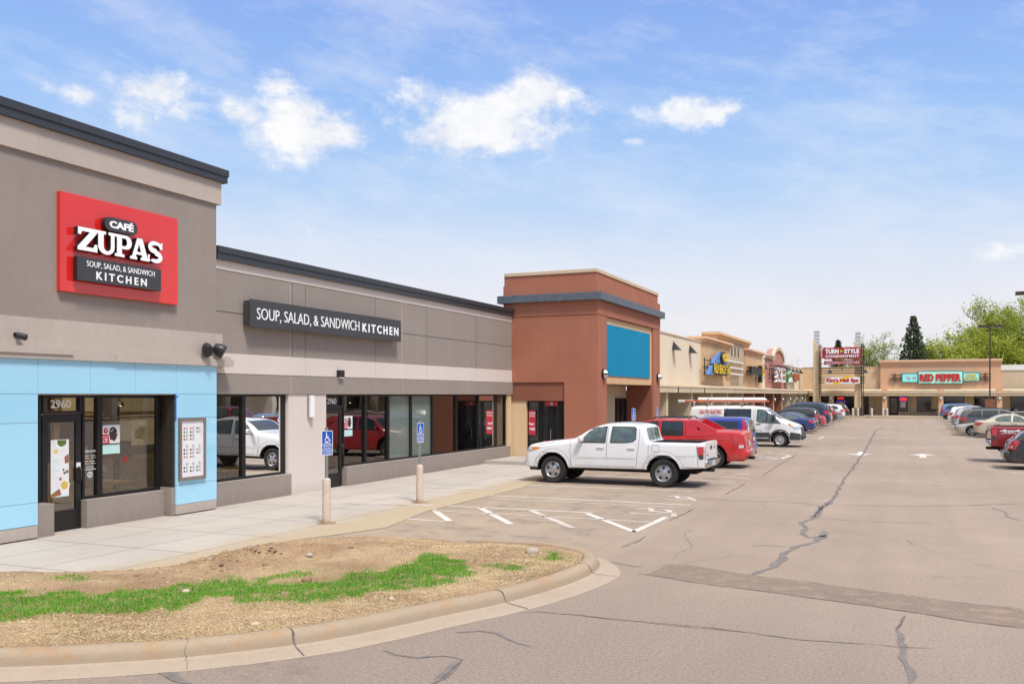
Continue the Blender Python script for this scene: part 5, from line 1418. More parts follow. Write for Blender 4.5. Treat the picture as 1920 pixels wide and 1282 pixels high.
# ------------------------------------------------------------------ the facing row with the restaurant
FY = 117.0
rst = thing('restaurant_row', 'tan shop row facing the lot with a taller peach restaurant front', 'building', (3, FY, 0))
mb = MB(); mb.box(-12.3, -3.18, FY, FY + 10, 3.25, 5.95); mpart('upper_wall', M['tan'], mb, rst)
mb = MB(); mb.box(-12.3, -3.18, FY - .05, FY + 10, 5.95, 6.02); mpart('coping', M['trim_cream'], mb, rst)
mb = MB()
for (a, b_) in (((-12.1, 5.9), (-10.4, 3.4)), ((-4.6, 5.7), (-3.3, 3.6)), ((-4.6, 3.6), (-3.3, 5.7)), ((-11.9, 3.4), (-10.2, 5.9))):
    d = Vector((b_[0] - a[0], b_[1] - a[1])).normalized(); n_ = Vector((-d.y, d.x)) * .014
    mb.face([(a[0] + n_.x, FY - .004, a[1] + n_.y), (a[0] - n_.x, FY - .004, a[1] - n_.y), (b_[0] - n_.x, FY - .004, b_[1] - n_.y), (b_[0] + n_.x, FY - .004, b_[1] + n_.y)])
mpart('score_joint', M['khaki'], mb, rst)
mb = MB(); mb.box(-3.18, 9.6, FY - .45, FY + 10, 3.28, 5.95); mpart('upper_wall', M['peach'], mb, rst)
mb = MB(); mb.box(-3.22, 9.64, FY - .50, FY + 10, 5.95, 6.20); mb.box(-3.28, 9.7, FY - .60, FY + 10, 6.202, 6.46); mb.box(-3.34, 9.76, FY - .72, FY + 10, 6.462, 6.66, bev=.02); mpart('cornice', M['peach'], mb, rst)
mb = MB(); mb.box(-3.30, 9.72, FY - .66, FY + 10, 6.66, 6.75); mpart('coping', M['trim_cream'], mb, rst)
mb = MB(); mb.box(9.6, 42, FY, FY + 10, 3.25, 5.42); mpart('upper_wall', M['beige_panel'], mb, rst)
mb = MB(); mb.box(9.6, 42, FY - .08, FY + 10, 5.42, 6.05); mpart('roof_band', M['white_trim'], mb, rst)
mb = MB(); mb.prism([(FY - .46, 3.28), (FY - 1.1, 3.12), (FY - 1.1, 3.06), (FY - .46, 3.1)], 'x', -12.0, 42); mpart('canopy_skirt', M['trim_cream'], mb, rst)
mb = MB(); mb.box(-12.0, 42, FY - 1.12, FY - 1.0, 2.78, 3.05); mb.box(-12.0, 42, FY - 1.06, FY - .94, 2.48, 2.778); mpart('canopy_fascia', M['beige_panel'], mb, rst)
mb = MB(); mb.box(-12.0, 42, FY - .93, FY + 2.2, 2.6, 2.64); mpart('soffit', M['khaki'], mb, rst)
mb = MB(); mb.box(-14.5, 42, FY + 2.0, FY + 2.3, 0, 2.6); mpart('shopfront_wall', M['beige_panel'], mb, rst)
mb = MB()
for x in (-3.9, -2.85, .1, 2.6, 3.4, 6.35): mb.box(x, x + .03, FY + 1.995, FY + 2.0, .15, 2.58)
mpart('panel_joint', M['int_dark'], mb, rst)
for k, (x, mt, st) in enumerate(((-2.95, 'peach', 1), (3.12, 'peach', 0), (9.17, 'peach', 0), (15.3, 'tan', 0), (-9.0, 'tan', 0))):
    mb = MB(); mb.box(x, x + .52, FY - .96, FY - .4, .13, 2.76 if x > -4 and x < 10 else 2.5); mb.box(x - .03, x + .55, FY - 1.14, FY - .42, 2.75, 3.32) if -4 < x < 10 else None
    mpart('pier', M[mt], mb, rst)
    if st: mb = MB(); mb.box(x + .01, x + .56, FY - 1.0, FY - .3, .13, .85); mpart('stone_base', M['stone'], mb, rst)
    if x > -4 and x < 12: dup(L0, (x + .26, FY - .965, 2.18), -math.pi / 2, ('round wall lamp on the pier left of the restaurant door', 'round wall lamp on the middle restaurant pier', 'round wall lamp on the right hand restaurant pier')[k], group='lamps on the restaurant piers')
dup(L0, (-8.75, FY - .965, 2.12), -math.pi / 2, 'round wall lamp on the pier behind the sign tower', group='lamps on the restaurant piers')
for (x0, x1, z0, z1) in ((-1.22, -.16, .6, 2.42), (.85, 2.38, .56, 2.30), (3.75, 5.95, .6, 2.42), (7.0, 8.2, .6, 2.42), (8.25, 9.1, .6, 2.42), (10.8, 14.5, .6, 2.42), (-8.7, -7.5, .15, 2.4), (-7.45, -6.3, .15, 2.4), (-5.1, -4.6, .15, 2.4), (-11.6, -9.2, .15, 2.4)):
    window_y(rst, x0, x1, z0, z1, FY + 1.9)
dmb = MB(); y = FY + 1.9
dmb.box(-2.22, -2.08, y, y + .08, .14, 2.42); dmb.box(-1.40, -1.26, y, y + .08, .14, 2.42); dmb.box(-2.08, -1.40, y, y + .08, 2.2, 2.42); dmb.box(-2.08, -1.40, y, y + .08, .14, .36)
dd = mpart('door', M['blackmet'], dmb, rst)
q = MB().face([(-2.09, y + .04, .35), (-1.39, y + .04, .35), (-1.39, y + .04, 2.21), (-2.09, y + .04, 2.21)]); local(q, rst).build('pane', M['farglass'], dd)
q = MB().tube([(-1.46, y - .04, 1.0), (-1.46, y - .04, 1.3)], .02, 6); local(q, rst).build('handle', M['galv'], dd)
def neon(x0, x1, z0, z1, y, lab, border=True, txt='OPEN'):
    t = thing('neon_sign', lab, 'sign', ((x0 + x1) / 2, y, z0)); fm = flat_map('-y', y)
    mb = MB(); letters(mb, txt, fm, x0 + .12, x1 - .12, z0 + .12, z1 - .12, .03, .03); mpart('lettering', M['neon_red'], mb, t)
    if border:
        mb = MB(); poly(mb, arc((x0 + x1) / 2, (z0 + z1) / 2, (x1 - x0) / 2, (z1 - z0) / 2, 0, 350, 24), fm, 0, .02, holes=[arc((x0 + x1) / 2, (z0 + z1) / 2, (x1 - x0) / 2 - .05, (z1 - z0) / 2 - .05, 0, 348, 24)]); mpart('border', M['neon_blue'], mb, t)
neon(-1.15, -.2, 1.75, 2.38, FY + 1.88, 'oval open sign glowing red in a blue ring beside the restaurant door')
neon(-8.35, -7.35, 1.95, 2.4, FY + 1.88, 'plain red open sign in the nail shop window behind the sign tower', False)
t = thing('neon_sign', 'square window sign with yellow hand shape and blue border below the plain open sign', 'sign', (-7.8, FY + 1.88, 1.2)); fm = flat_map('-y', FY + 1.88)
mb = MB(); poly(mb, [(-8.3, 1.25), (-7.3, 1.25), (-7.3, 1.9), (-8.3, 1.9)], fm, 0, .02, holes=[[(-8.22, 1.32), (-7.38, 1.32), (-7.38, 1.83), (-8.22, 1.83)]]); mpart('border', M['neon_blue'], mb, t)
mb = MB(); poly(mb, arc(-7.8, 1.58, .3, .16, 0, 340, 12), fm, .01, .03); mpart('hand_shape', M['yellow'], mb, t)
mb = MB(); poly(mb, arc(-7.8, 1.62, .36, .2, 0, 340, 12), fm, 0, .008); mpart('back_shape', M['posred'], mb, t)
t = thing('menu_sheet', 'white menu sheet taped in the window right of the restaurant door', 'menu', (-.7, FY + 1.88, .95))
mb = MB(); poly(mb, [(-.98, 1.05), (-.42, 1.05), (-.42, 1.72), (-.98, 1.72)], fm, 0, .01); mpart('sheet', M['paper'], mb, t)
# restaurant sign
sy = FY - .45
sg = sign('restaurant_sign', 'aqua three part restaurant sign with raised red lettering on the peach wall', (3.2, sy, 3.85)); fm = flat_map('-y', sy)
mb = MB()
for x0, x1 in ((-2.1, -.8), (7.4, 8.56)):
    for z in (4.32, 4.62, 4.92): mb.box(x0, x1, sy - .22, sy - .14, z, z + .08)
for x in (-1.6, 8.0): mb.box(x, x + .08, sy - .25, sy - .05, 4.1, 5.2)
mpart('rail', M['bronze'], mb, sg)
for nm, a, mt in (('left_panel', (-.82, .95, 4.07, 5.15), 'aqua'), ('main_panel', (.93, 5.69, 3.88, 5.40), 'aqua_green'), ('right_panel', (5.67, 7.41, 4.15, 5.2), 'aqua')):
    mb = MB(); dd_ = .34 if nm == 'main_panel' else .26
    mb.box(a[0], a[1], sy - dd_ + .03, sy - .02, a[2], a[3], 1); mb.box(a[0] + .07, a[1] - .07, sy - dd_, sy - dd_ + .029, a[2] + .06, a[3] - .10, 0)
    mpart(nm, [M[mt], M['aqua_edge']], mb, sg)
mb = MB(); letters(mb, 'RED PEPPER', fm, 1.1, 5.5, 4.18, 5.06, .46, .05, 1, 0, 1); mpart('lettering', [M['red'], M['wine']], mb, sg)
mb = MB(); letters(mb, 'CHINESE', fm, 6.0, 7.0, 4.72, 5.0, .32, .03); letters(mb, 'RESTAURANT', fm, 5.78, 7.25, 4.30, 4.62, .32, .02); mpart('side_lettering', M['yellow'], mb, sg)
mb = MB()
for cx in (-.12, .55):
    for k in range(5):
        a = k * 1.2566 + .3 + cx
        poly(mb, [(cx + .05 * math.cos(a + 1.5), 4.62 + .05 * math.sin(a + 1.5)), (cx + .28 * math.cos(a), 4.62 + .28 * math.sin(a)), (cx + .05 * math.cos(a - 1.5), 4.62 + .05 * math.sin(a - 1.5))], fm, .27, .29 + k * .004, k % 2)
mpart('pepper_emblem', [M['red'], M['white']], mb, sg)

# ------------------------------------------------------------------ sign tower at the inside corner
M['metal_top'] = plain('pale_banded_metal', (.50, .51, .52), .5, .2, local=False)
py = thing('sign_tower', 'pair of tan stepped piers with banded metal tops at the inside corner', 'tower', (-7.8, 113, 0))
for x0, x1, ztop in ((-10.55, -9.75, 10.3), (-5.9, -5.12, 10.0)):
    mb = MB(); hz_ = ztop - 1.25
    mb.prism([(x0, .13), (x1, .13), (x1, hz_ - 1.2), (x0 + .22, hz_), (x0, hz_)], 'y', 112.8, 114.0)
    mb.box(x0 - .08, x0, 112.9, 114.4, 3.2, 6.0) if x0 < -8 else None
    mpart('pier', M['tan'], mb, py)
    mb = MB(); mb.box(x0 + .07, x1 - .14, 113.0, 113.7, hz_ - 1.9, ztop - .0)
    mpart('metal_top', M['metal_top'], mb, py)
    mb = MB()
    for k in range(7): mb.box(x0 + .05, x1 - .12, 112.97, 113.73, ztop - .1 - k * .42, ztop - .02 - k * .42)
    mpart('metal_band', M['white_trim'], mb, py)
    mb = MB(); mb.box(x0 - .06, x1 + .06, 112.7, 114.1, .13, 1.05); mpart('stone_base', M['stone'], mb, py)
    mb = MB()
    for z in (2.2, 3.3, 4.6): mb.box(x0 - .003, x1 + .003, 112.797, 112.81, z, z + .03)
    mpart('score_joint', M['khaki'], mb, py)
sg = sign('tenant_sign_rack', 'black lattice rack of two posts and rails between the tan tower piers', (-7.4, 112.6, 0), 'sign rack')
mb = MB()
for x in (-9.72, -5.02):
    for dx in (-.09, .09): mb.tube([(x + dx, 112.5, .13), (x + dx, 112.5, 8.6)], .05, 6)
    for k in range(18): mb.tube([(x - .22, 112.46, 4.0 + k * .26), (x + .22, 112.46, 4.0 + k * .26)], .03, 5)
mpart('post', M['black'], mb, sg)
mb = MB()
for z in (5.73, 5.45, 5.15): mb.tube([(-9.7, 112.5, z), (-4.8, 112.5, z)], .045, 6)
for z in (8.2, 7.0, 6.3, 4.65, 4.35, 4.05): mb.tube([(-9.9, 112.5, z), (-9.1, 112.5, z)], .04, 6); mb.tube([(-5.4, 112.5, z), (-4.7, 112.5, z)], .04, 6)
mb.box(-7.3, -7.2, 112.42, 112.48, 5.45, 5.75); mpart('rail', M['black'], mb, sg)
for x, lab in ((-8.6, 'black pyramid light on the left of the sign rack rails'), (-4.7, 'black pyramid light on the right post of the sign rack')):
    pyramid(x, 112.42, 5.35, lab=lab, rz=-math.pi / 2)
yb = 112.3
sg = sign('tenant_sign', 'dark red rounded consignment shop sign with white capitals, topmost on the rack', (-7.4, yb, 6.8)); fm = flat_map('-y', yb)
mb = MB(); poly(mb, rrect(-9.5, -5.12, 6.82, 8.18, .4, 6), fm, -.2, .0, 0, 1); poly(mb, rrect(-9.42, -5.2, 6.9, 8.1, .36, 6), fm, 0, .02, 1, 1); mpart('panel', [M['red'], M['wine']], mb, sg)
mb = MB(); letters(mb, 'TURN', fm, -9.12, -7.62, 7.45, 8.0, .06, .055); letters(mb, 'STYLE', fm, -7.02, -5.35, 7.45, 8.0, .06, .055); letters(mb, 'CONSIGNMENT', fm, -9.1, -5.35, 6.99, 7.31, .06, .03, 1.08); mpart('lettering', M['white'], mb, sg)
mb = MB(); poly(mb, [(-7.5, 7.52), (-7.1, 7.72), (-7.5, 7.92), (-7.38, 7.72)], fm, .02, .06); mpart('arrow', M['yellow'], mb, sg)
sg = sign('tenant_sign', 'narrow dark red clothing and furniture strip, second on the rack', (-7.2, yb, 6.2))
mb = MB(); mb.box(-9.25, -5.2, yb - .02, yb + .2, 6.16, 6.62); mpart('panel', M['wine'], mb, sg)
mb = MB(); letters(mb, 'CLOTHING', fm, -9.05, -7.5, 6.26, 6.52, .04, .0, 1.15); letters(mb, 'FURNITURE', fm, -7.1, -5.35, 6.26, 6.52, .04, .0, 1.15); poly(mb, [(-7.38, 6.30), (-7.2, 6.39), (-7.38, 6.48)], fm, .02, .04); mpart('lettering', M['white'], mb, sg)
sg = sign('tenant_sign', 'white nail spa banner with red script and a yellow swoosh, lowest on the rack', (-7.2, yb, 3.85))
mb = MB(); mb.box(-9.15, -5.28, yb - .02, yb + .1, 3.92, 4.68); mpart('panel', M['white'], mb, sg)
mb = MB(); poly(mb, [(-8.6, 3.9), (-8.0, 3.8), (-7.3, 4.1), (-6.6, 4.6), (-5.6, 4.74), (-6.0, 4.84), (-7.0, 4.74), (-7.6, 4.3), (-8.2, 4.0)], fm, .022, .03); mpart('swoosh', M['yellow'], mb, sg)
mb = MB(); letters(mb, "Kim's Nail Spa", fm, -9.0, -5.42, 4.0, 4.56, .06, .045); mpart('lettering', M['red'], mb, sg)
# ------------------------------------------------------------------ street furniture
def bollard_mat():
    m, nt, nd, lk, b = nodes('chipped_bollard_paint')
    v = objvec(nt)
    chip = ramp(nt, tex(nt, 13, 6, .8, vec=v), .595, .64)
    sx = nd.new('ShaderNodeSeparateXYZ'); lk.new(v, sx.inputs[0])
    low = ramp(nt, math_(nt, 'ADD', sx.outputs[2], math_(nt, 'MULTIPLY', tex(nt, 9, 4, .7, vec=v), .10)), .15, .04)
    col = mix(nt, ramp(nt, tex(nt, 2, 4, vec=v), .3, .7), (.52, .42, .34), (.66, .56, .47))
    col = mix(nt, chip, col, (.11, .075, .06)); col = mix(nt, math_(nt, 'MULTIPLY', low, .85), col, (.33, .145, .05))
    lk.new(col, b.inputs['Base Color']); b.inputs['Roughness'].default_value = .7
    return m
M['bollard'] = bollard_mat()
M['rust_pool'] = concrete('rust_stained_concrete', (.40, .26, .13))
def wheelchair(mb, cx, z, s_, fmap, d, mi=0):
    """the standing accessible symbol: head, torso, seat and wheel"""
    P = lambda L: [(cx + x * s_, z + y * s_) for x, y in L]
    poly(mb, P(arc(-.12, .92, .09, .09, 0, 340, 12)), fmap, d, d, mi)
    poly(mb, P([(-.19, .80), (-.06, .80), (-.05, .62), (.18, .62), (.18, .53), (-.05, .53), (-.03, .44), (.22, .44), (.36, .12), (.47, .16), (.45, .07), (.30, .02), (.15, .34), (-.17, .34)]), fmap, d, d, mi)
    poly(mb, P(arc(-.06, .20, .30, .30, 118, 330, 16) + arc(-.06, .20, .21, .21, 330, 118, 16)), fmap, d + .0006, d + .0006, mi)
def access_sign(x, y, lab, ztop=1.98, w_=.30, h=.66, post_top=.93, rz=0, boll=True):
    t = thing('accessible_parking_sign', lab, 'sign', (x, y, .008), rz, 'accessible parking signs')
    if boll:
        mb = MB(); mb.lathe([(.085, -.02), (.085, .86), (.075, .895), (.04, .91), (0, .915)], 20); mb.build('bollard', M['bollard'], t, 40)
        mb = MB(); pts = arc(0, 0, .2, .17, 0, 350, 14); mb.face([(px * (1 + .3 * math.sin(k * 2.3)), py_ * (1 + .3 * math.cos(k * 1.7)), .0075) for k, (px, py_) in enumerate(pts)]); mb.build('rust_stain', M['rust_pool'], t)
    mb = MB(); b0 = .9 if boll else 0
    mb.box(-.03, .03, -.016, .016, b0, ztop + .06); mb.build('post', M['galv'], t)
    z1 = ztop; z0 = ztop - h
    fm = flat_map('-y', -.019)
    mb = MB(); poly(mb, rrect(-w_ / 2, w_ / 2, z0, z1, .025), fm, 0, .004); poly(mb, rrect(-w_ / 2 + .012, w_ / 2 - .012, z0 + .012, z0 + h * .215, .012), fm, .0052, .0052, 1)
    poly(mb, rrect(-w_ / 2 + .012, w_ / 2 - .012, z0 + h * .235, z0 + h * .43, .012), fm, .0052, .0052, 1); poly(mb, rrect(-w_ / 2 + .012, w_ / 2 - .012, z0 + h * .45, z1 - .012, .016), fm, .0052, .0052, 1)
    mb.build('plate', [M['white'], M['blue_sign']], t)
    mb = MB(); wheelchair(mb, 0, z0 + h * .56, h * .36, fm, .0066)
    letters(mb, 'PARKING', fm, -.08, .08, z0 + h * .475, z0 + h * .525, .0066, .02)
    letters(mb, 'VEHICLE ID', fm, -.11, .11, z0 + h * .35, z0 + h * .40, .0066, .02); letters(mb, 'REQUIRED', fm, -.10, .10, z0 + h * .26, z0 + h * .31, .0066, .02)
    letters(mb, 'UP TO $200 FINE', fm, -.12, .12, z0 + h * .125, z0 + h * .18, .0066, .02); letters(mb, 'FOR VIOLATION', fm, -.11, .11, z0 + h * .04, z0 + h * .095, .0066, .02)
    mb.build('symbol', M['white'], t)
    return t
access_sign(-10.78, 15.05, 'blue accessible parking sign on the nearest chipped cream bollard, rust at its foot', 1.87, .29, .50, rz=R(76))
access_sign(-10.80, 18.86, 'blue accessible parking sign on the second cream bollard, in front of the long wing windows', 1.92, .29, .48, rz=R(86))
access_sign(-10.75, 37.0, 'blue accessible parking sign before the terracotta store entrance', 2.0, .29, .50, rz=R(70), boll=False)
access_sign(-10.75, 40.9, 'blue accessible parking sign by the far front corner of the terracotta store', 2.0, .29, .50, rz=R(86), boll=False)

bp0 = None
for k, (x, y, lab) in enumerate(((-3.95, 110.6, 'cream bollard just right of the sign tower'), (-5.45, 111.2, 'cream bollard hard in front of the right tower pier'), (-5.95, 110.4, 'cream bollard left of the right tower pier'), (-2.35, 111.6, 'cream bollard in front of the left restaurant pier'), (-2.75, 111.4, 'short cream bollard beside the left restaurant pier'))):
    if bp0 is None:
        mb = MB(); mb.lathe([(.13, -.02), (.13, .98), (.11, 1.04), (.05, 1.07), (0, 1.08)], 14)
        bp0 = tag(mb.build('bollard', M['bollard'], smooth=40), lab, 'bollard', 'bollards before the facing row'); bp0.location = (x, y, .0)
    else:
        dup(bp0, (x, y, 0), 0, lab)

def lamp_post(x, y, h, lab, heads=2, arm=.95, rz=0):
    t = thing('lamp_post', lab, 'lamp post', (x, y, 0), rz)
    mb = MB(); mb.box(-.07, .07, -.07, .07, .9, h, bev=.01); mb.build('pole', M['bronze'], t)
    mb = MB(); mb.lathe([(.30, 0), (.30, .88), (.26, .92), (0, .92)], 20); mb.build('base', M['peb_b'], t, 40)
    for sg_ in ((-1, 1) if heads == 2 else (-1,)):
        mb = MB(); mb.box(sg_ * .07, sg_ * .35, -.03, .03, h - .12, h - .06, 0); hh = mb.box(sg_ * .30, sg_ * (arm + .2), -.26, .26, h - .30, h - .0, 0, .03); mb.build('lamp_head', M['bronze'], t)
        MB().box(sg_ * .40, sg_ * (arm + .1), -.19, .19, h - .315, h - .301).build('lens', M['lens'], t)
    return t
lamp_post(7.85, 108, 10.05, 'tall dark lamp post with two flat heads in front of the restaurant')
lamp_post(9.75, 85, 11.15, 'nearer dark lamp post whose left head shows at the right edge of the frame', 2, 1.5)

# barbecue grill on the restaurant walk
gq = thing('patio_grill', 'black kettle shaped grill on thin legs below the restaurant window', 'grill', (2.55, 115.6, .13))
mb = MB(); mb.lathe([(.05, .42), (.30, .62), (.36, .80), (.34, .86), (0, .86)], 16); bmesh.ops.scale(mb.bm, vec=(1.35, .8, 1), verts=mb.bm.verts[:]); mb.build('bowl', M['black'], gq, 40)
for sx_ in (-1, 1):
    for sy_ in (-1, 1): MB().tube([(sx_ * .33, sy_ * .18, 0), (sx_ * .25, sy_ * .12, .6)], .02, 6).build('leg', M['black'], gq)
MB().tube([(-.33, 0, .25), (.33, 0, .25)], .015, 6).build('brace', M['black'], gq)
# trolley bay in the right hand rows
cb = thing('cart_corral', 'tubular galvanised cart corral beyond the parked cars on the right', 'cart corral', (10.5, 99, 0))
for yy in (-.9, .9):
    mb = MB()
    for z in (.45, .95): mb.tube([(-2.0, yy, z), (2.6, yy, z)], .03, 6)
    for k in range(6): mb.tube([(-2.0 + k * .92, yy, 0), (-2.0 + k * .92, yy, 1.25)], .035, 6)
    mb.build('side_rail', M['galv'], cb)
bs = thing('corral_sign', 'brown square sign panel at the foot of the lamp post by the cart corral', 'sign', (7.8, 107.4, 0))
MB().box(-.45, .45, -.03, .03, .95, 2.15, bev=.01).build('panel', M['clay_dk'], bs); MB().box(-.04, .04, .031, .09, 0, 2.0).build('post', M['bronze'], bs)

# ------------------------------------------------------------------ trees
def bark(name, c): return stucco(name, c, .2, .3, .6, .2)
M['bark'] = bark('grey_bark', (.12, .095, .075)); M['bark_dk'] = bark('dark_bark', (.07, .05, .04))
def leaf(name, a, b_):
    m, nt, nd, lk, b = nodes(name)
    pos = nd.new('ShaderNodeNewGeometry').outputs['Position']
    f = ramp(nt, tex(nt, .45, 3, .6, vec=pos), .34, .66); g = ramp(nt, tex(nt, 6, 2, .7, vec=pos), .3, .7)
    col = mix(nt, g, mix(nt, f, a, b_), [x * .6 for x in a])
    lk.new(col, b.inputs['Base Color']); b.inputs['Roughness'].default_value = .6
    tr = N(nt, 'ShaderNodeBsdfTranslucent'); lk.new(col, tr.inputs[0])
    mx = nd.new('ShaderNodeMixShader'); mx.inputs[0].default_value = .38
    lk.new(b.outputs[0], mx.inputs[1]); lk.new(tr.outputs[0], mx.inputs[2]); lk.new(mx.outputs[0], nd['Material Output'].inputs[0])
    return m
M['leaf_lime'] = leaf('spring_lime_leaves', (.46, .52, .05), (.64, .66, .12))
M['leaf_green'] = leaf('spring_green_leaves', (.38, .45, .05), (.54, .60, .11))
M['leaf_bud'] = leaf('pale_bud_leaves', (.36, .42, .08), (.52, .56, .17))
M['needle'] = leaf('dark_spruce_needles', (.07, .105, .045), (.135, .18, .075))

def broad_tree(x, y, h, spread, lab, leafm, nleaf, seed, trunk_h=.25, leaf_s=.16, bare=False, flat=1.0):
    rnd = random.Random(seed)
    t = thing('deciduous_tree', lab, 'tree', (x, y, 0))
    wood = MB(); tips = []
    def grow(p, d, l, r, depth):
        n = 4; pts = [p]; rs = [r]; q = p.copy(); dd = d.copy()
        for k in range(n):
            dd = (dd + Vector((rnd.uniform(-.17, .17), rnd.uniform(-.17, .17), rnd.uniform(-.02, .10)))).normalized()
            q = q + dd * (l / n); pts.append(q.copy()); rs.append(r * (1 - .38 * (k + 1) / n))
        wood.tube(pts, rs, 7 if depth < 2 else 4 if depth < 4 else 3, cap=False)
        if depth >= 3: tips.extend((pp, dd, depth) for pp in pts[1:])
        if depth < 5:
            nb = (5, 4, 3, 3, 2)[depth]
            for k in range(nb):
                a = rnd.uniform(0, 6.28) if depth else 6.28 * k / nb + rnd.uniform(-.4, .4); tilt = rnd.uniform(.35, .95)
                u = dd.orthogonal().normalized(); w2 = dd.cross(u)
                nd_ = (dd * math.cos(tilt) + (u * math.cos(a) + w2 * math.sin(a)) * math.sin(tilt) * spread).normalized()
                nd_.z = nd_.z * flat + .05; nd_.normalize()
                grow(pts[-1 - (k % 3) if depth else -1 - (k % 2)], nd_, l * rnd.uniform(.60, .84) * (1.35 if depth == 0 else 1), rs[-1] * rnd.uniform(.55, .75), depth + 1)
    grow(Vector((0, 0, 0)), Vector((0, 0, 1)), h * trunk_h, h * .020, 0)
    top = max(p.z for p, _, _ in tips); k_ = h / top
    for v in wood.bm.verts: v.co = v.co * k_
    wood.build('trunk', M['bark'], t, 60, recalc=False)
    cr_ = MB(); v = cr_.bm.verts.new
    for i in range(nleaf):
        p, d, dep = tips[rnd.randrange(len(tips))]
        g_ = .16 if bare else .30
        c_ = p * k_ + Vector((rnd.gauss(0, g_), rnd.gauss(0, g_), rnd.gauss(0, g_)))
        s_ = leaf_s * rnd.uniform(.5, 1.4)
        u = Vector((rnd.gauss(0, 1), rnd.gauss(0, 1), rnd.gauss(0, .8))).normalized(); w2 = u.orthogonal().normalized()
        w2 = (w2 * math.cos(i) + u.cross(w2) * math.sin(i))
        cr_.bm.faces.new((v(c_ - u * s_), v(c_ + w2 * s_ * .55), v(c_ + u * s_), v(c_ - w2 * s_ * .55)))
    cr_.build('crown', M[leafm], t, recalc=False)
    return t
def spruce(x, y, h, r0, lab, seed):
    rnd = random.Random(seed)
    t = thing('spruce_tree', lab, 'tree', (x, y, 0))
    MB().tube([(0, 0, 0), (0, 0, h * .5), (.05, 0, h)], [h * .018, h * .011, .02], 8).build('trunk', M['bark_dk'], t, 60)
    cr_ = MB(); z = h * .05; v = cr_.bm.verts.new
    while z < h * .995:
        f = 1 - z / h
        nb = int(7 + 8 * f)
        for k in range(nb):
            a = 6.283 * k / nb + rnd.uniform(-.35, .35); l = r0 * (f ** .85) * rnd.uniform(.60, 1.12) + .14
            ca, sa = math.cos(a), math.sin(a)
            for j in range(int(7 + l * 10)):
                q = rnd.uniform(.05, 1) ** .75; rr_ = l * q; w_ = rnd.gauss(0, .20 * l * (1.1 - q) + .07)
                zz = z - rr_ * .22 + .10 * rr_ * q + rnd.gauss(0, .10)
                c_ = Vector((ca * rr_ - sa * w_, sa * rr_ + ca * w_, zz)); s_ = rnd.uniform(.16, .36)
                dv = Vector((ca * .8 + rnd.gauss(0, .4), sa * .8 + rnd.gauss(0, .4), rnd.gauss(-.15, .35))).normalized(); pv = dv.orthogonal().normalized(); pv = pv * math.cos(j) + dv.cross(pv) * math.sin(j)
                cr_.bm.faces.new((v(c_ - pv * s_ * .42), v(c_ + pv * s_ * .42), v(c_ + dv * s_)))
        z += h * .021
    cr_.build('crown', M['needle'], t, recalc=False)
    return t
broad_tree(-4.3, 146, 12.3, .95, 'thinly leafed pale budding tree between the sign tower and the tall spruce', 'leaf_bud', 8000, 3, .18, .11, True)
spruce(.5, 134, 13.3, 4.3, 'tall dark spruce rising behind the left end of the restaurant front', 5)
spruce(-10.4, 152, 11.5, 2.6, 'smaller dark spruce showing above the top sign of the sign tower', 9)
broad_tree(7.3, 142, 12.6, .85, 'broad lime green spring tree right of the tall spruce', 'leaf_lime', 23000, 11, .16, .15)
broad_tree(11.2, 139, 11.0, 1.0, 'lower lime tree behind the lamp post with two heads', 'leaf_lime', 19000, 15, .15, .15)
broad_tree(13.6, 148, 17.0, 1.05, 'tallest light green tree at the right edge, branches showing through', 'leaf_green', 21000, 21, .2, .15)
broad_tree(19.5, 146, 14.0, 1.1, 'bushy green tree cut by the right edge of the frame', 'leaf_green', 18000, 27, .17, .15)
broad_tree(-7.6, 150, 9.6, 1.0, 'low budding tree peeping between the two tower piers', 'leaf_bud', 5000, 33, .17, .11)
broad_tree(-20.5, 150, 9.3, 1.0, 'bare twiggy tree whose tips show above the rose gable', 'leaf_bud', 500, 37, .18, .08, True)

# ------------------------------------------------------------------ row across the lot (seen mirrored in the cafe glass)
op = thing('opposite_row', 'long tan shop row with piers across the lot, mirrored in the cafe windows', 'building', (48, 50, 0))
mb = MB(); mb.box(48, 60, -10, 130, 3.2, 6.2); mpart('upper_wall', M['tan'], mb, op)
mb = MB(); mb.box(50, 60, -10, 130, 0, 3.2); mpart('shopfront_wall', M['khaki'], mb, op)
for k in range(16):
    mb = MB(); mb.box(47.6, 48.4, -8 + k * 8.6, -7.2 + k * 8.6, 0, 3.4); mpart('pier', M['cream'], mb, op)
for k in range(15):
    mb = MB(); mb.box(49.95, 50.05, -5 + k * 8.6, -1 + k * 8.6, .4, 2.6); mpart('window', M['farglass'], mb, op)
# ------------------------------------------------------------------ vehicles
M['carglass'] = plain('dark_car_glass', (.020, .026, .027), .03, 0, 0, .9, var=.3)
M['carglass_lt'] = plain('greenish_car_glass', (.085, .12, .115), .03, 0, 0, .9, var=.35)
M['tyre'] = plain('tyre_rubber', (.022, .021, .021), .85, var=.2)
M['alloy'] = plain('alloy_wheel', (.50, .50, .51), .3, .75)
M['steelwheel'] = plain('silver_steel_wheel', (.46, .46, .47), .35, .7)
M['hubcap'] = plain('hub_cover', (.56, .56, .57), .35, .5)
M['chrome'] = plain('chrome', (.55, .55, .56), .12, 1)
M['under'] = plain('underbody_black', (.010, .010, .010), .9)
M['clad'] = plain('grey_plastic_cladding', (.045, .046, .05), .6)
M['seam'] = plain('panel_gap', (.03, .03, .03), .8)
M['tail'] = plain('red_lamp_lens', (.50, .012, .015), .12, 0, 1, var=.2)
M['tail_clear'] = plain('clear_lamp_lens', (.62, .60, .58), .12, .2, 1, var=.1)
M['amber_l'] = plain('amber_lamp_lens', (.75, .22, .02), .12, 0, 1)
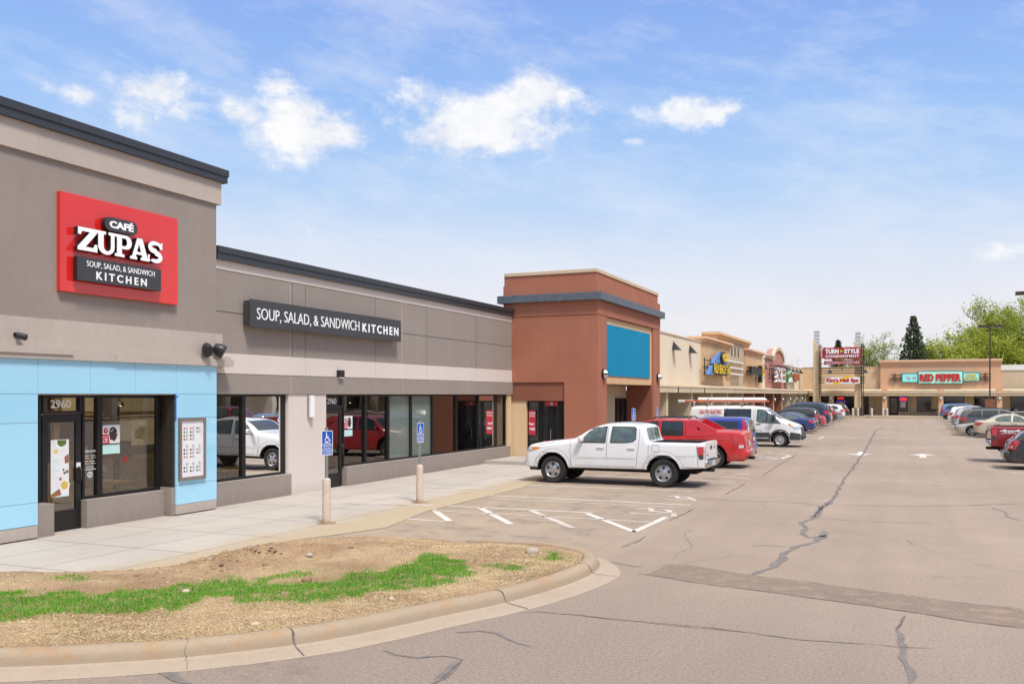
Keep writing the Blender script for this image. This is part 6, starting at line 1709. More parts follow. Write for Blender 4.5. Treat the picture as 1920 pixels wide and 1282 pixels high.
M['head'] = plain('headlamp_lens', (.55, .56, .58), .08, .35, 1, var=.25)
M['plate'] = plain('licence_plate', (.55, .60, .66), .5)
M['crease'] = plain('painted_crease_shade', (.36, .36, .37), .5)  # grey ribbon colour that paints the shade along body creases and flare edges
P_ = {n: paint(n + '_paint', c, mt) for n, c, mt in (
    ('white', (.74, .74, .74), 0), ('red', (.55, .018, .020), 0), ('blue', (.018, .035, .30), .15), ('silver', (.50, .51, .52), .5), ('navy', (.014, .035, .155), .25), ('black', (.014, .015, .018), .1),
    ('charcoal', (.06, .06, .065), .35), ('graphite', (.13, .115, .115), .4), ('champagne', (.52, .46, .36), .35), ('cream', (.58, .50, .37), .25), ('maroon', (.26, .012, .018), .2), ('sky', (.10, .22, .42), .35), ('teal', (.20, .36, .40), .4), ('darkgreen', (.015, .045, .045), .2), ('brown', (.10, .035, .03), .3), ('steel_blue', (.025, .045, .10), .35))}

def curve(tab):
    """monotone cubic through (s, v) pairs"""
    tab = sorted(tab); xs = [p[0] for p in tab]; ys = [p[1] for p in tab]; n = len(xs)
    dl = [(ys[i + 1] - ys[i]) / (xs[i + 1] - xs[i]) for i in range(n - 1)]
    ms = [dl[0]] + [0 if dl[i - 1] * dl[i] <= 0 else 2 * dl[i - 1] * dl[i] / (dl[i - 1] + dl[i]) for i in range(1, n - 1)] + [dl[-1]]
    def f(s):
        if s <= xs[0]: return ys[0]
        if s >= xs[-1]: return ys[-1]
        i = max(k for k in range(n - 1) if xs[k] <= s)
        h = xs[i + 1] - xs[i]; t = (s - xs[i]) / h
        return (2 * t ** 3 - 3 * t * t + 1) * ys[i] + (t ** 3 - 2 * t * t + t) * h * ms[i] + (-2 * t ** 3 + 3 * t * t) * ys[i + 1] + (t ** 3 - t * t) * h * ms[i + 1]
    return f

class Car:
    def __init__(c, sp, name, label, pm, group=None, cat='car'):
        c.sp = sp; c.L = sp['L']; c.pm = pm
        c.root = thing(name, label, cat, group=group)
        W, T, B, Z = curve(sp['W']), curve(sp['T']), curve(sp['B']), curve(sp['Z'])
        c.T = T
        tum = sp.get('tum', .30); AR = sp['AR']; wr = sp['R']
        ss = [i * .07 for i in range(int(c.L / .07) + 1)] + [c.L] + [p[0] for k in 'WTBZ' for p in sp[k]]
        for wx in sp['wheels']:
            ss += [wx - AR - .004, wx + AR + .004] + [wx + AR * math.cos(R(a)) for a in range(0, 181, 12)]
        ss = sorted(set(round(s, 3) for s in ss if 0 <= s <= c.L))
        ss = [s for i, s in enumerate(ss) if i == 0 or s - ss[i - 1] > .003]
        bed = sp.get('bed'); bm = bmesh.new(); rings = []
        nsd = 10
        for s in ss:
            hw, zt, zb = W(s), T(s), Z(s); zl = min(B(s), zt - .035)
            pts = [(0, zb), (hw - .15, zb), (hw - .05, zb + .01)]
            for k in range(nsd):
                z = zb + .045 + (zl - zb - .045) * k / (nsd - 1)
                rel = (z - .58 * zl) / (.55 * zl)
                y = hw - .055 * rel * rel * (1 if rel > 0 else .75)
                pts.append((y, z))
            yb = pts[-1][0]; h = zt - zl
            wt = yb - tum * h - .018; r = min(sp.get('rr', .10), h * .55)
            for k in range(1, 7): t = k / 6; pts.append((yb + (wt - yb) * t - .018 * math.sin(math.pi * t) * (-1) * min(1, h / .4), zl + (h - r) * t))
            for a in (30, 60, 90): pts.append((wt - r * (1 - math.cos(R(a))), zt - sp.get('crown', .035) * min(1, h / .3) - r + r * math.sin(R(a)) + 0))
            wc = pts[-1][0]; zc = pts[-1][1]
            for k in (1, 2, 3, 4): t = k / 4; pts.append((wc * (1 - t), zc + (zt - zc) * (1 - (1 - t) ** 2)))
            for wx in sp['wheels']:
                d = abs(s - wx)
                if d < AR + .001:
                    za = wr + math.sqrt(max(0, AR * AR - d * d)) * sp.get('asq', 1)
                    pts = [(y, max(z, za)) for y, z in pts]
            rings.append([(c.L / 2 - s, y, z) for y, z in pts])
        npt = len(rings[0])
        V = [[bm.verts.new(p) for p in r] for r in rings]
        VM = [[v if abs(p[1]) < 1e-6 else bm.verts.new((p[0], -p[1], p[2])) for v, p in zip(vr, r)] for vr, r in zip(V, rings)]
        for i in range(len(ss) - 1):
            mid_s = (ss[i] + ss[i + 1]) / 2
            for side in (V, VM):
                for j in range(npt - 1):
                    if bed and bed[0] < mid_s < bed[1] and j >= npt - 6: continue
                    q = (side[i][j], side[i][j + 1], side[i + 1][j + 1], side[i + 1][j])
                    q = q if side is V else q[::-1]
                    u = []
                    for v in q:
                        if v not in u: u.append(v)
                    try: f = bm.faces.new(u)
                    except ValueError: continue
                    cl = sp.get('clad')
                    zmid = sum(v.co.z for v in u) / len(u)
                    inarch = False
                    for wx in sp['wheels']:
                        if ss[i] > wx - AR - .002 and ss[i + 1] < wx + AR + .002:
                            za = max(wr + math.sqrt(max(0, AR * AR - (s_ - wx) ** 2)) * sp.get('asq', 1) for s_ in (ss[i], ss[i + 1]))
                            if all(v.co.z <= za + .002 for v in u): inarch = True
                    f.material_index = 1 if j < 2 or inarch else (2 if cl and zmid < cl(mid_s) else 0)
        for i in (0, -1):
            f = bm.faces.new(V[i][:-1] + [V[i][-1]] + VM[i][-2:0:-1])
            f.material_index = 2 if sp.get('clad') and False else 0
        bmesh.ops.remove_doubles(bm, verts=bm.verts[:], dist=.0008)
        bmesh.ops.recalc_face_normals(bm, faces=bm.faces[:])
        bm.normal_update()
        c.tree = BVHTree.FromBMesh(bm)
        # panel gaps are part of the body mesh
        c.bm = bm
        for poly_ in sp.get('gaps', ()): c.patch_bm(bm, c.ribbon(poly_, .010), 'side', .0025, 3)
        for poly_ in sp.get('crease_shades', ()): c.patch_bm(bm, c.ribbon(poly_, .016), 'side', .021, 4)
        for pts, off in sp.get('flares', ()): c.patch_bm(bm, pts, 'side', off, 0, rim=True)
        for pts, off in sp.get('plaques', ()): c.patch_bm(bm, pts, 'side', off, 2, rim=True)
        if bed:
            s0, s1, zf, wbed, zr = bed
            x0, x1 = c.L / 2 - s0, c.L / 2 - s1
            c.box_in(bm, x1, x0, -wbed, wbed, zf, zr)
        c.body = obj_from_bm('body', bm, [pm, M['under'], M['clad'], M['seam'], M['crease']], c.root, 42, recalc=False)
        c.wheels()
        for nm, kind, pts, mt, off in sp.get('patches', ()): c.patch(nm, kind, pts, mt, off)
    def box_in(c, bm, x0, x1, y0, y1, z0, z1):
        v = {(a, b, d): bm.verts.new((x, y, z)) for a, x in enumerate((x0, x1)) for b, y in enumerate((y0, y1)) for d, z in enumerate((z0, z1))}
        for q in (((0, 0, 0), (1, 0, 0), (1, 1, 0), (0, 1, 0)), ((0, 0, 0), (0, 0, 1), (1, 0, 1), (1, 0, 0)), ((0, 1, 0), (1, 1, 0), (1, 1, 1), (0, 1, 1)), ((0, 0, 0), (0, 1, 0), (0, 1, 1), (0, 0, 1)), ((1, 0, 0), (1, 0, 1), (1, 1, 1), (1, 1, 0))):
            bm.faces.new([v[k] for k in q]).material_index = 2
    def ribbon(c, pts, w):
        L, Q = [], []
        for i, p in enumerate(pts):
            a = pts[max(0, i - 1)]; b = pts[min(len(pts) - 1, i + 1)]
            dx, dy = b[0] - a[0], b[1] - a[1]; l = math.hypot(dx, dy)
            L.append((p[0] - dy / l * w / 2, p[1] + dx / l * w / 2)); Q.append((p[0] + dy / l * w / 2, p[1] - dx / l * w / 2))
        return L + Q[::-1]
    def cast(c, kind, a, b, sgn):
        if kind == 'side':
            return c.tree.ray_cast(Vector((c.L / 2 - a, sgn * 3, b)), Vector((0, -sgn, 0)))
        if kind == 'front':
            return c.tree.ray_cast(Vector((9, a, b)), Vector((-1, 0, 0)))
        if kind == 'rear':
            return c.tree.ray_cast(Vector((-9, a, b)), Vector((1, 0, 0)))
        if kind == 'top':
            return c.tree.ray_cast(Vector((c.L / 2 - a, b, 9)), Vector((0, 0, -1)))
    def patch_bm(c, bm, pts, kind, off, mi, rim=False, sides=(1, -1)):
        """outline drawn in side (s,z), front/rear (y,z) or plan (s,y) view, draped over the body"""
        for sg in (sides if kind == 'side' else (1,)):
            t = bmesh.new()
            vs = [t.verts.new((p[0], p[1], 0)) for p in pts]
            try: f = t.faces.new(vs)
            except ValueError: t.free(); continue
            bmesh.ops.triangulate(t, faces=[f], ngon_method='EAR_CLIP')
            xs = [p[0] for p in pts]; ys = [p[1] for p in pts]; g = .07
            k = math.floor(min(xs) / g) + 1
            while k * g < max(xs):
                bmesh.ops.bisect_plane(t, geom=t.verts[:] + t.edges[:] + t.faces[:], plane_co=(k * g, 0, 0), plane_no=(1, 0, 0)); k += 1
            k = math.floor(min(ys) / g) + 1
            while k * g < max(ys):
                bmesh.ops.bisect_plane(t, geom=t.verts[:] + t.edges[:] + t.faces[:], plane_co=(0, k * g, 0), plane_no=(0, 1, 0)); k += 1
            new = {}; base = {}
            for v in t.verts:
                loc, nor, _, _ = c.cast(kind, v.co.x, v.co.y, sg)
                if loc is None: continue
                axis = {'side': Vector((0, sg, 0)), 'front': Vector((1, 0, 0)), 'rear': Vector((-1, 0, 0)), 'top': Vector((0, 0, 1))}[kind]
                if nor.dot(axis) < 0: nor = -nor
                n_ = (nor + axis).normalized()
                new[v] = bm.verts.new(loc + n_ * off)
                if rim: base[v] = bm.verts.new(loc - n_ * .01)
            for f in t.faces:
                if all(v in new for v in f.verts):
                    q = [new[v] for v in f.verts]
                    axis = {'side': Vector((0, sg, 0)), 'front': Vector((1, 0, 0)), 'rear': Vector((-1, 0, 0)), 'top': Vector((0, 0, 1))}[kind]
                    try: g_ = bm.faces.new(q)
                    except ValueError: continue
                    g_.normal_update()
                    if g_.normal.dot(axis) < 0: g_.normal_flip()
                    g_.material_index = mi
            if rim:
                for e in t.edges:
                    if len(e.link_faces) == 1 and all(v in new for v in e.verts):
                        a, b = e.verts
                        try: bm.faces.new((new[a], new[b], base[b], base[a])).material_index = mi
                        except ValueError: pass
            t.free()
    def patch(c, nm, kind, pts, mt, off=.004):
        for sg in ((1, -1) if kind == 'side' else (1,)):
            bm = bmesh.new()
            c.patch_bm(bm, pts, kind, off, 0, sides=(sg,))
            if not bm.faces: bm.free(); continue
            m = M[mt] if isinstance(mt, str) and mt in M else c.pm
            obj_from_bm(nm, bm, m, c.root, 60, recalc=False)
    def wheels(c):
        sp = c.sp; r, w = sp['R'], sp.get('tw', .22); rim = sp.get('rim', .66) * r
        style = sp.get('style', 'alloy')
        for wx in sp['wheels']:
            for sg in (1, -1):
                y = sg * (curve(sp['W'])(wx) - .03)
                e = bpy.data.objects.new('wheel', None); COL.objects.link(e); e.parent = c.root
                e.location = (c.L / 2 - wx, y, r); e.rotation_euler = (0, 0, 0 if sg < 0 else math.pi)
                # outward is -y in the wheel frame
                t = MB(); t.lathe([(rim, .0), (rim + .01, -.005), (r * .90, -.012), (r * .97, .012), (r, .05), (r, w - .05), (r * .97, w - .012), (r * .9, w), (rim, w - .01)], 36, 'y', cap=False); t.build('tyre', M['tyre'], e, 35)
                q = MB()
                q.lathe([(rim, .006), (rim * .97, -.002), (rim * .92, .010), (rim * .86, .045 if style != 'cover' else .02), (rim * .30, .012), (rim * .26, -.006), (0, -.008)], 30, 'y', cap=False)
                q.lathe([(rim * .99, .02), (rim * .99, w - .02)], 24, 'y', mi=1, cap=False); q.face([(rim * .97 * math.cos(6.2832 * k / 20), w * .7, rim * .97 * math.sin(6.2832 * k / 20)) for k in range(20)], 1)
                nh = sp.get('holes', 5)
                for k in range(nh):
                    a0 = 2 * math.pi * k / nh + .3
                    hw_ = (math.pi / nh) * (.62 if style == 'alloy' else .40 if style == 'steel' else .34)
                    ri, ro = (.34, .84) if style == 'alloy' else (.52, .80) if style == 'steel' else (.48, .78)
                    P = []
                    for rr_, a_ in ((ri, -hw_ * .75), (ri, hw_ * .75), ((ri + ro) / 2, hw_ * .95), (ro, hw_ * .9), (ro, 0), (ro, -hw_ * .9), ((ri + ro) / 2, -hw_ * .95)):
                        yy = -.004 + (.045 if style != 'cover' else .02) * max(0, (rr_ - .30) / .56) + (.012 if rr_ < .4 else 0) * 0
                        P.append((rim * rr_ * math.cos(a0 + a_), yy - .008, rim * rr_ * math.sin(a0 + a_)))
                    q.face(P, 1)
                for k in range(5):
                    a0 = 2 * math.pi * k / 5
                    q.lathe([(.012, -.012), (.012, .004), (0, .004)][::1], 6, 'y', (rim * .18 * math.cos(a0), 0, rim * .18 * math.sin(a0)), 0)
                q.build('rim', [M[{'alloy': 'alloy', 'steel': 'steelwheel', 'cover': 'hubcap'}[style]], M['under']], e, 35)
    def box(c, nm, mt, s0, s1, y0, y1, z0, z1, bev=.02, both=False):
        for sg in ((1, -1) if both else (1,)):
            MB().box(c.L / 2 - s1, c.L / 2 - s0, sg * y0, sg * y1, z0, z1, bev=bev).build(nm, M[mt] if mt in M else c.pm, c.root, 50)
    def mirror(c, s, y, z, mt='paint', sz=1.0):
        for sg in (1, -1):
            mb = MB(); x = c.L / 2 - s
            mb.box(x - .07 * sz, x + .07 * sz, sg * (y + .03), sg * (y + .22 * sz), z, z + .17 * sz, bev=.05 * sz)
            mb.box(x - .02, x + .04, sg * (y - .06), sg * (y + .05), z - .01, z + .05)
            mb.build('mirror', c.pm if mt == 'paint' else M[mt], c.root, 50)

def arch_flare(wx, R0, R1, r, a0=-4, a1=184, n=24, asq=1.04):
    o_ = [(wx + R1 * math.cos(R(a0 + (a1 - a0) * i / n)), r + asq * R1 * math.sin(R(a0 + (a1 - a0) * i / n))) for i in range(n + 1)]
    i_ = [(wx + R0 * math.cos(R(a0 + (a1 - a0) * i / n)), r + asq * R0 * math.sin(R(a0 + (a1 - a0) * i / n))) for i in range(n, -1, -1)]
    return o_ + i_
def rr_(x0, x1, z0, z1, r=.05): return rrect(x0, x1, z0, z1, r, 3)
def handles(c, ss, z, mt='paint'):
    for s in ss:
        for sg in (1, -1):
            loc = c.cast('side', s, z, sg)[0]
            if loc is None: continue
            mb = MB(); x = c.L / 2 - s; y = abs(loc.y)
            mb.box(x - .11, x + .11, sg * (y + .012), sg * (y + .038), z - .015, z + .02, bev=.008)
            mb.build('door_handle', c.pm if mt == 'paint' else M[mt], c.root, 50)

# -- white double cab pickup -------------------------------------------------
def pickup(label, pm, name='pickup_truck', dk='white', second=False):
    L = 5.42; H = lambda z: z
    sp = dict(L=L, R=.40, AR=.49, wheels=(.94, 4.27), tw=.25, rim=.60, style='steel' if not second else 'alloy', holes=5 if not second else 6, tum=.20, rr=.09, asq=1.04,
              W=[(0, .78), (.06, .86), (.2, .915), (.7, .935), (1.5, .935), (3.6, .935), (4.3, .945), (5.2, .935), (5.36, .925), (5.42, .91)],
              T=[(0, .62), (.04, .84), (.10, 1.05), (.22, 1.13), (.6, 1.21), (1.1, 1.27), (1.5, 1.315), (1.62, 1.36), (1.95, 1.57), (2.25, 1.715), (2.6, 1.785), (3.05, 1.805), (3.45, 1.78), (3.62, 1.745), (3.70, 1.68), (3.80, 1.30), (3.84, 1.275), (5.2, 1.275), (5.36, 1.285), (5.42, 1.27)],
              B=[(0, .55), (.1, .90), (.3, 1.02), (1.0, 1.12), (1.5, 1.18), (2.0, 1.215), (3.75, 1.225), (3.84, 1.22), (5.42, 1.215)],
              Z=[(0, .46), (.3, .44), (1.4, .45), (3.7, .47), (4.8, .52), (5.42, .56)],
              bed=(3.90, 5.33, .80, .80, 1.262))
    wf = [(1.80, 1.225), (1.83, 1.30), (2.17, 1.61), (2.30, 1.655), (2.585, 1.672), (2.545, 1.235), (2.5, 1.228)]
    wr_ = [(2.72, 1.235), (2.765, 1.672), (3.38, 1.668), (3.45, 1.62), (3.455, 1.36), (3.36, 1.275), (3.15, 1.24)]
    def grow(P, k):
        cx = sum(p[0] for p in P) / len(P); cy = sum(p[1] for p in P) / len(P)
        return [(cx + (p[0] - cx) * (1 + k / abs(p[0] - cx) if abs(p[0] - cx) > .05 else 1), cy + (p[1] - cy) * (1 + k / abs(p[1] - cy) if abs(p[1] - cy) > .05 else 1)) for p in P]
    sp['gaps'] = [[(1.50, 1.27), (1.485, .95), (1.52, .60), (1.56, .47)], [(2.64, 1.70), (2.60, 1.2), (2.60, .8), (2.66, .48)], [(3.56, 1.66), (3.56, 1.2), (3.50, .8), (3.48, .49)], [(3.835, 1.24), (3.832, .50)], [(1.56, .478), (2.6, .482), (3.5, .49)],
                  [(5.20, 1.24), (5.25, .60)], [(3.94, 1.19), (4.14, 1.19), (4.14, 1.0), (3.94, 1.0), (3.94, 1.18)], [(1.0, 1.215), (.45, 1.10)]]
    sp['flares'] = [(arch_flare(.94, .502, .575, .40, 4, 176), .018), (arch_flare(4.27, .502, .575, .40, 4, 176), .018), ([(1.66, .56), (1.76, .76), (3.46, .775), (3.46, .565)], .012), ([(4.88, .60), (4.90, .86), (5.17, .88), (5.19, .60)], .010)]
    if not second:
        sp['crease_shades'] = [[(1.70, .772), (2.6, .782), (3.47, .786)], [(.94 + .592 * math.cos(R(a)), .40 + 1.04 * .592 * math.sin(R(a))) for a in range(10, 171, 8)], [(4.27 + .592 * math.cos(R(a)), .40 + 1.04 * .592 * math.sin(R(a))) for a in range(10, 171, 8)], [(4.62, .885), (5.18, .90)]]
    sp['patches'] = [('window_trim', 'side', grow(wf, .022), 'black', .003), ('window_trim', 'side', grow(wr_, .022), 'black', .003), ('side_window', 'side', wf, 'carglass_lt', .007), ('side_window', 'side', wr_, 'carglass_lt', .007),
                     ('windshield', 'front', [(-.70, 1.36), (.70, 1.36), (.60, 1.70), (-.60, 1.70)], 'carglass', .006), ('rear_window', 'rear', rr_(-.62, .62, 1.30, 1.65, .05), 'carglass_lt', .006), ('window_divider', 'rear', [(-.20, 1.31), (-.17, 1.31), (-.17, 1.64), (-.20, 1.64)], 'black', .012), ('window_divider', 'rear', [(.17, 1.31), (.20, 1.31), (.20, 1.64), (.17, 1.64)], 'black', .012),
                     ('headlight', 'side', [(.13, .93), (.14, 1.04), (.40, 1.065), (.55, 1.04), (.40, .96), (.22, .90)], 'head', .006), ('indicator', 'side', [(.26, .965), (.25, 1.035), (.42, 1.05), (.54, 1.035), (.42, .975)], 'amber_l', .010),
                     ('grille', 'front', [(-.55, .70), (.55, .70), (.60, 1.0), (-.60, 1.0)], 'black', .006),
                     ('taillight', 'side', [(5.215, 1.16), (5.40, 1.17), (5.40, .84), (5.30, .83), (5.25, .90)], 'tail', .008), ('reversing_light', 'side', [(5.255, .93), (5.40, .95), (5.40, .825), (5.28, .82)], 'clad', .011),
                     ('taillight', 'rear', [(.80, .83), (.80, 1.16), (.90, 1.16), (.90, .84)], 'tail', .008), ('taillight', 'rear', [(-.80, .83), (-.80, 1.16), (-.90, 1.16), (-.90, .84)], 'tail', .008),
                     ('tailgate_handle', 'rear', rr_(-.12, .12, 1.06, 1.16, .02), 'clad', .008), ('emblem', 'rear', rr_(-.55, -.40, 1.05, 1.14, .01), 'chrome', .008), ('emblem', 'rear', rr_(.40, .62, .90, .95, .01), 'chrome', .008)]
    c = Car(sp, name, label, pm, None, 'pickup truck')
    c.box('bumper', 'chrome', 5.36, 5.49, -.84, .84, .60, .78, .045)
    c.box('bumper_step', 'clad', 5.38, 5.50, -.46, .46, .775, .80, .008)
    c.box('hitch', 'under', 5.1, 5.52, -.09, .09, .42, .52, .02)
    c.box('licence_plate', 'plate', 5.491, 5.496, -.15, .15, .62, .76, 0)
    c.box('front_bumper', 'paint', -.06, .16, -.76, .76, .46, .68, .06); c.box('air_dam', 'clad', .06, .4, -.60, .60, .34, .46, .04)
    c.box('chassis', 'under', .5, 5.1, -.42, .42, .36, .52, .02); c.box('exhaust', 'galv', 3.0, 4.9, -.58, -.50, .36, .44, .03)
    c.box('axle', 'under', 4.2, 4.34, -.75, .75, .32, .42, .03)
    c.box('mud_flap', 'under', .40, .44, .62, .86, .36, .52, .01, True)
    handles(c, (2.42, 3.34), 1.08)
    c.mirror(1.86, .90, 1.235, 'paint', 1.05)
    return c

# -- red sport utility truck with sail panels ---------------------------------
def sport_truck(label, pm):
    L = 5.50
    sp = dict(L=L, R=.38, AR=.47, wheels=(1.0, 4.40), tw=.25, rim=.68, tum=.13, rr=.07, asq=1.04, holes=5,
              W=[(0, .82), (.10, .90), (.3, .95), (1.5, .97), (4.2, .98), (5.1, .98), (5.35, .96), (5.50, .93)],
              T=[(0, .70), (.05, .98), (.2, 1.10), (1.0, 1.17), (1.2, 1.21), (1.75, 1.62), (1.95, 1.69), (2.3, 1.73), (3.0, 1.745), (3.5, 1.735), (3.72, 1.70), (3.82, 1.40), (3.88, 1.345), (4.5, 1.345), (5.2, 1.325), (5.40, 1.31), (5.46, 1.24), (5.50, .72)],
              B=[(0, .6), (.3, .98), (1.2, 1.08), (3.7, 1.13), (4.4, 1.15), (5.4, 1.15), (5.50, .66)],
              Z=[(0, .34), (1.4, .30), (3.7, .27), (4.9, .24), (5.50, .34)])
    wf = [(1.42, 1.13), (1.70, 1.45), (1.88, 1.60), (2.37, 1.63), (2.37, 1.135)]; wr_ = [(2.52, 1.14), (2.53, 1.63), (3.25, 1.625), (3.28, 1.60), (3.28, 1.14)]
    sp['gaps'] = [[(2.445, 1.66), (2.45, .36)], [(1.22, 1.1), (1.24, .4)], [(3.37, 1.64), (3.41, 1.1), (3.52, .8)], [(4.30, 1.24), (5.30, 1.215)], [(5.02, 1.20), (5.12, .66)], [(3.5, 1.02), (4.2, 1.02), (5.0, 1.0)]]
    sp['flares'] = [(arch_flare(1.0, .482, .60, .38, 3, 177), .028), (arch_flare(4.40, .482, .60, .38, 3, 177), .028), ([(1.63, .30), (1.65, .48), (3.72, .48), (3.74, .30)], .014), ([(4.98, .28), (5.0, .60), (5.36, .60), (5.36, .30)], .014)]
    sp['patches'] = [('window_trim', 'side', [(1.38, 1.115), (1.68, 1.47), (1.87, 1.625), (2.39, 1.655), (2.39, 1.115)], 'black', .003), ('window_trim', 'side', [(2.50, 1.12), (2.51, 1.655), (3.28, 1.65), (3.305, 1.61), (3.305, 1.12)], 'black', .003), ('side_window', 'side', wf, 'carglass', .006), ('side_window', 'side', wr_, 'carglass', .006), ('windshield', 'front', [(-.72, 1.24), (.72, 1.24), (.62, 1.62), (-.62, 1.62)], 'carglass', .006),
                     ('headlight', 'side', [(.10, .82), (.10, 1.0), (.5, 1.03), (.4, .86)], 'head', .006), ('rear_window', 'rear', rr_(-.62, .62, 1.38, 1.62, .04), 'carglass', .006),
                     ('taillight', 'side', [(5.03, 1.17), (5.40, 1.17), (5.46, .76), (5.30, .72), (5.14, .90)], 'tail', .008), ('taillight', 'rear', [(.76, .75), (.72, 1.16), (.92, 1.16), (.92, .75)], 'tail', .008), ('taillight', 'rear', [(-.76, .75), (-.72, 1.16), (-.92, 1.16), (-.92, .75)], 'tail', .008),
                     ('reversing_light', 'side', [(5.27, .84), (5.44, .84), (5.44, .75), (5.29, .72)], 'tail_clear', .011), ('licence_plate', 'rear', rr_(-.16, .16, .80, .96, .01), 'plate', .008), ('emblem', 'rear', rr_(-.12, .12, 1.02, 1.12, .03), 'chrome', .008)]
    c = Car(sp, 'pickup_truck', label, pm, None, 'pickup truck')
    # sail panels running from the roof down to the bed rails, each with its three cornered opening
    x = lambda s: L / 2 - s
    for sg in (1, -1):
        mb = MB()
        outer = [(3.42, 1.14), (3.42, 1.64), (3.60, 1.70), (3.82, 1.69), (4.48, 1.35), (4.52, 1.14)]
        hole = [(3.60, 1.56), (3.98, 1.34), (3.72, 1.34)]
        fm = (lambda u, v, d, sg=sg: (x(u), sg * (.905 - .16 * max(0, v - 1.14) + d), v))
        poly(mb, outer, fm, 0, .055, 0, 0, [hole]); poly(mb, outer, fm, -.06, -.06, 0, None, [hole])
        mb.build('sail_panel', pm, c.root)
        mb = MB(); poly(mb, [(3.61, 1.55), (3.97, 1.345), (3.725, 1.345)], fm, -.03, -.03); mb.build('sail_vent', M['dark'], c.root)
        mb = MB(); mb.tube([(x(2.1), sg * .66, 1.71), (x(2.2), sg * .67, 1.785), (x(3.4), sg * .67, 1.785), (x(3.5), sg * .66, 1.71)], .022, 6); mb.build('roof_rail', M['black'], c.root, 60)
    for s in (2.45, 2.95): MB().tube([(x(s), -.67, 1.795), (x(s), .67, 1.795)], .022, 6).build('roof_bar', M['black'], c.root, 60)
    c.box('tonneau_rib', 'paint', 4.1, 5.3, -.04, .04, 1.325, 1.352, .01)
    c.box('bumper', 'paint', 5.34, 5.62, -.90, .90, .42, .66, .06); c.box('bumper_pad', 'chrome', 5.61, 5.65, -.5, .5, .56, .66, .015); c.box('bumper_vent', 'clad', 5.40, 5.624, .55, .86, .46, .56, .02, True); c.box('skirt', 'paint', 4.9, 5.45, -.86, .86, .26, .43, .05)
    c.box('hitch', 'under', 5.2, 5.68, -.07, .07, .30, .40, .02); c.box('chassis', 'under', .5, 5.0, -.4, .4, .25, .42, .02)
    handles(c, (2.28, 3.2), 1.02); c.mirror(1.46, .92, 1.13)
    return c

# -- boxy blue wagon ---------------------------------------------------------
def box_wagon(label, pm):
    L = 4.15
    sp = dict(L=L, R=.31, AR=.37, wheels=(.82, 3.35), tum=.14, rr=.13, holes=7,
              W=[(0, .66), (.12, .78), (.4, .84), (3.7, .86), (4.0, .83), (4.15, .76)],
              T=[(0, .62), (.08, .86), (.8, 1.02), (.95, 1.08), (1.5, 1.53), (1.8, 1.63), (2.6, 1.69), (3.6, 1.69), (3.88, 1.66), (3.98, 1.58), (4.08, 1.1), (4.15, .66)],
              B=[(0, .55), (.3, .84), (1.0, 1.0), (4.0, 1.06), (4.15, .6)], Z=[(0, .24), (4.15, .28)])
    sp['gaps'] = [[(2.62, 1.62), (2.62, .34)], [(1.55, 1.45), (1.42, .34)], [(3.04, 1.05), (2.98, .7)]]
    sp['patches'] = [('side_window', 'side', [(1.28, 1.08), (1.66, 1.46), (2.56, 1.52), (2.56, 1.09)], 'carglass', .006), ('side_window', 'side', [(2.70, 1.10), (2.70, 1.52), (3.62, 1.50), (3.64, 1.12)], 'carglass', .006), ('windshield', 'front', [(-.66, 1.1), (.66, 1.1), (.58, 1.5), (-.58, 1.5)], 'carglass', .006),
                     ('rear_window', 'rear', rr_(-.62, .62, 1.06, 1.54, .08), 'carglass_lt', .006), ('taillight', 'side', [(3.80, 1.10), (3.80, 1.56), (3.90, 1.56), (4.02, 1.10)], 'tail', .008), ('taillight', 'rear', [(.66, .98), (.66, 1.56), (.76, 1.54), (.78, .98)], 'tail_clear', .008), ('taillight', 'rear', [(-.66, .98), (-.66, 1.56), (-.76, 1.54), (-.78, .98)], 'tail_clear', .008),
                     ('licence_plate', 'rear', rr_(-.2, .2, .72, .86, .01), 'plate', .01), ('headlight', 'side', [(.1, .66), (.1, .82), (.5, .86), (.45, .7)], 'head', .006)]
    c = Car(sp, 'box_wagon', label, pm, None, 'van')
    c.box('bumper', 'paint', 3.95, 4.2, -.78, .78, .34, .62, .06); handles(c, (2.42, 3.2), 1.0); c.mirror(1.32, .82, 1.08)
    return c

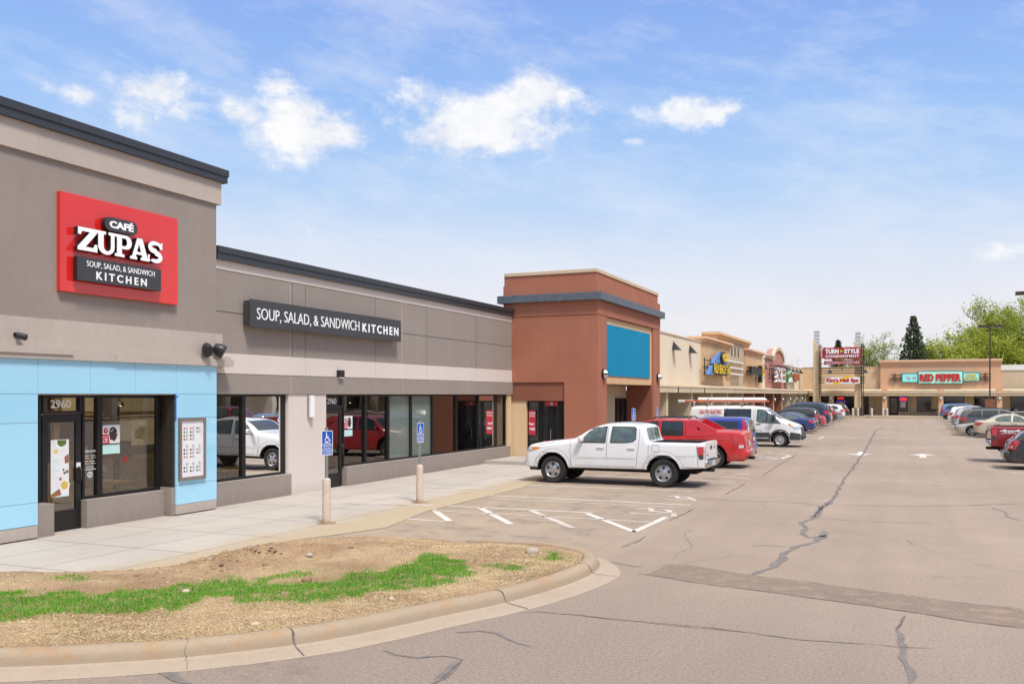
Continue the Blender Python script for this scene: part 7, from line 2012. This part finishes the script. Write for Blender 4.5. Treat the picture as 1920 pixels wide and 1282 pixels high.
# -- white cargo van -----------------------------------------------------------
def cargo_van(label, pm):
    L = 5.55
    cl = lambda s: .70 if s > 1.4 else .74
    sp = dict(L=L, R=.36, AR=.44, wheels=(1.02, 4.40), tum=.13, rr=.16, holes=10, style='cover', rim=.62, crown=.03,
              W=[(0, .70), (.08, .84), (.3, .93), (.8, .97), (4.8, .985), (5.4, .96), (5.55, .93)],
              T=[(0, .60), (.05, .88), (.12, 1.05), (.35, 1.17), (.85, 1.34), (1.0, 1.42), (1.5, 1.78), (1.75, 1.94), (2.05, 2.02), (2.6, 2.06), (5.0, 2.05), (5.42, 2.02), (5.52, 1.92), (5.55, 1.85)],
              B=[(0, .5), (.1, .86), (.5, 1.06), (1.1, 1.22), (5.5, 1.26)], Z=[(0, .26), (1.5, .28), (5.0, .30), (5.55, .36)])
    wf = [(1.00, 1.18), (1.28, 1.50), (1.58, 1.76), (1.76, 1.83), (2.10, 1.85), (2.14, 1.30), (1.98, 1.22)]
    sp['gaps'] = [[(2.22, 1.94), (2.24, 1.2), (2.14, .50)], [(.98, 1.16), (1.28, .88)], [(2.30, 1.94), (2.30, .5)], [(3.62, 1.94), (3.62, .5)], [(2.30, 1.10), (5.1, 1.10)]]
    sp['flares'] = []
    sp['plaques'] = [(arch_flare(1.02, .447, .53, .36, 2, 178, asq=1), .020), (arch_flare(4.40, .447, .53, .36, 2, 178, asq=1), .020), ([(1.50, .31), (1.50, .72), (3.92, .70), (3.92, .31)], .012), ([(.06, .36), (.06, .68), (.52, .75), (.545, .37)], .012), ([(4.885, .36), (4.885, .70), (5.50, .70), (5.50, .40)], .012)]
    sp['patches'] = [('window_trim', 'side', [(.97, 1.16), (1.26, 1.52), (1.56, 1.79), (1.75, 1.86), (2.13, 1.88), (2.17, 1.28), (1.99, 1.19)], 'black', .003), ('side_window', 'side', wf, 'carglass_lt', .006), ('window_divider', 'side', [(1.62, 1.78), (1.66, 1.80), (1.68, 1.2), (1.64, 1.2)], 'black', .009),
                     ('windshield', 'front', [(-.80, 1.40), (.80, 1.40), (.68, 1.88), (-.68, 1.88)], 'carglass', .006),
                     ('side_window', 'side', rr_(2.42, 3.78, 1.37, 1.89, .04), 'carglass', .006), ('window_divider', 'side', [(3.05, 1.38), (3.09, 1.38), (3.09, 1.88), (3.05, 1.88)], 'black', .009),
                     ('headlight', 'side', [(.10, .88), (.12, 1.02), (.45, 1.17), (.68, 1.22), (.56, 1.06), (.30, .90)], 'head', .007), ('indicator', 'side', [(.40, 1.04), (.46, 1.16), (.66, 1.21), (.57, 1.08)], 'amber_l', .011), ('headlight', 'front', [(.50, .86), (.52, 1.02), (.78, 1.06), (.80, .88)], 'head', .008), ('headlight', 'front', [(-.50, .86), (-.52, 1.02), (-.78, 1.06), (-.80, .88)], 'head', .008),
                     ('grille', 'front', [(-.48, .66), (.48, .66), (.50, .98), (-.50, .98)], 'clad', .008), ('emblem', 'front', arc(0, .82, .12, .06, 0, 345, 12), 'navy_emblem', .014), ('taillight', 'side', [(5.42, 1.0), (5.42, 1.5), (5.53, 1.5), (5.53, 1.0)], 'tail', .008), ('vent', 'side', rr_(1.66, 1.74, .93, .96, .01), 'seam', .006)]
    c = Car(sp, 'cargo_van', label, pm, None, 'van')
    c.box('front_bumper', 'clad', -.07, .22, -.80, .80, .36, .66, .09); c.box('side_step', 'galv', 1.55, 4.0, .88, 1.02, .40, .46, .015, True); c.box('side_step_bracket', 'under', 1.7, 1.8, .6, .95, .32, .40, .01, True)
    c.box('chassis', 'under', .6, 5.2, -.5, .5, .22, .36, .02); c.box('mirror_arm', 'clad', 1.22, 1.40, .95, 1.20, 1.30, 1.62, .06, True); handles(c, (2.06,), 1.14, 'clad')
    c.box('roof_rack_bar', 'galv', 2.85, 2.92, -.82, .82, 2.16, 2.21, .01); c.box('roof_rack_bar', 'galv', 4.62, 4.69, -.82, .82, 2.16, 2.21, .01); c.box('rack_foot', 'galv', 2.85, 2.92, .72, .78, 2.0, 2.17, .005, True); c.box('rack_foot', 'galv', 4.62, 4.69, .72, .78, 2.0, 2.17, .005, True)
    for sg in (1, -1):
        mb = MB(); fm = (lambda u, v, d, sg=sg: (sg * -u, sg * (.93 - .13 * max(0, v - 1.26) + .03) + sg * d, v))
        s0, s1 = 5.05, 3.88     # lettering reads rearwards to forwards on the near side
        u0, u1 = (L / 2 - s0) * -sg if sg < 0 else -(L / 2 - s1), 0
        f2 = (lambda u, v, d, sg=sg: (u if sg < 0 else -u, sg * (.93 - .13 * max(0, v - 1.26) + .035 + d), v))
        a, b = (L / 2 - s0, L / 2 - s1) if sg < 0 else (-(L / 2 - s1), -(L / 2 - s0))
        letters(mb, 'CAL-TEX ELECTRIC', f2, a + .02, b - .02, 1.64, 1.84, .003, .03); mb.build('lettering', M['red'], c.root)
        mb = MB(); scribble(mb, f2, a + .28, b - .1, 1.52, 1.57, .003, 2, 0, 14); mb.build('small_lettering', M['sky_sign'], c.root)
        mb = MB(); f3 = (lambda u, v, d, sg=sg: (u if sg < 0 else -u, sg * (.985 + .008 + d), v))
        a, b = (L / 2 - 2.7, L / 2 - 1.9) if sg < 0 else (-(L / 2 - 1.9), -(L / 2 - 2.7))
        scribble(mb, f3, a, b, .80, .85, .003, 6, 0, 12)
        a, b = (L / 2 - 1.0, L / 2 - .78) if sg < 0 else (-(L / 2 - .78), -(L / 2 - 1.0))
        mb.build('small_lettering', M['ink'], c.root)
    return c
M['navy_emblem'] = plain('blue_emblem', (.02, .04, .2), .3)

# -- generic passenger cars ----------------------------------------------------
def sedan(label, pm, name='sedan', H=1.36, coupe=False, style='alloy', glass_='carglass_lt', k=1.0):
    L = 4.65
    z = lambda v: v * H / 1.40
    sp = dict(L=L, R=.315, AR=.375, wheels=(.93, 3.66), tum=.42, rr=.12, holes=5 if style == 'alloy' else 8, style=style,
              W=[(0, .52), (.08, .72), (.3, .83), (.8, .875), (3.7, .88), (4.3, .84), (4.55, .74), (4.65, .60)],
              T=[(0, z(.50)), (.05, z(.66)), (.2, z(.74)), (.9, z(.86)), (1.35, z(.93)), (1.55, z(1.0)), (2.15, z(1.32)), (2.5, z(1.39)), (2.9, z(1.40)), (3.3, z(1.34)), (3.6, z(1.23)), (3.98, z(1.04)), (4.1, z(1.02)), (4.45, z(1.01)), (4.55, z(.97)), (4.62, z(.72)), (4.65, z(.50))],
              B=[(0, z(.44)), (.3, z(.70)), (1.4, z(.87)), (3.8, z(.93)), (4.4, z(.93)), (4.65, z(.46))], Z=[(0, .22), (1, .19), (3.6, .2), (4.3, .26), (4.65, .34)])
    if coupe: win = [('side_window', 'side', [(1.65, z(.92)), (2.2, z(1.25)), (2.5, z(1.31)), (2.95, z(1.31)), (3.3, z(1.2)), (3.62, z(1.0)), (3.3, z(.96))], glass_, .006)]
    else: win = [('side_window', 'side', [(1.62, z(.92)), (2.18, z(1.26)), (2.55, z(1.32)), (2.60, z(.94))], glass_, .006), ('side_window', 'side', [(2.70, z(.945)), (2.66, z(1.32)), (3.1, z(1.29)), (3.40, z(1.19)), (3.56, z(1.06)), (3.44, z(.96))], glass_, .006)]
    sp['gaps'] = [[(1.50, z(.88)), (1.46, .35)], [(2.65, z(1.34)), (2.66, .28)], [(3.30, z(.95)), (3.25, .6)], [(4.05, z(.97)), (4.30, .70)]]
    sp['patches'] = win + [('windshield', 'front', [(-.62, z(1.03)), (.62, z(1.03)), (.50, z(1.33)), (-.50, z(1.33))], glass_, .006), ('rear_window', 'rear', [(-.58, z(1.08)), (.58, z(1.08)), (.46, z(1.32)), (-.46, z(1.32))], glass_, .006),
                     ('headlight', 'side', [(.10, z(.60)), (.12, z(.70)), (.5, z(.78)), (.62, z(.76)), (.4, z(.62))], 'head', .006), ('headlight', 'front', [(.36, z(.58)), (.36, z(.68)), (.66, z(.71)), (.70, z(.6))], 'head', .007), ('headlight', 'front', [(-.36, z(.58)), (-.36, z(.68)), (-.66, z(.71)), (-.70, z(.6))], 'head', .007),
                     ('grille', 'front', rr_(-.32, .32, z(.36), z(.62), .04), 'black', .007),
                     ('taillight', 'side', [(4.18, z(.90)), (4.50, z(.92)), (4.58, z(.74)), (4.45, z(.70)), (4.28, z(.76))], 'tail', .007), ('taillight', 'rear', [(.40, z(.74)), (.40, z(.88)), (.70, z(.92)), (.74, z(.74))], 'tail', .007), ('taillight', 'rear', [(-.40, z(.74)), (-.40, z(.88)), (-.70, z(.92)), (-.74, z(.74))], 'tail', .007),
                     ('reversing_light', 'rear', rr_(.42, .52, z(.76), z(.82), .01), 'tail_clear', .01), ('reversing_light', 'rear', rr_(-.52, -.42, z(.76), z(.82), .01), 'tail_clear', .01), ('licence_plate', 'rear', rr_(-.17, .17, z(.74), z(.85), .01), 'plate', .008)]
    c = Car(sp, name, label, pm)
    handles(c, (2.45, 3.35) if not coupe else (2.7,), z(.82)); c.mirror(1.72, .84, z(.90), sz=.85)
    return c
def suv(label, pm, name='sport_utility_vehicle', H=1.72, L=4.7, rails=True, glass_='carglass', kind='suv'):
    z = lambda v: v * H / 1.72; q = lambda s: s * L / 4.7
    van = kind == 'minivan'
    sp = dict(L=L, R=.35, AR=.42, wheels=(q(.93), q(3.72)), tum=.30, rr=.12, holes=5,
              W=[(0, .60), (.08, .78), (.3, .88), (.9, .925), (q(3.8), .93), (q(4.4), .90), (q(4.6), .82), (L, .72)],
              T=[(0, z(.62)), (.05, z(.84)), (q(.25), z(.98)), (q(1.15), z(1.10)), (q(1.35), z(1.16)), (q(1.9 if not van else 1.8), z(1.54)), (q(2.2), z(1.66)), (q(2.7), z(1.71)), (q(3.6), z(1.69)), (q(4.15), z(1.62)), (q(4.32), z(1.55)), (q(4.52), z(1.14)), (q(4.6), z(1.02)), (q(4.66), z(.74)), (L, z(.55))]
              if not van else [(0, z(.60)), (.05, z(.80)), (q(.3), z(.94)), (q(.95), z(1.08)), (q(1.1), z(1.15)), (q(1.75), z(1.52)), (q(2.1), z(1.66)), (q(2.7), z(1.72)), (q(4.0), z(1.70)), (q(4.34), z(1.64)), (q(4.45), z(1.5)), (q(4.58), z(1.12)), (q(4.64), z(.80)), (L, z(.55))],
              B=[(0, z(.55)), (.3, z(.88)), (q(1.3), z(1.02)), (q(4.4), z(1.10)), (q(4.6), z(1.0)), (L, z(.5))], Z=[(0, .28), (1, .25), (q(3.7), .26), (L, .38)])
    sp['gaps'] = [[(q(1.45), z(1.0)), (q(1.42), .42)], [(q(2.55), z(1.6)), (q(2.56), .36)], [(q(3.34), z(1.05)), (q(3.28), .7)]]
    if van: wins = [[(1.35, 1.12), (1.86, 1.48), (2.1, 1.56), (2.42, 1.59), (2.42, 1.12)], [(2.52, 1.12), (2.52, 1.595), (3.36, 1.59), (3.36, 1.13)], [(3.44, 1.13), (3.44, 1.59), (3.9, 1.56), (4.20, 1.30), (4.24, 1.16)]]
    else: wins = [[(1.45, 1.10), (1.98, 1.48), (2.2, 1.56), (2.50, 1.58), (2.50, 1.11)], [(2.60, 1.11), (2.60, 1.58), (3.26, 1.56), (3.34, 1.13)], [(3.44, 1.14), (3.38, 1.55), (3.84, 1.48), (4.08, 1.28), (3.95, 1.16)]]
    sp['patches'] = [('side_window', 'side', [(q(a), z(b)) for a, b in w], glass_, .006) for w in wins]
    sp['patches'] += [('windshield', 'front', [(-.68, z(1.17)), (.68, z(1.17)), (.56, z(1.56)), (-.56, z(1.56))], 'carglass', .006), ('rear_window', 'rear', [(-.62, z(1.14)), (.62, z(1.14)), (.54, z(1.52)), (-.54, z(1.52))], glass_, .006),
                      ('headlight', 'side', [(.10, z(.78)), (.12, z(.92)), (.55, z(.98)), (.5, z(.82))], 'head', .006), ('headlight', 'front', [(.42, z(.76)), (.42, z(.90)), (.74, z(.94)), (.76, z(.78))], 'head', .007), ('headlight', 'front', [(-.42, z(.76)), (-.42, z(.90)), (-.74, z(.94)), (-.76, z(.78))], 'head', .007), ('grille', 'front', rr_(-.38, .38, z(.5), z(.84), .04), 'black', .007),
                      ('taillight', 'side', [(q(4.22), z(1.12)), (q(4.46), z(1.16)), (q(4.60), z(.90)), (q(4.4), z(.86))], 'tail', .007), ('taillight', 'rear', [(.55, z(.88)), (.58, z(1.10)), (.78, z(1.12)), (.80, z(.88))], 'tail', .007), ('taillight', 'rear', [(-.55, z(.88)), (-.58, z(1.10)), (-.78, z(1.12)), (-.80, z(.88))], 'tail', .007), ('licence_plate', 'rear', rr_(-.17, .17, z(.86), z(.98), .01), 'plate', .008),
                      ('bumper_trim', 'rear', rr_(-.66, .66, z(.46), z(.60), .03), 'clad', .007)]
    c = Car(sp, name, label, pm)
    handles(c, (q(2.36), q(3.16)), z(.98)); c.mirror(q(1.55), .88, z(1.10))
    if rails:
        x = lambda s: L / 2 - q(s)
        for sg in (1, -1): MB().tube([(x(2.1), sg * .60, z(1.66)), (x(2.2), sg * .61, z(1.74)), (x(3.8), sg * .61, z(1.73)), (x(3.95), sg * .60, z(1.64))], .02, 6).build('roof_rail', M['black'], c.root, 60)
    return c
def wagon(label, pm):
    L = 5.0
    sp = dict(L=L, R=.36, AR=.425, wheels=(.92, 3.97), tum=.34, rr=.11, holes=5,
              W=[(0, .66), (.08, .82), (.3, .90), (.9, .93), (4.2, .94), (4.7, .91), (4.9, .84), (5.0, .74)],
              T=[(0, .66), (.05, .88), (.3, .98), (1.5, 1.08), (1.7, 1.14), (2.3, 1.41), (2.7, 1.47), (3.4, 1.46), (4.1, 1.39), (4.45, 1.31), (4.72, 1.05), (4.82, 1.0), (4.9, .96), (4.96, .70), (5.0, .52)],
              B=[(0, .6), (.3, .86), (1.6, 1.0), (4.5, 1.03), (4.8, .95), (5.0, .48)], Z=[(0, .22), (4.2, .2), (5.0, .30)])
    sp['gaps'] = [[(2.85, 1.4), (2.86, .3)], [(1.75, 1.0), (1.7, .35)], [(3.75, 1.03), (3.6, .75)]]
    sp['patches'] = [('side_window', 'side', [(1.85, 1.07), (2.35, 1.35), (2.78, 1.39), (2.8, 1.08)], 'carglass', .006), ('side_window', 'side', [(2.9, 1.08), (2.88, 1.39), (3.55, 1.38), (3.65, 1.09)], 'carglass', .006), ('side_window', 'side', [(3.75, 1.09), (3.68, 1.37), (4.1, 1.31), (4.34, 1.14), (4.28, 1.10)], 'carglass', .006),
                     ('windshield', 'front', [(-.66, 1.15), (.66, 1.15), (.54, 1.40), (-.54, 1.40)], 'carglass', .006), ('rear_window', 'rear', [(-.62, 1.07), (.62, 1.07), (.52, 1.30), (-.52, 1.30)], 'carglass_lt', .006), ('headlight', 'side', [(.1, .76), (.1, .9), (.45, .94), (.4, .78)], 'head', .006),
                     ('taillight', 'side', [(4.58, .98), (4.70, 1.03), (4.93, .80), (4.86, .70), (4.74, .70)], 'tail', .008), ('taillight', 'rear', [(.62, .70), (.66, 1.0), (.82, 1.0), (.86, .70)], 'tail', .008), ('taillight', 'rear', [(-.62, .70), (-.66, 1.0), (-.82, 1.0), (-.86, .70)], 'tail', .008), ('reversing_light', 'side', [(4.80, .84), (4.9, .84), (4.9, .76), (4.80, .76)], 'tail_clear', .012), ('licence_plate', 'rear', rr_(-.17, .17, .74, .88, .01), 'plate', .008)]
    c = Car(sp, 'station_wagon', label, pm)
    c.box('bumper', 'paint', 4.80, 5.06, -.84, .84, .36, .64, .07); c.box('bumper_strip', 'chrome', 5.058, 5.066, -.7, .7, .5, .53, .002); handles(c, (2.68, 3.5), .9); c.mirror(1.95, .9, 1.05)
    return c

def place(c, x_rear, y, facing=-1):
    """facing -1: nose towards -X with the tail at x_rear; +1: nose towards +X"""
    root = c.root if isinstance(c, Car) else c
    L = c.L
    root.location = (x_rear + facing * L / 2, y, 0); root.rotation_euler = (0, 0, math.pi if facing < 0 else 0)

wt = pickup('white double cab pickup with open bed, nearest vehicle in the left row', P_['white']); place(wt, -5.16, 25.62)
rt = sport_truck('bright red sport truck with sail panels and roof rails behind the white pickup', P_['red']); place(rt, -5.24, 32.88)
bw = box_wagon('boxy blue wagon with tall rear window between the red truck and white van', P_['blue']); place(bw, -5.88, 38.05)
cv = cargo_van('white cargo van with red lettering and ladders on its roof rack', P_['white']); place(cv, -10.42, 47.1, 1)
# load on the van roof
lx = lambda s: -10.42 + 5.55 - s
vy = 47.1
for k, (yy, zz, s0, s1, lab) in enumerate(((vy - .62, 2.28, 1.6, 6.2, 'orange fibreglass ladder on the near side of the van roof rack'), (vy + .45, 2.28, 2.0, 6.0, 'orange fibreglass ladder on the far side of the van roof rack'))):
    t = thing('ladder', lab, 'ladder', (lx((s0 + s1) / 2), yy, zz)); h = (s1 - s0) / 2
    for d in (-.07, .16): MB().box(-h, h, d - .012, d + .012, -.045, .045).build('rail', M['orange'], t)
    mb = MB()
    for j in range(int(h * 2 / .3)): mb.tube([(-h + .15 + j * .3, -.06, 0), (-h + .15 + j * .3, .15, 0)], .016, 6)
    mb.build('rungs', M['galv'], t)
    MB().box(-h, -h + .35, -.09, .18, -.06, .06, bev=.01).build('ladder_foot', M['white'], t)
t = thing('conduit_tube', 'fat white conduit carrier tube strapped along the van roof rack', 'tube', (lx(3.55), vy - .15, 2.34))
MB().lathe([(0, -1.7), (.12, -1.7), (.125, -1.66), (.125, 1.66), (.12, 1.7), (0, 1.7)], 18, 'x').build('tube', M['white_trim'], t, 40)
for s_ in (-1.2, .6): MB().lathe([(.132, s_), (.132, s_ + .05)], 18, 'x').build('strap', M['galv'], t, 40)

S1 = sedan('dark blue sedan parked just beyond the white van', P_['navy'], H=1.36); place(S1, -5.8, 64.2)
def copy_car(src, pm, lab, x_rear, y, facing=-1):
    r = dup(src.root, (x_rear + facing * src.L / 2, y, 0), math.pi if facing < 0 else 0, lab, {src.pm: P_[pm]})
    return r
SU = suv('black sport utility vehicle with red lamps, third car beyond the van', P_['black'], H=1.66); place(SU, -6.0, 70.6)
MV = suv('grey brown minivan with three dark side windows in the right row', P_['graphite'], 'minivan', 1.70, 5.0, True, 'carglass', 'minivan'); place(MV, 3.0, 67.3, 1)
copy_car(S1, 'black', 'dark coupe shaped car half hidden behind the dark blue sedan', -5.9, 67.3)
copy_car(S1, 'red', 'bright red car in the middle of the far left row', -6.0, 74.4)
copy_car(SU, 'white', 'white roofed crossover just past the bright red car', -6.0, 81.0)
copy_car(SU, 'brown', 'dark brown utility vehicle past the white roofed crossover', -6.0, 86.3)
nv = copy_car(MV, 'steel_blue', 'tall navy van whose roof stands above the left row', -5.9, 77.8); nv.scale = (1, 1, 1.17)
copy_car(S1, 'teal', 'pale blue green sedan near the far end of the left row', -6.0, 93.2)
copy_car(SU, 'white', 'white utility vehicle second from the far end of the left row', -6.1, 99.6)
copy_car(SU, 'darkgreen', 'dark green utility vehicle farthest in the left row', -6.0, 105.0)
WG = wagon('black station wagon cut by the right edge of the frame', P_['black']); place(WG, 3.08, 36.3, 1)
RP = pickup('dark red pickup with white lettering on its bed side, right row', P_['maroon'], second=True); place(RP, 3.08, 39.8, 1); RP.root.scale = (1.08, 1.06, 1.10)
for sg in (1, -1):
    mb = MB(); fm = (lambda u, v, d, sg=sg: (u if sg < 0 else -u, sg * (.925 + d), v)); L_ = RP.L
    a, b_ = (L_ / 2 - 5.15, L_ / 2 - 4.5) if sg < 0 else (-(L_ / 2 - 4.5), -(L_ / 2 - 5.15))
    letters(mb, '4x4', fm, a, b_, 1.07, 1.17, .006, .04); scribble(mb, fm, a + .05, b_ - .05, 1.02, 1.05, .006, 7, 0, 8); mb.build('lettering', M['white'], RP.root)
CS = sedan('pale gold sedan with red lamps, nose away, beyond the dark red pickup', P_['cream'], H=1.46, style='cover'); place(CS, 3.6, 61.9, 1)
CP = sedan('champagne coupe facing the lane between the gold sedan and the minivan', P_['champagne'], 'coupe', 1.30, True); place(CP, 7.35, 64.5, -1)
copy_car(CP, 'cream', 'pale car nosing into the lane just past the grey brown minivan', 7.6, 71.2, -1)
copy_car(SU, 'silver', 'silver crossover with red lamps and roof rails past the minivan, right row', 2.95, 75.2, 1)
copy_car(S1, 'silver', 'silver sedan facing away, second past the minivan in the right row', 3.0, 79.6, 1)
copy_car(SU, 'white', 'white hatchback with red lamps near the far end of the right row', 3.0, 86.6, 1)
copy_car(S1, 'black', 'black sedan next to the last vehicle of the right row', 2.95, 95.2, 1)
copy_car(MV, 'sky', 'bright blue minivan farthest in the right row', 2.9, 103.6, 1)
copy_car(SU, 'white', 'white utility vehicle in the second right hand row, at the frame edge', 9.4, 92, 1)
# second row further right, seen mirrored in the cafe windows
for pm, y, lab in (('red', 44, 'red sedan in the far right row, mirrored in the cafe glass'), ('silver', 47.2, 'silver sedan in the far right row, mirrored in the cafe glass'), ('navy', 50.4, 'navy sedan in the far right row, mirrored in the cafe glass'), ('maroon', 53.4, 'maroon sedan in the far right row, mirrored in the cafe glass')):
    copy_car(S1, pm, lab, 13.8, y, -1)
